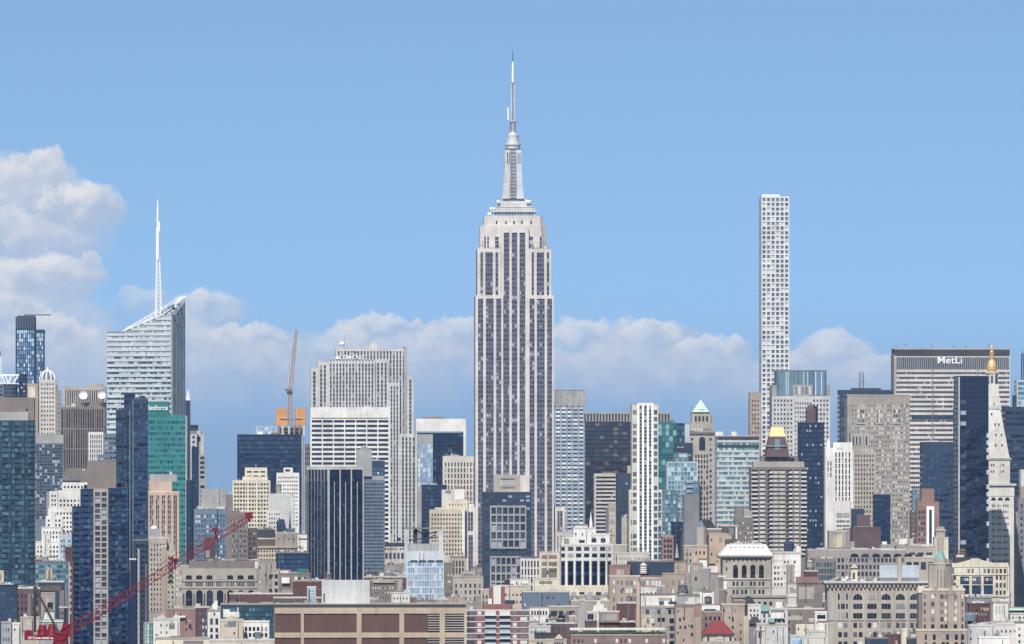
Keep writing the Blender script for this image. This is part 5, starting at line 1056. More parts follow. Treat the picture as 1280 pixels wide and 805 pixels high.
for k, (xa, xb) in enumerate(xs_):
    b.window(xa, xb, 701, 731.2, 'ink', 0, .1, 'tall_window'); b.window(xa, xb, 691.8, 696.6, 'dark', 0); b.window(xa, xb, 683.4, 688.4, 'dim', 0)
    for y in (707, 713.5, 720, 726): b.box('transom', 'mgrey', xa, xb, y, y+.35, -.25, -.1)
for (x, y) in ((739.5, 673), (751, 673)): b.window(x, x+6, y, y+5, 'ink', 2)
b.window(727.5, 728.7, 666, 670, 'dark', 3); b.window(724, 731, 675, 678.5, 'dim', 3)
q = MB()
for xa, xb in zip([699.7]+[v[1] for v in xs_], [v[0] for v in xs_]+[b.x1]): q.box(b.X(xa)+.3, b.X(xb)-.3, -.9, -.03, b.Z(733), b.Z(699.5))
b.put('pilasters', q, 'white')
b.mass('cream', 732, 668, 765, -4, 0, roof='roofpale', name='podium'); b.box('podium_slot', 'mgrey', 674, 690, 726.3, 729.3, -1.5, -.6)
for i in range(6): b.window(703+i*10.4, 709.5+i*10.4, 740, 747, 'slate', -4)
b.mass('cream', 724, 668, 699, -1, 8)
b = blk('blue_grey_hall_building', 'big windowless blue grey sheet clad hall with flat roof', 652, 712, 740.5, 2750, 'bluegrey', 30, 2, 1.5)
b = B('pale_loft_building', 'grey concrete loft building with three large dark openings below the blue grey hall', 685, 724, 2650, 20, cat='building')
b.mass('limed', 759, wb=780); 
for (x, w_) in ((688, 8), (698.5, 5), (711.5, 7)): b.window(x, x+w_, 763.5, 770, 'slate', 0)
b.window(697.5, 706, 769.5, 779, 'dark', 0); b.clutter(4, 759, hmax=3)
b = B('white_gridded_studio', 'low white building with square dark window groups right of the red brick apartments', 661, 687, 2640, 18, cat='building')
b.mass('white', 760.5, 662, 686, nx=6, rh=7, wx=.6, wy=.7, g='dark', wb=775, top=2, skin='white', t=.3)
b = blk('tan_pedimented_building', 'grey tan rooftop building below and left of the dark gridded office', 565, 604, 722, 2950, 'stone', 22, 5, 4, cw=6, rh=8, wx=.4, wy=.6, g='slate', wb=760, top=6)
b.box('penthouse', 'stone', 577, 594, 714.5, 722.3, 4, 18); b.box('dark_panel', 'mgrey', 579.5, 591.5, 717, 725, 3.4, 4)
b = blk('brown_window_building', 'narrow brown building with lit white windows right of the blue glass cube', 555, 567, 705, 2980, 'taupe', 18, 1, 2, nx=4, rh=8, wx=.6, wy=.4, g='lit', wb=752, top=10)
b = blk('grey_piered_building', 'grey stone building with wide dark bays beside the brown lit windowed building', 563, 582, 697, 3150, 'limed', 18, 3, 3, nx=4, rh=9, wx=.5, wy=.8, g='dim', wb=740, top=3)
b = blk('beige_terrace_building', 'beige low building with dark glazed terrace left of the red brick chimney', 600, 620, 738, 2800, 'stone', 18, 4, 3, nx=4, rh=8, wx=.5, wy=.5, g='dark', wb=770, top=4)
b = blk('beige_ledge_building', 'long beige low roof under the white rooftop sheds', 618, 664, 733, 2900, 'sand', 20, 4, 3, nx=9, rh=9, wx=.4, wy=.3, g='dim', wb=760, top=6)
b = blk('dark_courtyard_building', 'dark low building with scattered vents between the blue glass cube and navy block', 455, 508, 722, 2900, 'brown', 26, 9, 6, nx=12, rh=7, wx=.5, wy=.4, g='dim', wb=752, top=5)
b = blk('tan_vaulted_building', 'low brown building with long pale vaulted roof vent, behind the tan panelled building', 463, 497, 726, 2800, 'taupe', 20, 5, 4, nx=10, rh=6, wx=.4, wy=.4, g='lit', wb=750, top=6)
q = MB(); q.lathe(0, 0, [(.01, 0), (.02, 0)], 4); 
b.box('long_vent', 'stone', 466, 493, 724.5, 728.5, -2, 0)
b = blk('small_pink_chimney_building', 'thin pinkish stair tower rising among the low roofs left of the blue glass cube', 497, 503, 724, 2780, 'pink', 8, 0)
b = blk('white_low_yard_building', 'little white roof huts beside the thin pinkish stair tower', 489, 512, 742, 2700, 'offwhite', 12, 4, 4, nx=5, rh=6, wx=.4, wy=.4, g='dim', wb=755, top=3)

# centre right
b = B('brown_side_office', 'narrow dark building with small lit windows right of the striped concrete office', 757, 767, 3900, 14, cat='building'); b.mass('bluegrey', 634.5, cw=3, rh=4.6, wx=.5, wy=.4, g='blue', wb=690)
b = blk('tan_sliver_building', 'small tan building with lit windows left of the slate plain tower', 760, 770, 630, 3800, 'stone', 12, 2, 2, nx=2, rh=5.4, wx=.5, wy=.4, g='lit', wb=690, top=4)
b = blk('cream_sliver_building', 'pale cream sliver wall beside the white finned tower base', 776.5, 784, 647, 3750, 'stone', 10, 2, 2)
b = blk('cream_low_hall_building', 'low cream building with white parapet at the foot of the white finned tower', 763, 812, 692, 3100, 'lime', 26, 5, 3, nx=14, rh=7, wx=.3, wy=.3, g='dim', wb=712, top=3); b.mass('stone', 682, 760, 784, 4, 20, yb=693); b.mass('stone', 677, 758, 770, 8, 20, yb=693)
b = blk('red_grid_building', 'dull red brick building with pale grid lines beside the navy gap', 826.5, 842, 671, 3300, 'dkbrick', 16, 2, 2, nx=3, rh=6.5, wx=.6, wy=.6, g='dark', wb=720, top=2, skin='rose', t=.3)
b = blk('navy_gap_block', 'dark navy glass block below the stepped aqua tower', 838, 866, 652, 3600, 'navy', 22, 2, 2, nx=8, rh=6, wx=.85, wy=.8, g='navy', wb=720, top=1)
q = MB(); q.frus(b.X(845.4), -4, b.Z(697), b.Z(680), 1.2, .2, 4); q.frus(b.X(852.5), -4, b.Z(692), b.Z(684), 1.1, .2, 4); b.put('pinnacles', q, 'grey')
b = B('dark_hipped_building', 'dark brown building with broad sloping dark roof behind the small turret', 850, 897, 3450, 20, cat='building')
b.mass('brown', 664, 852, 896, 0); q = MB(); q.prism([(b.X(850), b.Z(664)), (b.X(897), b.Z(664)), (b.X(889), b.Z(650)), (b.X(862), b.Z(650))], -.5, 18*b.s); b.put('hipped_roof', q, 'dgrey')
b = B('turreted_peach_building', 'peach building with small octagonal turret and pointed grey roof', 855, 887, 3100, 22, cat='building')
b.mass('stone', 683, 855, 884, 0, nx=6, rh=8, wx=.4, wy=.5, g='dim', wb=730, top=6); chamf(b, 'turret', 'stone', 871, 882.6, 659, 684, -1, 10, 3)
q = MB(); q.frus(b.X(876.8), 4.5*b.s, b.Z(659), b.Z(650), 6*b.s, .1, 8); b.put('turret_roof', q, 'bluegrey'); b.mass('peach', 684, 866, 884, -1.5, 6, nx=3, rh=8, wx=.4, wy=.5, g='dim', wb=700, top=3)
b = B('plain_peach_building', 'plain peach brick wall building left of the pale mansarded building', 885, 906, 3050, 20, cat='building')
b.mass('peach', 668); b.mass('taupe', 662, 884, 902, 4, 18, yb=669); b.window(886.5, 894, 704.5, 706.5, 'dark', 0)
b = blk('brown_brick_slab_building', 'dark brown brick block with blank bay below the aqua ribbon office', 899, 923, 658, 3500, 'brown', 18, 2, 2); b.box('blank_bay', 'mgrey', 911, 917, 660, 669, -.4, 0); b.box('white_pier', 'offwhite', 919.4, 921.8, 659, 674, -.5, 0)
b = blk('brown_windowed_building', 'brown building with small white windows left of the balconied beige tower', 917, 942, 647, 3600, 'taupe', 18, 2, 2, nx=6, rh=6, wx=.42, wy=.4, g='lit', wb=690, top=4); b.box('roof_tower', 'taupe', 919, 930, 634, 647.5, 4, 14); b.box('pale_penthouse', 'grey', 928, 941, 638, 647.5, 6, 16)
# balconied beige tower
b = B('balconied_beige_tower', 'beige apartment tower with stacked balconies and gold topped dark pyramid', 937, 1010, 3700, 30, cat='apartment tower')
b.mass('taupe', 584, 938.5, 1008.5, 0, 30, nx=1, wx=.0001, sides=False)
secs = [(939.5, 947, 0), (949.5, 956.5, 1), (959, 965.5, 2), (966.5, 973, 1), (974, 981.6, 1), (983, 990.6, 2), (992.6, 999, 1), (1001.4, 1008, 0)]
for j in range(20):
    y = 587+j*5.35
    for (xa, xb, k) in secs:
        if k == 0: b.window(xa, xb, y, y+2.6, 'dark', 0, .15); b.box('balcony', 'lgrey', xa-.5, xb+.4, y+2.6, y+5, -2.6, -.0)
        elif k == 1: b.window(xa, xb, y, y+1.9, 'brown', 0, .25); b.box('balcony', 'lime', xa, xb-.3, y+1.9, y+5, -1.6, -.0)
        else: b.window(xa, xb, y, y+3.2, 'ink', 0, .15); b.box('balcony', 'offwhite', xa+3, xb, y+2.3, y+4.6, -2, -.0)
b.mass('limed', 577, 942, 1006, 6, 28, yb=584.5); b.mass('taupe', 570, 952, 998, 8, 26, yb=584, roof='roofdark', nx=4, rh=12, wx=.5, wy=.8, g='brown', top=1)
q = MB(); z0, z1 = b.Z(571), b.Z(545.6); q.frus(b.X(972.3), 17*b.s, z0, z1, 15*b.s, 10*b.s, 4); pr = b.put('dark_pyramid', q, 'plum'); q = MB(); q.frus(b.X(972.3), 17*b.s, z1+.1, b.Z(534), 10.2*b.s, 7.2*b.s, 4); b.put('gold_cap', q, 'gold')
for (y, w_) in ((549, 5.2), (558.5, 6)): q = MB(); q.box(b.X(972.3-w_/1.6), b.X(972.3+w_/1.6), 3.8*b.s, 8*b.s, b.Z(y+8), b.Z(y)); b.put('skylight', q, 'g:aqua', pr)
for j in (557, 569): b.box('ledge', 'limed', 958, 987, j, j+1.2, 2.4, 30)
# pale mansarded building + white neighbour
b = B('mansarded_arcade_building', 'pale stone building with white mansard roof, deep cornice and four tall arches', 897, 967, 2950, 40, cat='building')
b.mass('stone', 697, 903.5, 964, 2, 38, nx=1, wx=.0001, sides=False)
q = MB(); X0, X1 = b.X(899.6), b.X(966); zA, zB = b.Z(694), b.Z(680.5); n = 0
q.v = [(X0, -.4, zA), (X1, -.4, zA), (X1, 38*b.s, zA), (X0, 38*b.s, zA), (b.X(911), 5*b.s, zB), (b.X(958), 5*b.s, zB), (b.X(958), 34*b.s, zB), (b.X(911), 34*b.s, zB)]
q.f = [(0,1,5,4), (1,2,6,5), (2,3,7,6), (3,0,4,7), (4,5,6,7)]; q.r = [0]*5; mr = b.put('mansard_roof', q, 'white')
for i in range(8): 
    w_ = MB(); x = 913+i*5.6; w_.box(b.X(x), b.X(x+2.6), 3.0*b.s, 6*b.s, b.Z(686.8), b.Z(683.6)); b.put('dormer', w_, 'grey', mr)
b.box('cornice', 'stone', 898, 967.4, 694, 696, -1.8, 40); b.box('cornice', 'stone', 899.6, 966, 696, 697.6, -.4, 39.6); b.box('belt_course', 'lime', 903, 964.6, 722.8, 724.4, .8, 38); b.box('belt_course', 'stone', 903, 964.6, 733.6, 734.6, 1.2, 38)
for i in range(9): b.window(911+i*5.6, 913+i*5.6, 698.6, 701.6, 'dark', 2)
for i in range(4): xa = 916.5+i*10.8; b.arch(xa, xa+6, 706, 722.4, 'brown', 2, .12, 'tall_arch')
for i in range(4):
    for k in range(2):
        xa = 915.8+i*10.8+k*4.6; b.window(xa, xa+2.7, 727, 732, 'dim', 2); b.window(xa, xa+2.7, 737, 742.4, 'dim', 2); b.window(xa, xa+2.7, 747, 752, 'dim', 2)
for j in range(5): b.window(907.6, 909.2, 699+j*10.2, 703+j*10.2, 'dark', 2)
b.clutter(7, 680.5, 912, 957, 3, mats=('white', 'offwhite', 'lgrey'), d0=8, d1=30)
b = B('white_storeyed_building', 'whitish building with many small square windows right of the mansard roofed building', 963, 1001, 3000, 24, cat='building')
b.mass('offwhite', 690, nx=8, rh=7, wx=.62, wy=.5, g='lit', wb=735, top=9, skin='white', t=.35, cap=('lime', 2, .6)); b.clutter(3, 690, hmax=3)
q = MB(); q.lathe(b.X(987), 9*b.s, [(6.4*b.s, b.Z(690)), (6.4*b.s, b.Z(680)), (5.4*b.s, b.Z(677.6)), (3*b.s, b.Z(676.4)), (.1, b.Z(676))], 16); b.put('round_tank', q, 'slate'); b.box('white_tower', 'white', 995, 1001, 683, None, -.5, 10)
b = B('brown_parking_building', 'long grey brown open storeyed building with dark bays, right centre', 1006, 1132, 3050, 34, cat='building')
b.mass('greystone', 688, nx=24, rh=8.6, wx=.6, wy=.6, g='dim', wb=745, top=8, skin='greystone', t=.5); b.box('top_slab', 'limed', 1012, 1100, 686.6, 689.4, -1, 34)
for i in range(7): b.arch(1063+i*13.5, 1073+i*13.5, 692, 696, 'dark', 0, .7, 'low_arch', flat=.6)
b.clutter(14, 688, 1008, 1130, 3); 
for i in range(3): b.box('pale_bay', 'white', 1066+i*10, 1069+i*10, 722, 728, -.9, .15)
b = B('beige_stone_box_building', 'square beige and grey stone box in front of the blue glass infill', 1035, 1064, 3350, 20, cat='building')
b.mass('limed', 664.5, 1036, 1058); b.mass('greystone', 662, 1056, 1064, 2, 20); b.box('panel', 'sand', 1041, 1052.5, 668.5, 687, -.4, 0)
b = B('plum_box_building', 'windowless plum brown building with raised box on top, right centre', 1063, 1101, 3300, 24, cat='building')
b.mass('plum', 660, nx=1, wx=.0001, sides=False); b.mass('plum', 644, 1071.5, 1088, 6, 18, yb=660.5); b.box('parapet', 'lgrey', 1068, 1092, 658, 659.6, -.3, 0); b.window(1065, 1066.6, 680, 684, 'dark', 0)
b.box('side_mark', 'grey', 1062.8, 1068, 677, None, -.6, 0)
b = blk('dark_rooftop_garden_building', 'dark rounded roof pavilion behind the plum brown building', 1064, 1080, 636, 3600, 'slate', 14, 0)
b = blk('navy_wedge_block', 'navy glass block between the brown tower and plum brown building', 1091, 1113, 618, 4000, 'navy', 18, 1, 2, nx=6, rh=7, wx=.7, wy=.5, g='navyl', wb=700, top=3)  # even navy wall colour
# right
b = B('red_brown_tower_house', 'red brown brick tower with a bright white framed narrow window bay', 1144, 1170, 3550, 18, cat='building')
b.mass('rose', 611, 1152, 1168, 0); b.mass('rose', 627, 1146, 1174, -1, 16, nx=1, wx=.0001, sides=False)
for k in range(3):
    for j in range(7): b.window(1148+k*3.2, 1150+k*3.2, 638+j*7, 642+j*7, 'slate', -1)
q = MB(); q.box(b.X(1158), b.X(1161), -3*b.s, -1*b.s-.02, b.Z(690), b.Z(633)); q.box(b.X(1164.6), b.X(1167.4), -3*b.s, -1*b.s-.02, b.Z(690), b.Z(633)); q.box(b.X(1161), b.X(1164.6), -3*b.s, -1*b.s-.02, b.Z(637), b.Z(633)); b.put('white_frame', q, 'signwhite'); b.box('narrow_glazing', 'slate', 1161, 1164.6, 637, 692, -1.8, -1.1)
b = blk('aqua_thin_building', 'thin pale aqua building in the gap right of the brown gothic tower', 1139, 1150, 612, 3900, 'bluegrey', 12, 1, 2, nx=4, rh=5, wx=.8, wy=.6, g='aqua', wb=690, top=1)
b = blk('brown_lit_building', 'brown low tower with stacked lit windows left of the red brown brick tower', 1137, 1148, 640, 3650, 'brown', 12, 1, 2, nx=2, rh=5.4, wx=.5, wy=.4, g='lit', wb=690, top=3)
b = B('stone_setback_tower', 'slim cream stone tower with flanking lower shoulders above the verdigris roof', 1166.5, 1187, 3250, 18, cat='building')
b.mass('stone', 662, 1170.5, 1181.5, 2, 16, yb=None, nx=1, wx=.0001, sides=False, cap=('stone', 2, .4)); b.mass('cream', 673, 1168, 1185.4, 0, 18); b.box('recess', 'stone', 1172, 1180, 668, None, -1, 0); b.mass('stone', 660, 1171.5, 1180.5, 3, 14, yb=663)
b = B('grey_bay_building', 'grey stone building with deep oblong openings left of the slim cream stone tower', 1118, 1170, 3150, 24, cat='building')
b.mass('stone', 684, nx=4, rh=14, wx=.68, wy=.2, g='brown', wb=712, top=1, mg=3); b.box('lattice_band', 'sand', 1131, 1168, 694.6, 697.6, -.4, 0); b.clutter(6, 684, hmax=4, mats=('lgrey', 'white', 'grey'))
for i in range(4): b.window(1133+i*9, 1139.5+i*9, 702.5, 712, 'dark', 0)
b = B('white_roof_huts_building', 'low building with two white roof huts in front of the brown gothic tower', 1098, 1146, 3500, 20, cat='building')
b.mass('limed', 682, nx=12, rh=6, wx=.3, wy=.3, g='dim', wb=700, top=4); b.box('roof_hut', 'white', 1124, 1135, 673.5, 682.3, 4, 12); b.box('roof_hut', 'lgrey', 1137.5, 1142, 673.5, 682.3, 4, 12); b.box('roof_hut', 'white', 1103, 1109, 677, 682.3, 4, 10)
b = B('gabled_cream_building', 'cream commercial building with shallow central gable and dark recessed bays', 1189, 1262, 2750, 30, cat='building')
b.mass('cream', 708, nx=1, wx=.0001, sides=False); b.poly('gable_parapet', 'cream', [(1190, 709), (1260.6, 709), (1260.6, 703.5), (1242, 703.5), (1226, 699.6), (1224, 698), (1214.5, 698), (1212.5, 699.6), (1197, 703.8), (1190, 703.8)], -.6, 2)
for i in range(13): b.window(1194+i*5.05, 1196.9+i*5.05, 711, 716.4, 'lit' if i not in (11, 12) else 'brown', 0, .1)
for i in range(3):
    xa = 1200+i*14.8; b.window(xa, xa+11.5, 720.5, 730, 'navy', 0, .1, 'recessed_bay'); b.window(xa, xa+11.5, 731.5, 742.5, 'navy', 0, .1, 'recessed_bay')
    for k in range(4): b.window(xa+.8+k*2.6, xa+2.6+k*2.6, 722.5, 726, 'lit', 0, .2)
for j in range(3):
    for i in range(3): b.window(1244.8+i*4.8, 1247.4+i*4.8, 719+j*9.6, 724.6+j*9.6, 'brown', 0, .1)
    b.window(1192, 1194.6, 719+j*9.6, 724.6+j*9.6, 'dim', 0, .1)
b.box('belt_course', 'cream', 1189.6, 1261, 717.6, 718.8, -.9, 0); b.box('belt_course', 'cream', 1189.6, 1261, 743.5, 746, -1.2, 0); b.box('dark_shed', 'dgrey', 1194, 1222, 696.5, 704, 10, 24); b.box('roof_ledge', 'offwhite', 1197, 1206, 694, 696.6, 12, 22)
water_tower(1203.5, 696.5, 2757, 9.4, 11, 'dark wooden tank with conical roof on the gabled cream building', leg=1)
b = B('shaded_grey_annex', 'tall stone annex with shade put into its grey colour and rows of windows at the right edge', 1262, 1300, 3300, 24, cat='office building')
b.mass('greystone', 640, 1262, 1274, 2, 24); b.mass('mgrey', 622, 1273, 1300, 0, 24, nx=5, rh=8, wx=.5, wy=.5, g='navy', wb=770, top=6)  # grey walls carry the shade of this side in their colour
# ================================================================== lower left and centre
b = B('arched_loft_building', 'broad stone loft building with a row of tall arched window bays, lower left centre', 226.5, 324, 2850, 30, cat='building')
b.mass('limed', 712, nx=1, wx=.0001, sides=False, skin=None); b.mass('stone', 711, 227.6, 321.6, -.4, 0, yb=724, roof=None, name='attic_storey'); b.mass('taupe', 701, 236, 322, 10, 28, yb=713, name='roof_structure', roof='roofdark')
b.box('cornice', 'stone', 226.6, 322.6, 724.6, 726.6, -1.2, .1); b.box('cornice', 'stone', 227, 322, 734, 735.4, -1.0, .1)
for i in range(8):
    xa = 232.4+i*12.9-.0; 
    if xa+8 > 322: break
    b.arch(xa, xa+7.4, 719, 724, 'dark', -.4, .1, 'attic_window', flat=.35)
    for k in range(4): b.window(xa-.6+k*2.4, xa+.9+k*2.4, 728, 732.8, 'dim', 0)
    b.arch(xa, xa+8, 737.5, 757, 'dark', 0, .1, 'tall_arch')
    b.window(xa+1.2, xa+6.8, 748.5, 751, 'slate', 0, .2)
    b.window(xa-3.4, xa-2.0, 742, 757, 'slate', 0, .1)
q = MB(); q.bar((b.X(262), 12*b.s, b.Z(704)), (b.X(276), 12*b.s, b.Z(710)), .7); b.put('roof_pipe', q, 'dgrey'); b.box('corner_turret', 'offwhite', 318.6, 322.4, 702, 724, 0, 3); b.clutter(5, 701, 238, 320, 2.5, d0=12)
b = B('grey_corner_building', 'grey building with two dark window openings right of the arched loft building', 321, 350, 3000, 22, cat='building')
b.mass('limed', 703, 322, 344); b.mass('stone', 713, 338, 349.5, -.8, 18)
for j in range(3):
    for x in (336.5, 343.5): b.window(x, x+3.6, 718+j*8.8, 723+j*8.8, 'dark', -.8)
b = B('dark_scaffolded_building', 'long dark blue netted building under the white narrow wall', 345, 386, 3150, 20, cat='building')
b.mass('slate', 691.5, nx=9, rh=5.6, wx=.86, wy=.7, g='navyl', wb=712, top=2, skin='navy', t=.2); b.clutter(8, 691.5, hmax=3, mats=('slate', 'dgrey', 'lgrey'))
b = blk('teal_shed_building', 'cluster of white and teal roof huts below the dark netted building', 348, 388, 718, 2950, 'taupe', 24, 10, 6)
b.box('teal_hut', 'teal', 372, 383, 711, 718.4, 2, 8); b.box('white_hut', 'white', 352, 362, 722, 729, -4, .15); b.box('slate_hut', 'slate', 372, 382, 721.5, 735, -3, 0); b.box('white_hut', 'offwhite', 368, 372.5, 721, 729, -3, .15)
b = blk('brick_red_low_building', 'long low dark red brick roof wall above the tan panelled building', 287, 382, 743, 2600, 'dkbrick', 26, 3, 3)
b = blk('pale_low_windowed_building', 'cream low building with dark glazing left of the grey corner building', 308, 323, 701, 2950, 'stone', 16, 2, 2, nx=3, rh=8, wx=.5, wy=.5, g='dark', wb=740, top=8)
b = blk('long_teal_glass_building', 'low dark green glazed building behind the white corner tower', 276, 346, 756, 2500, 'slate', 22, 4, 3, nx=16, rh=6.4, wx=.8, wy=.6, g='tealdk', wb=800, top=3)
b = blk('white_blue_window_building', 'small pale blue window block in front of the tower with two striped faces', 384, 395, 735, 2500, 'paleblue', 10, 1, 2, nx=4, rh=3.6, wx=.7, wy=.6, g='pale', wb=760, top=2)
b = blk('dark_red_courtyard_building', 'dark red brick building at the foot of the tower with two striped faces', 366, 418, 727, 2600, 'dkbrick', 20, 5, 4)
water_tower(411, 727, 2606, 7.4, 11.5, 'grey brown tank with pointed roof at the foot of the tower with two striped faces', tank='taupe', roof='limed')
for i, x in enumerate((458, 467, 475)):
    water_tower(x, 722, 2905, 6.2, 9, ('left', 'middle', 'right')[i]+' of the three dim tanks at the foot of the plain mid blue glass block', tank='taupe', roof='taupe')
b = B('red_row_building', 'long dark red brick roof strip behind the tan panelled building', 340, 405, 2500, 20, cat='building'); b.mass('dkbrick', 737, 396, 402, 2); b.mass('brown', 748, 342, 404, 0)
# big tan panelled building
b = B('tan_panelled_building', 'wide foreground tan framed building with brown brick panels and flat roof', 342.5, 582, 2300, 50, cat='building')
b.mass('tan', 757.5, nx=1, wx=.0001, sides=False, roof='roofpale'); b.box('dark_coping', 'dgrey', b.x0-.4, b.x1+.2, 755.4, 759.4, -1.2, 50); b.box('roof_edge', 'grey', b.x0, b.x1, 754.4, 755.4, .5, 49)
pan = [(343.6, 376), (380, 446), (452, 499.2), (505.2, 532.6)]
for r, (ya, yb) in enumerate(((767, 790.6), (797, 830))):
    for (xa, xb) in pan:
        q = MB(); q.box(b.X(xa), b.X(xb), -.12, .05, b.Z(yb), b.Z(ya)); b.put('brick_panel', q, 'brickpanel')
    for (xa, xb) in ((534.4, 549.6), (556, 580)):
        q = MB(); q.box(b.X(xa), b.X(xb), -.12, .05, b.Z(yb), b.Z(ya)); gp = b.put('louvre_panel', q, 'dgrey'); q = MB()
        for k in range(int((yb-ya)/3.1)): q.box(b.X(xa), b.X(xb), -.55, -.13, b.Z(ya+1.6+k*3.1+1.3), b.Z(ya+1.6+k*3.1))
        b.put('louvre_blades', q, 'limed', gp)
for (xa, xb) in ((376, 380), (446, 452), (499.2, 505.2), (549.6, 556), (580, b.x1)): q = MB(); q.box(b.X(xa), b.X(xb), -.7, 0-.02, b.Z(832), b.Z(759.5)); b.put('frame_post', q, 'tan')
for (ya, yb) in ((759.5, 767), (790.6, 797)): q = MB(); q.box(b.X(b.x0), b.X(b.x1), -.55, -.02, b.Z(yb), b.Z(ya)); b.put('frame_beam', q, 'tan')
b.box('expansion_joint', 'dgrey', 532.6, 534.2, 757, None, -.9, 0)
b.box('roof_enclosure', 'lgrey', 402.5, 462.5, 725.5, 757, 12, 40); b.box('roof_door', 'dgrey', 404.4, 406, 742, 753, 11.6, 12); q = MB()
for k in range(12): x = 346+k*19.5; q.box(b.X(x), b.X(x+b.rnd.uniform(3, 10)), 5, 9, b.Z(755), b.Z(755-b.rnd.uniform(.6, 2.2)))
b.put('roof_kerbs', q, 'grey')
# red brick apartments
b = B('red_brick_apartments', 'red brick apartment building with white slab lines and glazed balconies, bottom centre', 581, 661.5, 2350, 30, cat='apartment building')
b.mass('brick', 764, nx=1, wx=.0001, sides=False); b.mass('brick', 755.5, 603.5, 641, 3, 24, yb=764.5, name='parapet_wall'); b.mass('brick', 734, 612, 631.5, 8, 18, yb=756, name='chimney_tower'); b.box('white_strip', 'offwhite', 617, 626.4, 732.6, 756, 7, 8); b.box('white_hut', 'white', 610.5, 615, 748.5, 756, 5, 7.5)
for j in range(6):
    y = 762.6+j*7.3; b.box('white_slab_line', 'white', b.x0-.1, b.x1, y-.7, y+.3, -.45, 0)
    for (xa, xb, g_) in ((583.6, 593.4, 'lit'), (596.8, 601.6, 'lit'), (641, 646, 'lit'), (650.4, 659, 'lit')): b.window(xa, xb, y+1.6, y+6, g_, 0, .1)
    for (xa, xb) in ((606, 619.8), (624.4, 637.8)):
        b.window(xa, xb, y+.8, y+6.8, 'slate' if j else 'lit', 0, .12, 'balcony_door'); b.box('balcony', 'paleblue', xa, xb, y+4, y+6.6, -2.6, -2.3) if j else None
        b.box('balcony_slab', 'lgrey', xa-.2, xb+.2, y+6.6, y+7.1, -2.7, 0)
b.box('white_edge', 'white', b.x0-.1, b.x0+.7, 763, None, -.55, -.46); b.clutter(4, 764, 583, 603, 3)
q = MB(); q.box(b.X(637.2), b.X(638), 9*b.s, 9*b.s+.3, b.Z(756), b.Z(726)); b.put('vent_stack', q, 'dgrey'); b.box('dark_hut', 'slate', 632, 644, 750.5, 755.6, 6, 16)
water_tower(634, 733, 2904, 7, 9.6, 'dark wooden tank with cone roof in front of the gridded office base', tank='dgrey', roof='wood')
# ================================================================== bottom left
# red luffing crane in the foreground
sC = 1600/F; e = bpy.data.objects.new('red_luffing_crane', None); COL.objects.link(e); e.location = ((73-640)*sC, 1600, 0); tag(e, 'big dark red luffing tower crane reaching across the lower left', 'crane')
def pk(x, y, d=0.): return ((x-73)*sC, d, HC+(HY-y)*sC)
q = MB(); lattice(q, (0, 0, 0), pk(73, 800), 2.2, 2.2, 30, .25); q.build('mast', 'redpaint', e)
q = MB(); lattice(q, pk(74, 796), pk(312, 647), 2.5, 1.3, 24, .21); jb = q.build('jib', 'redpaint', e)
q = MB(); q.box(*[pk(307, 0)[0], pk(315.5, 0)[0]], -.9, .9, pk(0, 648.5)[2], pk(0, 640.5)[2]); q.box(pk(310, 0)[0], pk(312, 0)[0], -.4, .4, pk(0, 652)[2], pk(0, 648.5)[2]); q.build('jib_head', 'redpaint', jb)
for (x, y) in ((269, 662), (218, 700)):
    q = MB(); q.box(pk(x-4, 0)[0], pk(x+3, 0)[0], -.7, .7, pk(0, y+2)[2], pk(0, y-2)[2]); q.bar(pk(x, y+1), pk(x+1, y+12), .3); q.build('pendant_bracket', 'redpaint', jb)
q = MB()
for a, c in (((200, 706), (269, 659.5)), ((269, 659.5), (311, 641.5))): q.bar(pk(*a, -.5), pk(*c, -.5), .12); q.bar(pk(*a, .5), pk(*c, .5), .12)
q.build('pendant_rope', 'redpaint', e)
q = MB(); q.bar(pk(43.5, 790, -.8), pk(43.5, 737, -.8), .42); q.bar(pk(43.5, 790, .8), pk(43.5, 737, .8), .42); q.bar(pk(44.5, 736, -.8), pk(73, 790, -.8), .5); q.bar(pk(44.5, 736, .8), pk(73, 790, .8), .5); q.bar(pk(47, 790), pk(58, 760), .2)
q.box(pk(42, 0)[0], pk(46, 0)[0], -1, 1, pk(0, 738.5)[2], pk(0, 733)[2]); q.build('a_frame', 'dgrey', e)
q = MB(); q.box(pk(31, 0)[0], pk(69, 0)[0], -1.2, 1.2, pk(0, 800)[2], pk(0, 794)[2]); cj = q.build('counter_jib', 'redpaint', e)
q = MB(); q.box(pk(31, 0)[0], pk(40, 0)[0], -1.3, 1.3, pk(0, 800)[2], pk(0, 788.5)[2]); q.build('counterweight', 'redpaint', e)
q = MB()
for x in (31, 36, 41, 46, 51, 56): q.box(pk(x, 0)[0], pk(x, 0)[0]+.1, -1.3, -1.2, pk(0, 794)[2], pk(0, 787.5)[2])
q.box(pk(31, 0)[0], pk(57, 0)[0], -1.3, -1.2, pk(0, 787.9)[2], pk(0, 787.4)[2]); q.build('handrail', 'redpaint', cj)
q = MB(); q.frus(pk(53, 0)[0], 0, pk(0, 794)[2], pk(0, 781)[2], 1.5, .9, 8); q.frus(pk(64.5, 0)[0], 0, pk(0, 795)[2], pk(0, 780)[2], 1.5, .8, 8); q.box(pk(47, 0)[0], pk(70, 0)[0], -.9, .9, pk(0, 795)[2], pk(0, 787)[2]); q.build('winch_housing', 'redpaint', e)
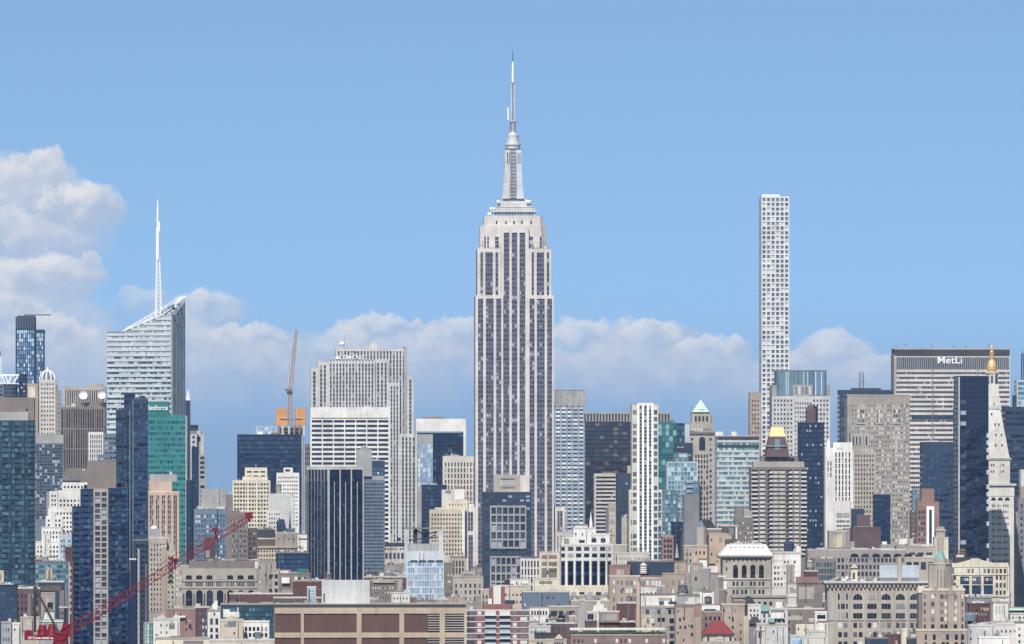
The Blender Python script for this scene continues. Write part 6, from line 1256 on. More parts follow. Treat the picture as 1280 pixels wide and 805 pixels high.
q = MB(); q.prism([(pk(66, 0)[0], pk(0, 806)[2]), (pk(82, 0)[0], pk(0, 806)[2]), (pk(88, 0)[0], pk(0, 790)[2]), (pk(88, 0)[0], pk(0, 780)[2]), (pk(79, 0)[0], pk(0, 779)[2]), (pk(76, 0)[0], pk(0, 790)[2]), (pk(68, 0)[0], pk(0, 793)[2])], -1, 1); q.build('slewing_platform', 'redpaint', e)
me = text_mesh('US Crane rental co.', 1., 'signwhite', 'lettering', .01, .05); xs = [v.co.x for v in me.vertices]; w_ = max(xs)-min(xs); L_ = 32*sC/w_
for v in me.vertices: v.co = (v.co.x*L_, -v.co.z, v.co.y*L_*1.15)
o = bpy.data.objects.new('lettering', me); COL.objects.link(o); o.parent = cj; o.location = (pk(35.4, 0)[0], -1.3, pk(0, 798.6)[2])
# buildings
b = blk('teal_ribbon_building', 'low long building with teal glass ribbons below the stepped white building', 43, 92, 703, 3200, 'bluegrey', 22, 2, 2, nx=12, rh=6.2, wx=1, wy=.55, g='teal', wb=730, top=2)
b = blk('blue_scaffold_building', 'narrow pale blue glass building under a small scaffolded roof', 74, 90, 670, 3400, 'paleblue', 14, 5, 5, nx=4, rh=6.4, wx=.8, wy=.5, g='aqua', wb=705, top=3)
b = blk('red_brick_sliver_building', 'narrow dark red brick building against the striped navy tower', 81, 91.5, 685, 3300, 'dkbrick', 12, 1, 2)
b = B('builders_hoist_tower', 'thin brown stair tower with a white hoist track left of the striped navy tower', 85, 92, 2560, 8, cat='building'); b.mass('dkbrick', 704); b.box('hoist_track', 'white', 86, 86.9, 703, None, -1, 0)
for j in range(8): b.box('hoist_landing', 'stone', 87.2, 89.4, 708+j*8, 712+j*8, -.9, 0)
b = blk('tan_stub_building', 'small tan cube tower above the teal ribbon building', 57, 66, 712, 3000, 'tan', 10, 1, 2)
b = blk('blue_netted_building', 'dark blue glass block with rows of pale panes in the bottom left corner', -10, 22, 733, 2600, 'navy', 20, 5, 4, nx=9, rh=7, wx=.75, wy=.6, g='navyl', wb=808, top=5, skin='slate')
b = blk('cream_corner_building', 'tiny cream building at the left edge above the dark blue glass block', -6, 5, 715, 2700, 'cream', 10, 0)
b = blk('brown_old_building', 'dull brown brick building with shuttered windows behind the crane frame', 19, 51, 736, 2650, 'plum', 22, 4, 4, nx=6, rh=8, wx=.45, wy=.5, g='dim', wb=800, top=5)
b.box('pale_pier', 'taupe', 34.5, 38.5, 742, None, -.8, 0)
b = B('brown_beamed_building', 'grey building framed by a heavy brown beam behind the crane frame', 47, 82, 2700, 22, cat='building')
b.mass('slate', 728, 48, 80, 4, nx=8, rh=6, wx=.5, wy=.5, g='dim', wb=740, top=3); b.mass('greystone', 742, 51, 69, 0, nx=1, wx=.0001, sides=False); b.box('brown_beam', 'brown', 50, 77, 732, 738.5, -1, 4); b.mass('slate', 738, 69, 75, -.5, 6); b.mass('taupe', 738, 74.5, 80, -1, 6); b.window(59.5, 66, 753, 761, 'dark', 0); b.clutter(5, 728, 49, 79, 4)
b = blk('small_pale_huts_building', 'pale grey gabled roof hut in the bottom left corner', 1.5, 14.5, 779, 2300, 'grey', 12, 1, 2, nx=3, rh=12, wx=.4, wy=.35, g='dim', wb=805, top=2)
b = blk('small_white_hut_building', 'small plain white wall between pale hut and beige wall, bottom left', 15.5, 25.5, 780.5, 2250, 'offwhite', 10, 1, 1)
b = blk('beige_wall_building', 'blank beige wall building behind the red crane counterweight', 25.5, 50, 773, 2350, 'stone', 14, 2, 2)
b = blk('white_wall_hut_building', 'white stair hut seen through the dark crane frame', 55, 68, 765, 2450, 'offwhite', 10, 1, 1)
b = blk('cyan_roof_building', 'low building with pale cyan roof sheets behind the crane machinery', 50, 80, 776.5, 2420, 'grey', 18, 3, 2); b.box('cyan_roof', 'mint', 51, 79, 776, 777.4, -1, 12)
b = blk('dark_edge_building', 'dark blue low block left of the striped navy tower', 74, 92, 760, 2700, 'navy', 16, 2, 3, nx=5, rh=7, g='ink', wb=800)
e = None
b = B('green_netted_scaffold', 'narrow green netted scaffold tower left of the blank cream wall', 179.5, 192, 2100, 10, cat='scaffold')
b.box('scaffold_core', 'teal', 182.5, 191.6, 779, None, .3, 8); q = MB()
for x in (179.8, 181.4, 183.4, 186, 188.6, 191.4): q.box(b.X(x), b.X(x+.6), -.3, .1, b.Z(830), b.Z(778))
for y in (778, 786, 794, 802): q.box(b.X(180), b.X(191.9), -.35, -.31, b.Z(y+.5), b.Z(y))
b.put('scaffold_poles', q, 'lgrey'); b.box('green_netting', 'green', 184, 186, 779, None, -.02, .3)
b = blk('blank_cream_wall_building', 'blank cream walled building with tiny louvre, bottom left', 191.5, 225, 775, 2150, 'offwhite', 20, 2, 2); b.box('louvre', 'grey', 213.2, 216.8, 776.6, 781, -.2, 0); b.box('slot', 'dgrey', 194, 198, 793, 794.4, -.15, 0); b.box('roof_box', 'lgrey', 197, 206.5, 770.5, 775.3, 3, 8)
b = blk('rose_brick_building', 'rose brick building with small white roof sheds between cream wall and white corner tower', 209, 244.5, 762, 2400, 'rose', 22, 3, 3); b.window(236, 239.4, 780, 785.6, 'slate', 0); b.box('white_shed', 'white', 217, 232, 769.5, 772, -4, .15); q = MB(); q.frus(b.X(220), -2*b.s, b.Z(772), b.Z(765), 2*b.s, .4*b.s, 6); b.put('conical_vent', q, 'offwhite'); b.box('roof_walk', 'lgrey', 212, 244, 760.5, 762, 1, 3)
b = blk('dark_brick_windowed_building', 'dark brick building with blue lit windows behind the white corner tower', 243.5, 261, 760, 2450, 'dkbrick', 18, 2, 2, nx=4, rh=8.4, wx=.5, wy=.5, g='blue', wb=800, top=3)
b = B('white_corner_tower', 'bright white narrow building with paired dark windows and stepped chimney', 259.5, 275.5, 2200, 14, cat='building')
b.mass('white', 764.5, nx=1, wx=.0001, sides=False); b.poly('chimney', 'white', [(264, 765), (272, 765), (272, 751), (268.5, 751), (268, 754), (265.5, 755), (265, 760), (264, 760)], 3, 7)
for (y, h) in ((773, 7.6), (785, 5.2), (793, 5)): 
    for x in (262.6, 269.2): b.window(x, x+3.4, y, y+h, 'ink', 0)
b.window(267, 269, 766, 769, 'dark', 0); b.window(265, 268, 761.4, 764, 'slate', 3)
b = B('curved_stone_gable_building', 'tan stone building with rounded gable front between two white buildings', 275, 304, 2250, 18, cat='building')
b.mass('sand', 776, 276, 303.6, 0, yb=None); b.poly('rounded_gable', 'sand', [(277, 777), (303, 777), (302.5, 773.5), (296, 773), (293, 770.5), (289.5, 769.4), (286, 770.5), (283, 773), (277, 774)], -.4, 3); b.box('slate_panel', 'bluegrey', 284.5, 295, 776.5, 783, -.4, 0)
for i in range(5): b.window(284+i*3.6, 285.6+i*3.6, 798.4, 800.6, 'dark', 0)
b.box('white_huts', 'white', 279, 287, 762, 772, 8, 14); b.box('white_huts', 'white', 287, 299, 765, 772, 8, 14); b.box('white_huts', 'white', 296.5, 298, 759.5, 766, 8, 10)
b = blk('white_row_building', 'low white building with six dark windows right of the rounded gable', 303.5, 336.5, 778, 2260, 'white', 16, 2, 2, nx=6, rh=7.6, wx=.6, wy=.62, g='dark', wb=800, top=4.2)
b.box('blue_hut', 'bluegrey', 318.5, 325.5, 790, 798, -3, .15)
b = blk('bottom_roof_wall_building', 'low cream roof walls with greenery along the bottom left of the frame', 195, 262, 799, 2050, 'cream', 14, 4, 3)
b = blk('bottom_stone_ledge_building', 'tan stone ledge along the bottom below the white corner tower', 262, 343, 801, 2080, 'sand', 12, 3, 3)
# ================================================================== bottom right
b = B('pink_brick_office', 'pinkish brick loft building with triple windows and red brick roof wall', 761, 843, 2750, 30, cat='building')
b.mass('pink', 721, 762, 800, 0); b.mass('rose', 708, 762, 788, 3, 26, yb=722); b.mass('pink', 724, 787, 830, 1, 30)
b.box('red_parapet', 'rose', 788, 829, 719.4, 724.4, 1, 3); b.mass('slate', 703, 786, 845, 16, 34, roof='roofdark'); b.mass('pink', 718, 828, 858, -1, 26, nx=1, wx=.0001, sides=False); b.mass('pink', 703, 843.5, 857.5, 2, 24)
for j in range(4):
    for x in (766, 775.8): b.window(x, x+2.5, 725.6+j*10.6, 730.6+j*10.6, 'lit', 0)
    for k in range(3): b.window(782.6+k*4.6, 785.8+k*4.6, 726+j*9.8, 731.4+j*9.8, 'lit', 0)
for j in range(2):
    for k in range(3): b.window(799+k*4.4, 802.2+k*4.4, 726+j*9.8, 731.4+j*9.8, 'lit', 1); b.window(815+k*4.2, 818+k*4.2, 726+j*9.8, 731.4+j*9.8, 'lit', 1)
for x in (840.6, 847.6, 852): 
    for j in range(2): b.window(x, x+2.2, 725.6+j*10.6, 731+j*10.6, 'lit', -1)
b.box('wall_patch', 'stone', 771, 780, 712, 718.6, 2.6, 3); b.clutter(5, 703, 788, 843, 3, d0=18)
water_tower(804.4, 724, 2754, 9.6, 21, 'white round tank with conical cap on the pinkish brick loft building', tank='white', roof='lgrey')
b = B('dark_red_wing_building', 'dull red brick wing with hooded roof box, bottom right centre', 748, 796, 2450, 22, cat='building')
b.mass('dkbrick', 754.5, 772, 794.6, 0); b.mass('rose', 765.5, 749.5, 774, -3, 12, yb=778); b.box('pale_skylight', 'grey', 753, 771, 767.6, 776, -3.4, -3); b.mass('dkbrick', 778, 750, 794); b.box('corner_strip', 'peach', 796, 799.6, 728, None, 2, 8); b.window(788, 791, 776, 779.6, 'dark', 0); b.box('white_hood', 'white', 778, 781, 773, 775, -1, 0)
b = B('white_top_loft_building', 'grey stone loft building with tall white upper storey right of the pinkish loft building', 799.5, 844, 2500, 24, cat='building')
b.mass('limed', 759, 801, 832, 0, nx=1, wx=.0001, sides=False); b.mass('white', 737, 801.4, 821, 3, 22, yb=760); b.mass('white', 744, 801.4, 846, 2, 22, yb=760); b.mass('grey', 733.6, 819, 832, 6, 18, yb=745); b.mass('limed', 759, 832, 845, .8, 20); b.mass('sand', 771.4, 802, 815, -2, 8)
for i in range(3): 
    for k in range(2): b.window(807+i*14.4+k*6-(0 if i < 2 else 1), 811.4+i*14.4+k*6-(0 if i < 2 else 1), 761.6, 767.4, 'slate', 0 if i < 2 else .8)
for j in range(4): b.window(837, 842.6, 773+j*9.4, 779+j*9.4, 'dark', .8)
for k in range(2): b.window(822+k*5, 826+k*5, 772, 777, 'dark', 0); b.window(808+k*6, 811.5+k*6, 773, 779, 'lit', -2)
b.window(824, 830, 751.4, 756, 'teal', 2); b.box('green_belt', 'stone', 801, 846, 758, 759.6, -.6, 2); b.box('dark_band', 'dgrey', 836, 846, 752, 755, 1.6, 2)
for k in range(6): b.window(808+k*2.7, 809.6+k*2.7, 739.8+4.6*(k % 2), 741.4+4.6*(k % 2), 'dim', 3)
b = B('mauve_brick_wall_building', 'pinkish mauve party wall building with a few small openings', 843, 877.5, 2420, 22, cat='building')
b.mass('pink', 757.5, roof='roofgrey'); b.box('red_coping', 'rose', 843.6, b.x1, 757, 758.6, -.5, 0); b.box('stain_panel', 'rose', 867, 875.4, 760, 771, -.15, 0)
for (x, y) in ((848.6, 772.6), (863.5, 781), (863.6, 772), (863.6, 791), (849, 782), (855, 782)): b.window(x, x+2.6, y, y+4, 'dim', 0)
b.clutter(3, 757.5, hmax=3)
b = B('grey_gable_wall_building', 'big blank grey brown party wall with stepped top, right of centre', 857, 912, 2850, 26, cat='building')
b.mass('greystone', 705, 858, 878, 0, nx=1, wx=.0001, sides=False); b.mass('greystone', 711, 877.5, 888, .4); b.mass('greystone', 717.5, 887, 899, .8); b.mass('taupe', 724, 885, 904, 1.2); b.mass('taupe', 738, 899, 908, .9); b.mass('white', 700, 874.5, 884, 4, 12); b.box('white_shed', 'white', 886, 897, 708.5, 717.8, 2, 8); b.window(868.6, 871, 721, 725.6, 'dark', 0); b.box('white_hut', 'offwhite', 860.6, 863, 706, 716, -.4, 0)
b.box('white_hut', 'white', 901, 909, 726.6, 739, 3, 8); b.box('white_ledge', 'offwhite', 897, 909, 719.4, 721.6, 0, 4)
b = blk('cluttered_terrace_building', 'low roof crowded with dark tanks and white walls below the blank grey party wall', 842, 880, 745, 2600, 'grey', 22, 8, 7)
b.box('white_wall', 'offwhite', 860, 875, 747.6, 757, -4, .15); 
for i, (x, y, Y_, w_, h_) in enumerate(((853.5, 745, 2604, 12, 16), (885, 757, 2561.5, 9, 13), (738, 778, 2480.5, 8, 13))):
    water_tower(x, y, Y_, w_, h_, ('dark squat tank on a white frame below the blank grey party wall', 'square looking dark tank inside a white wall recess, right of centre', 'small dark tank with tan cone roof near the hooded roof box')[i], tank='mgrey' if i < 2 else 'slate', roof='mgrey' if i < 2 else 'peach')
b = B('white_recess_building', 'white walled roof terrace around the square dark tank', 873, 896, 2560, 16, cat='building')
b.mass('greystone', 757); b.box('white_wall', 'white', 875, 892, 740, 757.4, 5, 6.4); b.box('white_wall', 'white', 890, 892.4, 740, 757.4, 0, 5); b.box('white_wall', 'white', 875, 877.4, 740, 757.4, 0, 5); b.box('dark_cap', 'mgrey', 876, 891, 737, 740, 4, 7)
b = B('redroofed_tower_building', 'tan stone turret building with a hipped dark red roof, bottom', 872, 922, 2150, 30, cat='building')
b.mass('sand', 793, 879, 917, 0, nx=1, wx=.0001, sides=False, roof=None); q = MB(); zA, zB = b.Z(792.5), b.Z(777)
q.v = [(b.X(877.5), -1, zA), (b.X(918.5), -1, zA), (b.X(918.5), 30*b.s, zA), (b.X(877.5), 30*b.s, zA), (b.X(892), 9*b.s, zB), (b.X(905), 9*b.s, zB), (b.X(905), 20*b.s, zB), (b.X(892), 20*b.s, zB)]; q.f = [(0,1,5,4), (1,2,6,5), (2,3,7,6), (3,0,4,7), (4,5,6,7), (3,2,1,0)]; q.r = [0]*6; b.put('hipped_red_roof', q, 'redroof')
b.window(884, 886.4, 796, 801, 'dark', 0); b.window(912, 914.4, 796, 801, 'dark', 0); b.box('cornice', 'sand', 877, 919, 792.3, 793.8, -1.2, 1); b.box('white_scroll', 'lime', 896, 903, 794, 799, -.5, 0); b.box('lower_ledge', 'stone', 872, 924, 801.5, None, -3, 0)
b = B('brick_terrace_building', 'rose brick building with blue awning terrace behind the dark red hipped roof', 877, 903, 2400, 20, cat='building')
b.mass('rose', 766, nx=4, rh=8, wx=.5, wy=.6, g='dark', wb=790, top=3); b.box('blue_awning', 'slate', 881, 895, 761.5, 766.2, 1, 8); b.box('white_parapet', 'white', 878, 901, 757, 763, 10, 12); b.box('pink_wall', 'rose', 878, 879.6, 764, None, -3, 0)
b = B('mauve_gable_building', 'mauve blank gable wall right of the dark red hipped roof', 900, 935, 2450, 22, cat='building')
b.mass('pink', 756.5, 902, 931, 0); b.mass('rose', 752, 918, 932, 4, 18); b.box('corner_strip', 'sand', 930, 934.6, 770, None, -.6, 6); b.window(914.6, 917, 771, 776.6, 'dark', 0); b.window(914.6, 917, 782, 786, 'dim', 0)
b = B('barrel_roofed_building', 'grey low building with dark rounded barrel roof before the mansard roofed building', 915, 984, 2700, 22, cat='building')
b.mass('stone', 745, 916, 983, 3, nx=9, rh=9, wx=.5, wy=.55, g='dim', wb=765, top=5, cap=('limed', 2, .6)); q = MB(); q.prism([(b.X(927), b.Z(757)), (b.X(943), b.Z(757))]+[(b.X(935+7.4*cos(a*pi/12)), b.Z(756-11*sin(a*pi/12))) for a in range(0, 13)], -2, 8); b.put('barrel_roof', q, 'dgrey'); b.mass('taupe', 752, 917, 928, -1, 8)
b = B('green_dormer_building', 'white stuccoed building with pale green dormer, below the barrel roofed building', 934, 986, 2450, 22, cat='building')
b.mass('offwhite', 757, 935, 951, 2, nx=3, rh=6, wx=.5, wy=.5, g='dim', wb=775, top=3); b.mass('lgrey', 762, 951, 985, 4, nx=5, rh=7, wx=.4, wy=.5, g='dim', wb=785, top=4); b.box('green_dormer', 'verdigris', 951, 961, 756, 764, 1, 6); b.mass('white', 765, 964.5, 980, 0, 10, yb=773); b.box('white_hut', 'white', 970, 979, 752.5, 762.4, 6, 14); b.box('green_panel', 'verdigris', 961, 968, 773, 778, 0, 3)
b.mass('mgrey', 775, 936, 950, -2, 8); q = MB(); q.frus(b.X(943), 2*b.s, b.Z(780), b.Z(771), 7*b.s, 4*b.s, 4); b.put('dark_hipped_shed', q, 'dgrey')
b = B('white_blank_box_building', 'plain white box building with pale cornice at the bottom, right of centre', 944, 984, 2150, 20, cat='building')
b.mass('lgrey', 783, 957, 982.6, 0, roof='roofpale'); b.box('cornice', 'white', 956, 983.4, 782.4, 784, -.5, 20); b.mass('lime', 781, 946, 956.6, .5, 14); b.box('white_cornice', 'white', 944.6, 956, 786, 788, -.6, 2); b.window(948, 952, 790, 797, 'dim', .5)
b = B('cream_bracketed_tower', 'narrow cream bracketed building with square attic window', 979, 996, 2600, 16, cat='building')
b.mass('lime', 730, 984.5, 995.5, 0, nx=1, wx=.0001, sides=False); b.box('cornice', 'cream', 983.6, 996.4, 744, 746, -.8, 4); b.box('cornice', 'cream', 983.6, 996.4, 756.6, 758.6, -.8, 4); b.window(987.6, 992, 734, 740.6, 'dim', 0); b.mass('lime', 758, 982, 990, 1, 12)
b = B('concrete_box_tower', 'rough grey brown concrete hut tower beside the cream bracketed building', 983, 993, 2900, 12, cat='building'); b.mass('limed', 707); b.box('dark_cap', 'mgrey', 985, 992, 705, 707.4, 2, 8)
b = B('big_brown_party_wall_building', 'big brown grey party wall with a paler painted rectangle, right of centre', 987, 1034, 2700, 26, cat='building')
b.mass('taupe', 729, nx=1, wx=.0001, sides=False); b.box('red_top', 'rose', 996, 1024, 721, 731, 0, 12); b.box('painted_panel', 'stone', 998.4, 1017, 733.6, 749, -.15, 0); b.box('lower_band', 'greystone', 988, 1029, 755, 756, -.3, 0)
b = blk('dim_red_hut_building', 'low dark red rooftop hut left of the arch windowed grey building', 1005, 1022, 714.5, 2800, 'dkbrick', 12, 2, 2)
water_tower(1012.5, 714.5, 2803, 8.4, 15, 'pale round tank in front of the long open storeyed building', tank='lgrey', roof='lgrey')
water_tower(1031.6, 762, 2553, 7.6, 22, 'slim pale tank on a dark frame left of the arch windowed grey building', tank='offwhite', roof='offwhite', leg=9)
b = blk('glassy_terrace_building', 'row of dark glazed bays beside the pale round tank, right of centre', 1016, 1045, 700, 2900, 'slate', 18, 4, 4, nx=7, rh=8, wx=.7, wy=.7, g='tealdk', wb=735, top=2, skin='taupe')
b = B('white_terraced_house', 'stack of small white terraces and railings left of the arch windowed grey building', 1015, 1042, 2350, 18, cat='building')
b.mass('white', 766.5, 1019, 1033.6, 2, 14); b.window(1021.4, 1032, 768.6, 773.4, 'dark', 2); b.mass('white', 778, 1022, 1034.5, 0, 14); b.mass('lgrey', 790, 1008, 1032, -2, 14, nx=4, rh=6, wx=.6, wy=.4, g='dim', wb=805, top=3); b.mass('offwhite', 797, 1004, 1030, -4, 12); b.box('railing', 'offwhite', 1019, 1034, 776, 776.8, -.4, 0)
b = B('cream_low_wall_building', 'cream plastered low building with dark side, bottom right centre', 992, 1024, 2380, 18, cat='building')
b.mass('cream', 779.5, 995, 1018, 0); b.mass('taupe', 779, 992.4, 996, 1, 14); b.mass('cream', 775.5, 1012, 1020, 6, 16, yb=780)
b = blk('pale_blue_hut_building', 'small pale blue fronted hut at the very bottom, right of centre', 987, 1004, 796, 2100, 'paleblue', 12, 1, 1, nx=2, rh=9, wx=.7, wy=.5, g='pale', wb=806, top=2)
b = blk('brown_lower_wall_building', 'plain brown wall below the big brown grey party wall', 975, 1035, 762, 2550, 'taupe', 20, 3, 3)
# arch windowed building
b = B('arch_windowed_grey_building', 'large pale grey stone building with bracketed cornice and a row of half round windows', 1029, 1164, 2500, 40, cat='building')
b.mass('stone', 731, 1034.5, 1164, 2, 40, nx=1, wx=.0001, sides=False, roof='roofpale'); b.box('cornice', 'lgrey', 1029.5, 1166, 726.4, 729, -3, 40); b.box('cornice', 'mgrey', 1031, 1165, 729, 731, -1.4, 40)
q = MB()
for i in range(25): x = 1033+i*5.2; q.box(b.X(x), b.X(x+2.4), -1.8*b.s, 2*b.s-.02, b.Z(734.4), b.Z(731))
b.put('cornice_brackets', q, 'limed'); b.box('belt_course', 'limed', 1034, 1164, 774.2, 775.8, 1, 3)
xs_ = [1066.6+i*17.8 for i in range(6)]
for x in xs_:
    b.arch(x, x+11.4, 742.4, 749.6, 'dark', 2, .12, 'half_round_window'); b.window(x, x+11.4, 754.6, 761, 'dark', 2); b.window(x, x+11.4, 766.4, 773, 'dark', 2)
    for k in (1, 2): 
        for (ya, yb) in ((754.6, 761), (766.4, 773), (743.4, 749.6)): b.box('mullion', 'mgrey', x+11.4*k/3-.2, x+11.4*k/3+.2, ya, yb, 1.2, 1.6)
    for k in range(2):
        for j in range(3): b.window(x+.2+k*6.8, x+4.8+k*6.8, 778.6+j*11.6, 784.6+j*11.6, 'lit' if (k+j) % 2 else 'dim', 2)
for (ya, yb) in ((742, 749.6), (754.6, 761), (765.6, 773)):
    for (xa, xb) in ((1047.4, 1049.6), (1051.2, 1056), (1057.6, 1059.8)): b.window(xa, xb, ya, yb, 'dark', 2)
for k in range(2):
    for j in range(3): b.window(1047.8+k*7, 1052.4+k*7, 778.6+j*11.6, 784.6+j*11.6, 'lit' if j == 0 else 'dim', 2)
q = MB()
for x in [1043, 1062]+[v+14.6 for v in xs_]: q.box(b.X(x)-.25, b.X(x+1.4), 2*b.s-.4, 2*b.s-.02, b.Z(830), b.Z(736))
b.put('pilasters', q, 'stone')
b.box('cream_hut', 'cream', 1064.4, 1072.6, 710, 727, 8, 14); q = MB(); q.frus(b.X(1068.5), 11*b.s, b.Z(710), b.Z(705), 5*b.s, .6*b.s, 4); b.put('hut_roof', q, 'peach'); b.window(1066.6, 1069.4, 716, 724, 'lit', 8)
b.clutter(7, 726.5, 1036, 1062, 4, d0=4); b.clutter(4, 726.5, 1076, 1100, 3, d0=6)
for (xa, xb) in ((1101, 1123.6), (1129, 1150.6)): b.box('white_roof_screen', 'paleblue', xa, xb, 706.6, 722.5, 16, 17.5); b.box('screen_frame', 'mgrey', xa+1, xb-1, 722.5, 726, 16.4, 17.2)
b.box('stone_shaft', 'stone', 1124, 1129, 696, 727, 18, 24)
dish(1058.5, 722, 2503, 1.8, 'small white dish among the vents on the arch windowed grey building', 726.4)
# green pyramid apartment
b = B('verdigris_pyramid_apartments', 'tan brick apartment building with octagonal tank tower and verdigris pyramid roof', 1141, 1223, 2300, 34, cat='apartment building')
b.mass('pink', 738, 1153.5, 1206.5, 4, 32, nx=1, wx=.0001, sides=False); b.mass('pink', 788, 1144.5, 1220, 0, 34, nx=1, wx=.0001, sides=False)
b.box('coping', 'cream', 1153, 1207, 735.6, 738.4, 3.4, 32.4); b.box('coping', 'cream', 1144, 1220.6, 786.4, 788.4, -.6, 4); b.box('corner_block', 'cream', 1147.6, 1155, 732.6, 741, 5, 12); b.mass('taupe', 741, 1148.6, 1154, 6, 24)
for x in (1167.5, 1186.8): b.box('gable_ornament', 'pink', x, x+4.6, 733, 743, 3, 4)
for j in range(5):
    y = 743+j*9.4
    for (x, w_) in ((1155.2, 2.2), (1164.4, 3.8), (1175.8, 4), (1181, 4), (1192.8, 3.8), (1202.6, 2)): b.window(x, x+w_, y, y+5.4, 'lit' if j < 4 else 'dark', 4)
for j in range(2):
    y = 793+j*9.6
    for (x, w_) in ((1156, 2.2), (1166, 3.4), (1177, 4), (1182.6, 3.4), (1193.6, 3.6), (1201.6, 3.4), (1211.6, 3.4)): b.window(x, x+w_, y, y+6.6, 'dark', 0)
q = MB()
for x in (1160.6, 1171, 1187.6, 1199): q.box(b.X(x), b.X(x+1.6), 4*b.s-.45, 4*b.s-.02, b.Z(786), b.Z(739))
b.put('brick_piers', q, 'stone')
chamf(b, 'octagonal_tower', 'stone', 1162.6, 1190.4, 705, 738.2, 6, 30, 8); chamf(b, 'tower_cap', 'stone', 1169.5, 1186.5, 699, 705, 10, 26, 5); chamf(b, 'tower_rim', 'lime', 1162, 1191, 704.4, 705.6, 5.4, 30.6, 8)
q = MB(); q.frus(b.X(1177.6), 18*b.s, b.Z(700), b.Z(686), 8.6*b.s, .2, 8); b.put('verdigris_roof', q, 'verdigris'); q = MB()
for x in (1172, 1176.4, 1180.6): q.box(b.X(x), b.X(x+.9), 6*b.s-.25, 6*b.s, b.Z(735), b.Z(712))
b.put('tower_slits', q, 'taupe'); b.clutter(5, 738, 1155, 1163, 4, d0=6); b.clutter(4, 738, 1190, 1206, 4, d0=6)
# bottom right bits
b = blk('plum_hut_building', 'dark plum rooftop hut before the arch windowed grey building', 1107, 1127, 795, 2150, 'dkbrick', 12, 1, 2)
b = blk('slate_tank_row_building', 'dark slate roof shed left of the dark plum rooftop hut', 1081, 1110, 799, 2130, 'slate', 12, 3, 3)
b = blk('yellow_stair_hut_building', 'narrow pale yellow stair hut right of the dark plum rooftop hut', 1126, 1133.5, 788, 2140, 'cream', 8, 0)
b = blk('dark_stair_hut_building', 'dark low shed between the yellow stair hut and the tan brick apartments', 1133, 1146, 799, 2120, 'dgrey', 10, 2, 3)
b = blk('white_finned_box_building', 'bright white windowless box with three vertical slits, lower right', 1239.5, 1260.5, 754, 2350, 'white', 14, 0); q = MB()
for x in (1245, 1249, 1253): q.box(b.X(x), b.X(x+1), -.15, 0.05, b.Z(767), b.Z(757.4))
b.put('slits', q, 'grey'); b.box('upper_box', 'white', 1250.4, 1262, 749, None, 5, 12); b.box('roof_units', 'mgrey', 1252, 1258, 746.6, 749.3, 6, 10)
b = blk('dark_brick_pale_window_building', 'dark brick building with a row of four bright windows, lower right', 1209, 1238, 756, 2450, 'dkbrick', 20, 3, 2)
for i in range(4): b.window(1218.6+i*4, 1221.4+i*4, 766, 770, 'lit', 0); b.window(1218.6+i*4, 1220.8+i*4, 775, 778, 'dim', 0)
q = MB(); q.lathe(b.X(1213), -.5, [(2.8, b.Z(776)), (2.8, b.Z(768)), (1.8, b.Z(765.8)), (.1, b.Z(765))], 12); b.put('grey_tank', q, 'bluegrey')
b = blk('scattered_roof_building', 'grey flat roof with white skylights above the dark brick building, lower right', 1206, 1240, 748, 2600, 'mgrey', 20, 7, 4)
b.box('white_skylight', 'white', 1215, 1230, 752, 754, -3, .15)
b = blk('white_rooftops_building', 'cluster of white roof huts and walls in the bottom right corner', 1218, 1300, 781, 2250, 'offwhite', 20, 9, 5, nx=14, rh=8, wx=.35, wy=.35, g='dim', wb=800, top=4)
b.mass('lgrey', 790, 1222, 1248, -3, 6); b.mass('white', 779, 1269, 1300, -2, 12, nx=4, rh=8, wx=.35, wy=.4, g='dim', wb=806, top=3)
b = B('green_edged_building', 'dark low building with a long pale green roof edge at the right edge', 1259, 1300, 2400, 20, cat='building')
b.mass('navy', 761, nx=8, rh=7, wx=.6, wy=.4, g='dim', wb=775, top=5); b.box('green_edge', 'mint', 1258.6, b.x1, 760.4, 763, -1, 0); b.mass('offwhite', 768, 1262, 1300, -4, 0, nx=8, rh=6, wx=.5, wy=.3, g='dim', wb=780, top=1)
b = blk('grey_white_step_building', 'stepped light grey terrace with railings under the white windowless box', 1209, 1245, 783, 2200, 'lgrey', 14, 4, 3)
b = blk('white_bottom_corner_building', 'low white wall with small dark opening at the bottom right', 1222, 1262, 798, 2080, 'white', 12, 2, 2)
# bottom centre
b = B('green_topped_brick_row', 'long low brick building with green planted roof strip along the bottom centre', 712, 834, 2200, 26, cat='building')
b.mass('rose', 796, nx=22, rh=8, wx=.55, wy=.6, g='lit', wb=806, top=1); b.box('planted_strip', 'olive', 713, 832, 790.5, 796.4, 1, 10); b.box('green_glazing', 'verdigris', 714, 831, 792.6, 795.6, .2, .9); b.box('white_parapet', 'offwhite', 713, 833, 785, 788, 14, 16)
q = MB()
for k in range(26):
    x = 716+k*4.4+b.rnd.uniform(-1, 1); q.frus(b.X(x), 2*b.s, b.Z(791), b.Z(791-b.rnd.uniform(1, 3)), b.rnd.uniform(.5, 1.1), b.rnd.uniform(.2, .6), 6, b.rnd.random())
b.put('shrubs', q, 'olive')
b = B('ornate_tan_peaked_building', 'tan stone building with small pointed attic windows at the bottom centre', 660, 709, 2250, 18, cat='building')
b.mass('sand', 801, 661, 686, 0); b.mass('sand', 801, 684, 708, .5); q = MB(); q.frus(b.X(699), 5*b.s, b.Z(799), b.Z(793), 6*b.s, .8*b.s, 4); b.put('peaked_roof', q, 'peach')
for i in range(4): b.window(693+i*3, 694.8+i*3, 802.4, 806, 'dark', .5)
for i in range(3): b.window(671+i*4.4, 674+i*4.4, 802.6, 804.6, 'dark', 0)
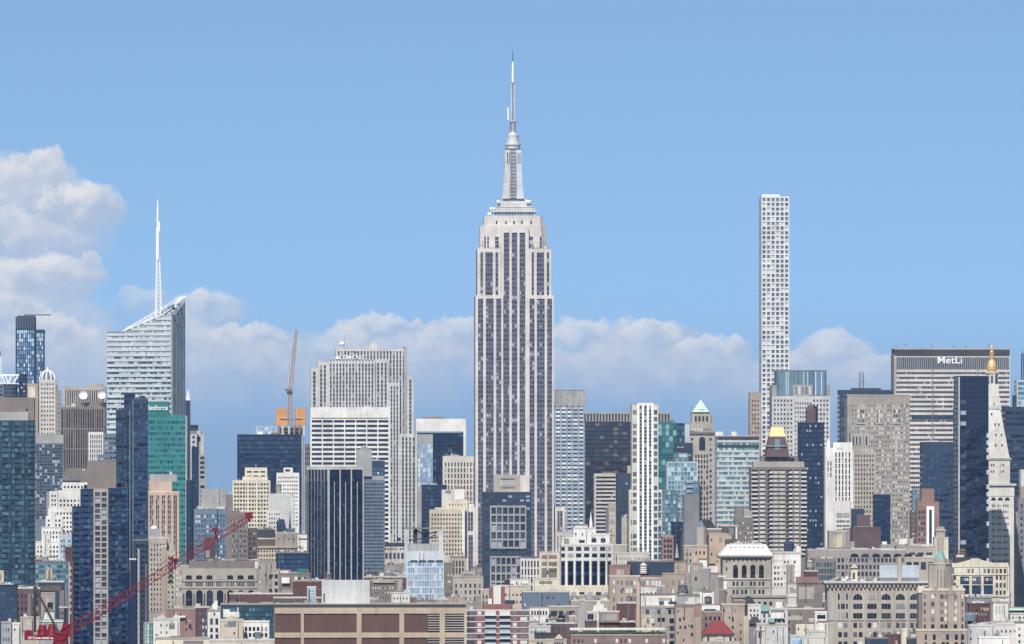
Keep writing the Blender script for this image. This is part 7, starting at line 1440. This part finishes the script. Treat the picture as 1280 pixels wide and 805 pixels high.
for i, (x, y, Y_, w_, h_, l) in enumerate(((686.5, 780, 2423, 9, 7.5, 'brown tank with peach cone roof, leftmost of the pair right of the red brick apartments'), (701, 780, 2422, 9, 7.5, 'brown tank with peach cone roof, rightmost of the pair right of the red brick apartments'))): water_tower(x, y, Y_, w_, h_, l, tank='plum', roof='peach')
b = blk('white_bubble_building', 'low grey building with a white domed skylight right of the red brick apartments', 660, 688, 784, 2350, 'lgrey', 18, 3, 3, nx=6, rh=6, wx=.4, wy=.4, g='dim', wb=795, top=3)
q = MB(); q.lathe(b.X(678), 6*b.s, [(5.6*b.s*cos(a*pi/12), b.Z(792)+9*b.s*sin(a*pi/12)) for a in range(0, 7)], 14); b.put('domed_skylight', q, 'white')
b = blk('blue_grey_shed_building', 'pale blue windowed shed just right of the red brick apartments', 658, 674, 778, 2500, 'paleblue', 14, 1, 2, nx=6, rh=5, wx=.5, wy=.6, g='pale', wb=790, top=2)
b = blk('dark_tank_yard_building', 'dark low yard roofs under the two peach roofed tanks', 674, 718, 780, 2420, 'plum', 20, 5, 4)
b = blk('black_roof_shed_building', 'low near black roof shed beside the white domed skylight', 668, 698, 793, 2300, 'dgrey', 16, 4, 3)
b = blk('pale_court_building', 'pale concrete roofs between grey loft and green planted brick row', 712, 768, 752, 2750, 'limed', 26, 8, 5)
b = B('white_dutch_gable_building', 'white gabled roof structure left of the hooded roof box', 733, 762, 2600, 18, cat='building')
b.mass('lgrey', 766, 733, 760, 0); b.poly('stepped_gable', 'white', [(740, 767), (759, 767), (759, 760), (755, 760), (755, 755), (751, 755), (750, 751), (747, 751), (746, 756), (742, 757), (742, 762), (740, 762)], 3, 5); q = MB(); q.frus(b.X(740.4), 2*b.s, b.Z(770), b.Z(762), 2.4*b.s, .2, 4); b.put('pyramid_vent', q, 'grey')
b = B('grey_stair_shaft_building', 'tall narrow grey concrete shaft right of the grey loft building', 722, 733, 2620, 12, cat='building'); b.mass('grey', 751, 725, 731.6); b.mass('limed', 760, 722, 727, 1, 10)
b = blk('pale_ribbed_building', 'grey low building with ribbed wall under the white tall windowed building podium', 697, 765, 746, 2900, 'limed', 22, 4, 2, nx=18, rh=8, wx=.3, wy=.5, g='dim', wb=760, top=3)
b = blk('pink_clump_building', 'little pale pink hut before the grey loft building', 711, 719, 771, 2500, 'pink', 8, 1, 2)
# general back fill so that no ground shows between the fronts
fills = [(-20, 60, 690, 3400, 'slate'), (60, 130, 700, 3500, 'taupe'), (200, 300, 708, 3350, 'taupe'), (300, 400, 690, 3700, 'limed'), (395, 520, 705, 3600, 'taupe'), (500, 620, 705, 3500, 'greystone'), (600, 720, 712, 3700, 'limed'), (700, 830, 690, 3900, 'taupe'), (820, 930, 690, 3800, 'taupe'), (920, 1040, 700, 3900, 'greystone'), (1040, 1160, 700, 3850, 'brown'), (1150, 1300, 700, 3900, 'taupe'),
         (-20, 100, 770, 2750, 'brown'), (100, 230, 770, 2800, 'slate'), (225, 350, 765, 2650, 'taupe'), (340, 470, 745, 2750, 'plum'), (460, 610, 745, 2850, 'taupe'), (600, 720, 770, 2650, 'limed'), (715, 850, 772, 2650, 'taupe'), (840, 960, 765, 2700, 'limed'), (940, 1050, 772, 2750, 'taupe'), (1150, 1300, 772, 2700, 'mgrey')]
wh = ['behind the teal glass balconies', 'behind the tan gridded navy tower', 'behind the arched loft building', 'behind the green roofed pavilion', 'behind the navy glass block', 'behind the grey piered building', 'behind the white colonnade', 'behind the striped concrete office', 'behind the small peach turret', 'behind the square stone box', 'behind the plum windowless building', 'behind the verdigris roof',
      'behind the red crane', 'behind the green netting', 'behind the bright white corner tower', 'behind the white roof enclosure', 'behind the domed little roofs', 'behind the brick chimney', 'behind the hooded roof box', 'behind the mauve gable wall', 'behind the cream plastered low wall', 'behind the white slitted box']
nmz = {'slate': 'slate', 'taupe': 'brownish', 'limed': 'grey tan', 'greystone': 'grey stone', 'brown': 'dark brown', 'plum': 'plum coloured', 'mgrey': 'mid grey'}
for (xa, xb, yt, Y, m), w_ in zip(fills, wh):
    b = B('apartment_block', 'long plain '+nmz[m]+' block glimpsed '+w_, xa, xb, Y, 26, cat='apartment block')
    R = b.rnd; x = b.x0; k = 0
    while x < b.x1-4:
        w_ = min(R.uniform(12, 26), b.x1-x); dy_ = R.uniform(-2, 12)
        b.mass(R.choice((m, m, 'taupe', 'limed', 'greystone', 'pink', 'dkbrick', 'stone', 'brown')), yt+dy_, x, x+w_, R.uniform(0, 6), 26, cw=R.choice((3.6, 4.4, 5.5)), rh=R.choice((6, 7, 8)), wx=.45, wy=.45, g=R.choice(('dim', 'lit', 'dim')), wb=yt+40, top=4, sides=False)
        b.clutter(2, yt+dy_, x+1, x+w_-1, 4, d0=6); x += w_+.05
b = blk('tank_base_building', 'tiny dark roof block carrying the small dark tank near the hooded roof box', 731, 746, 778, 2478, 'brown', 12, 0)
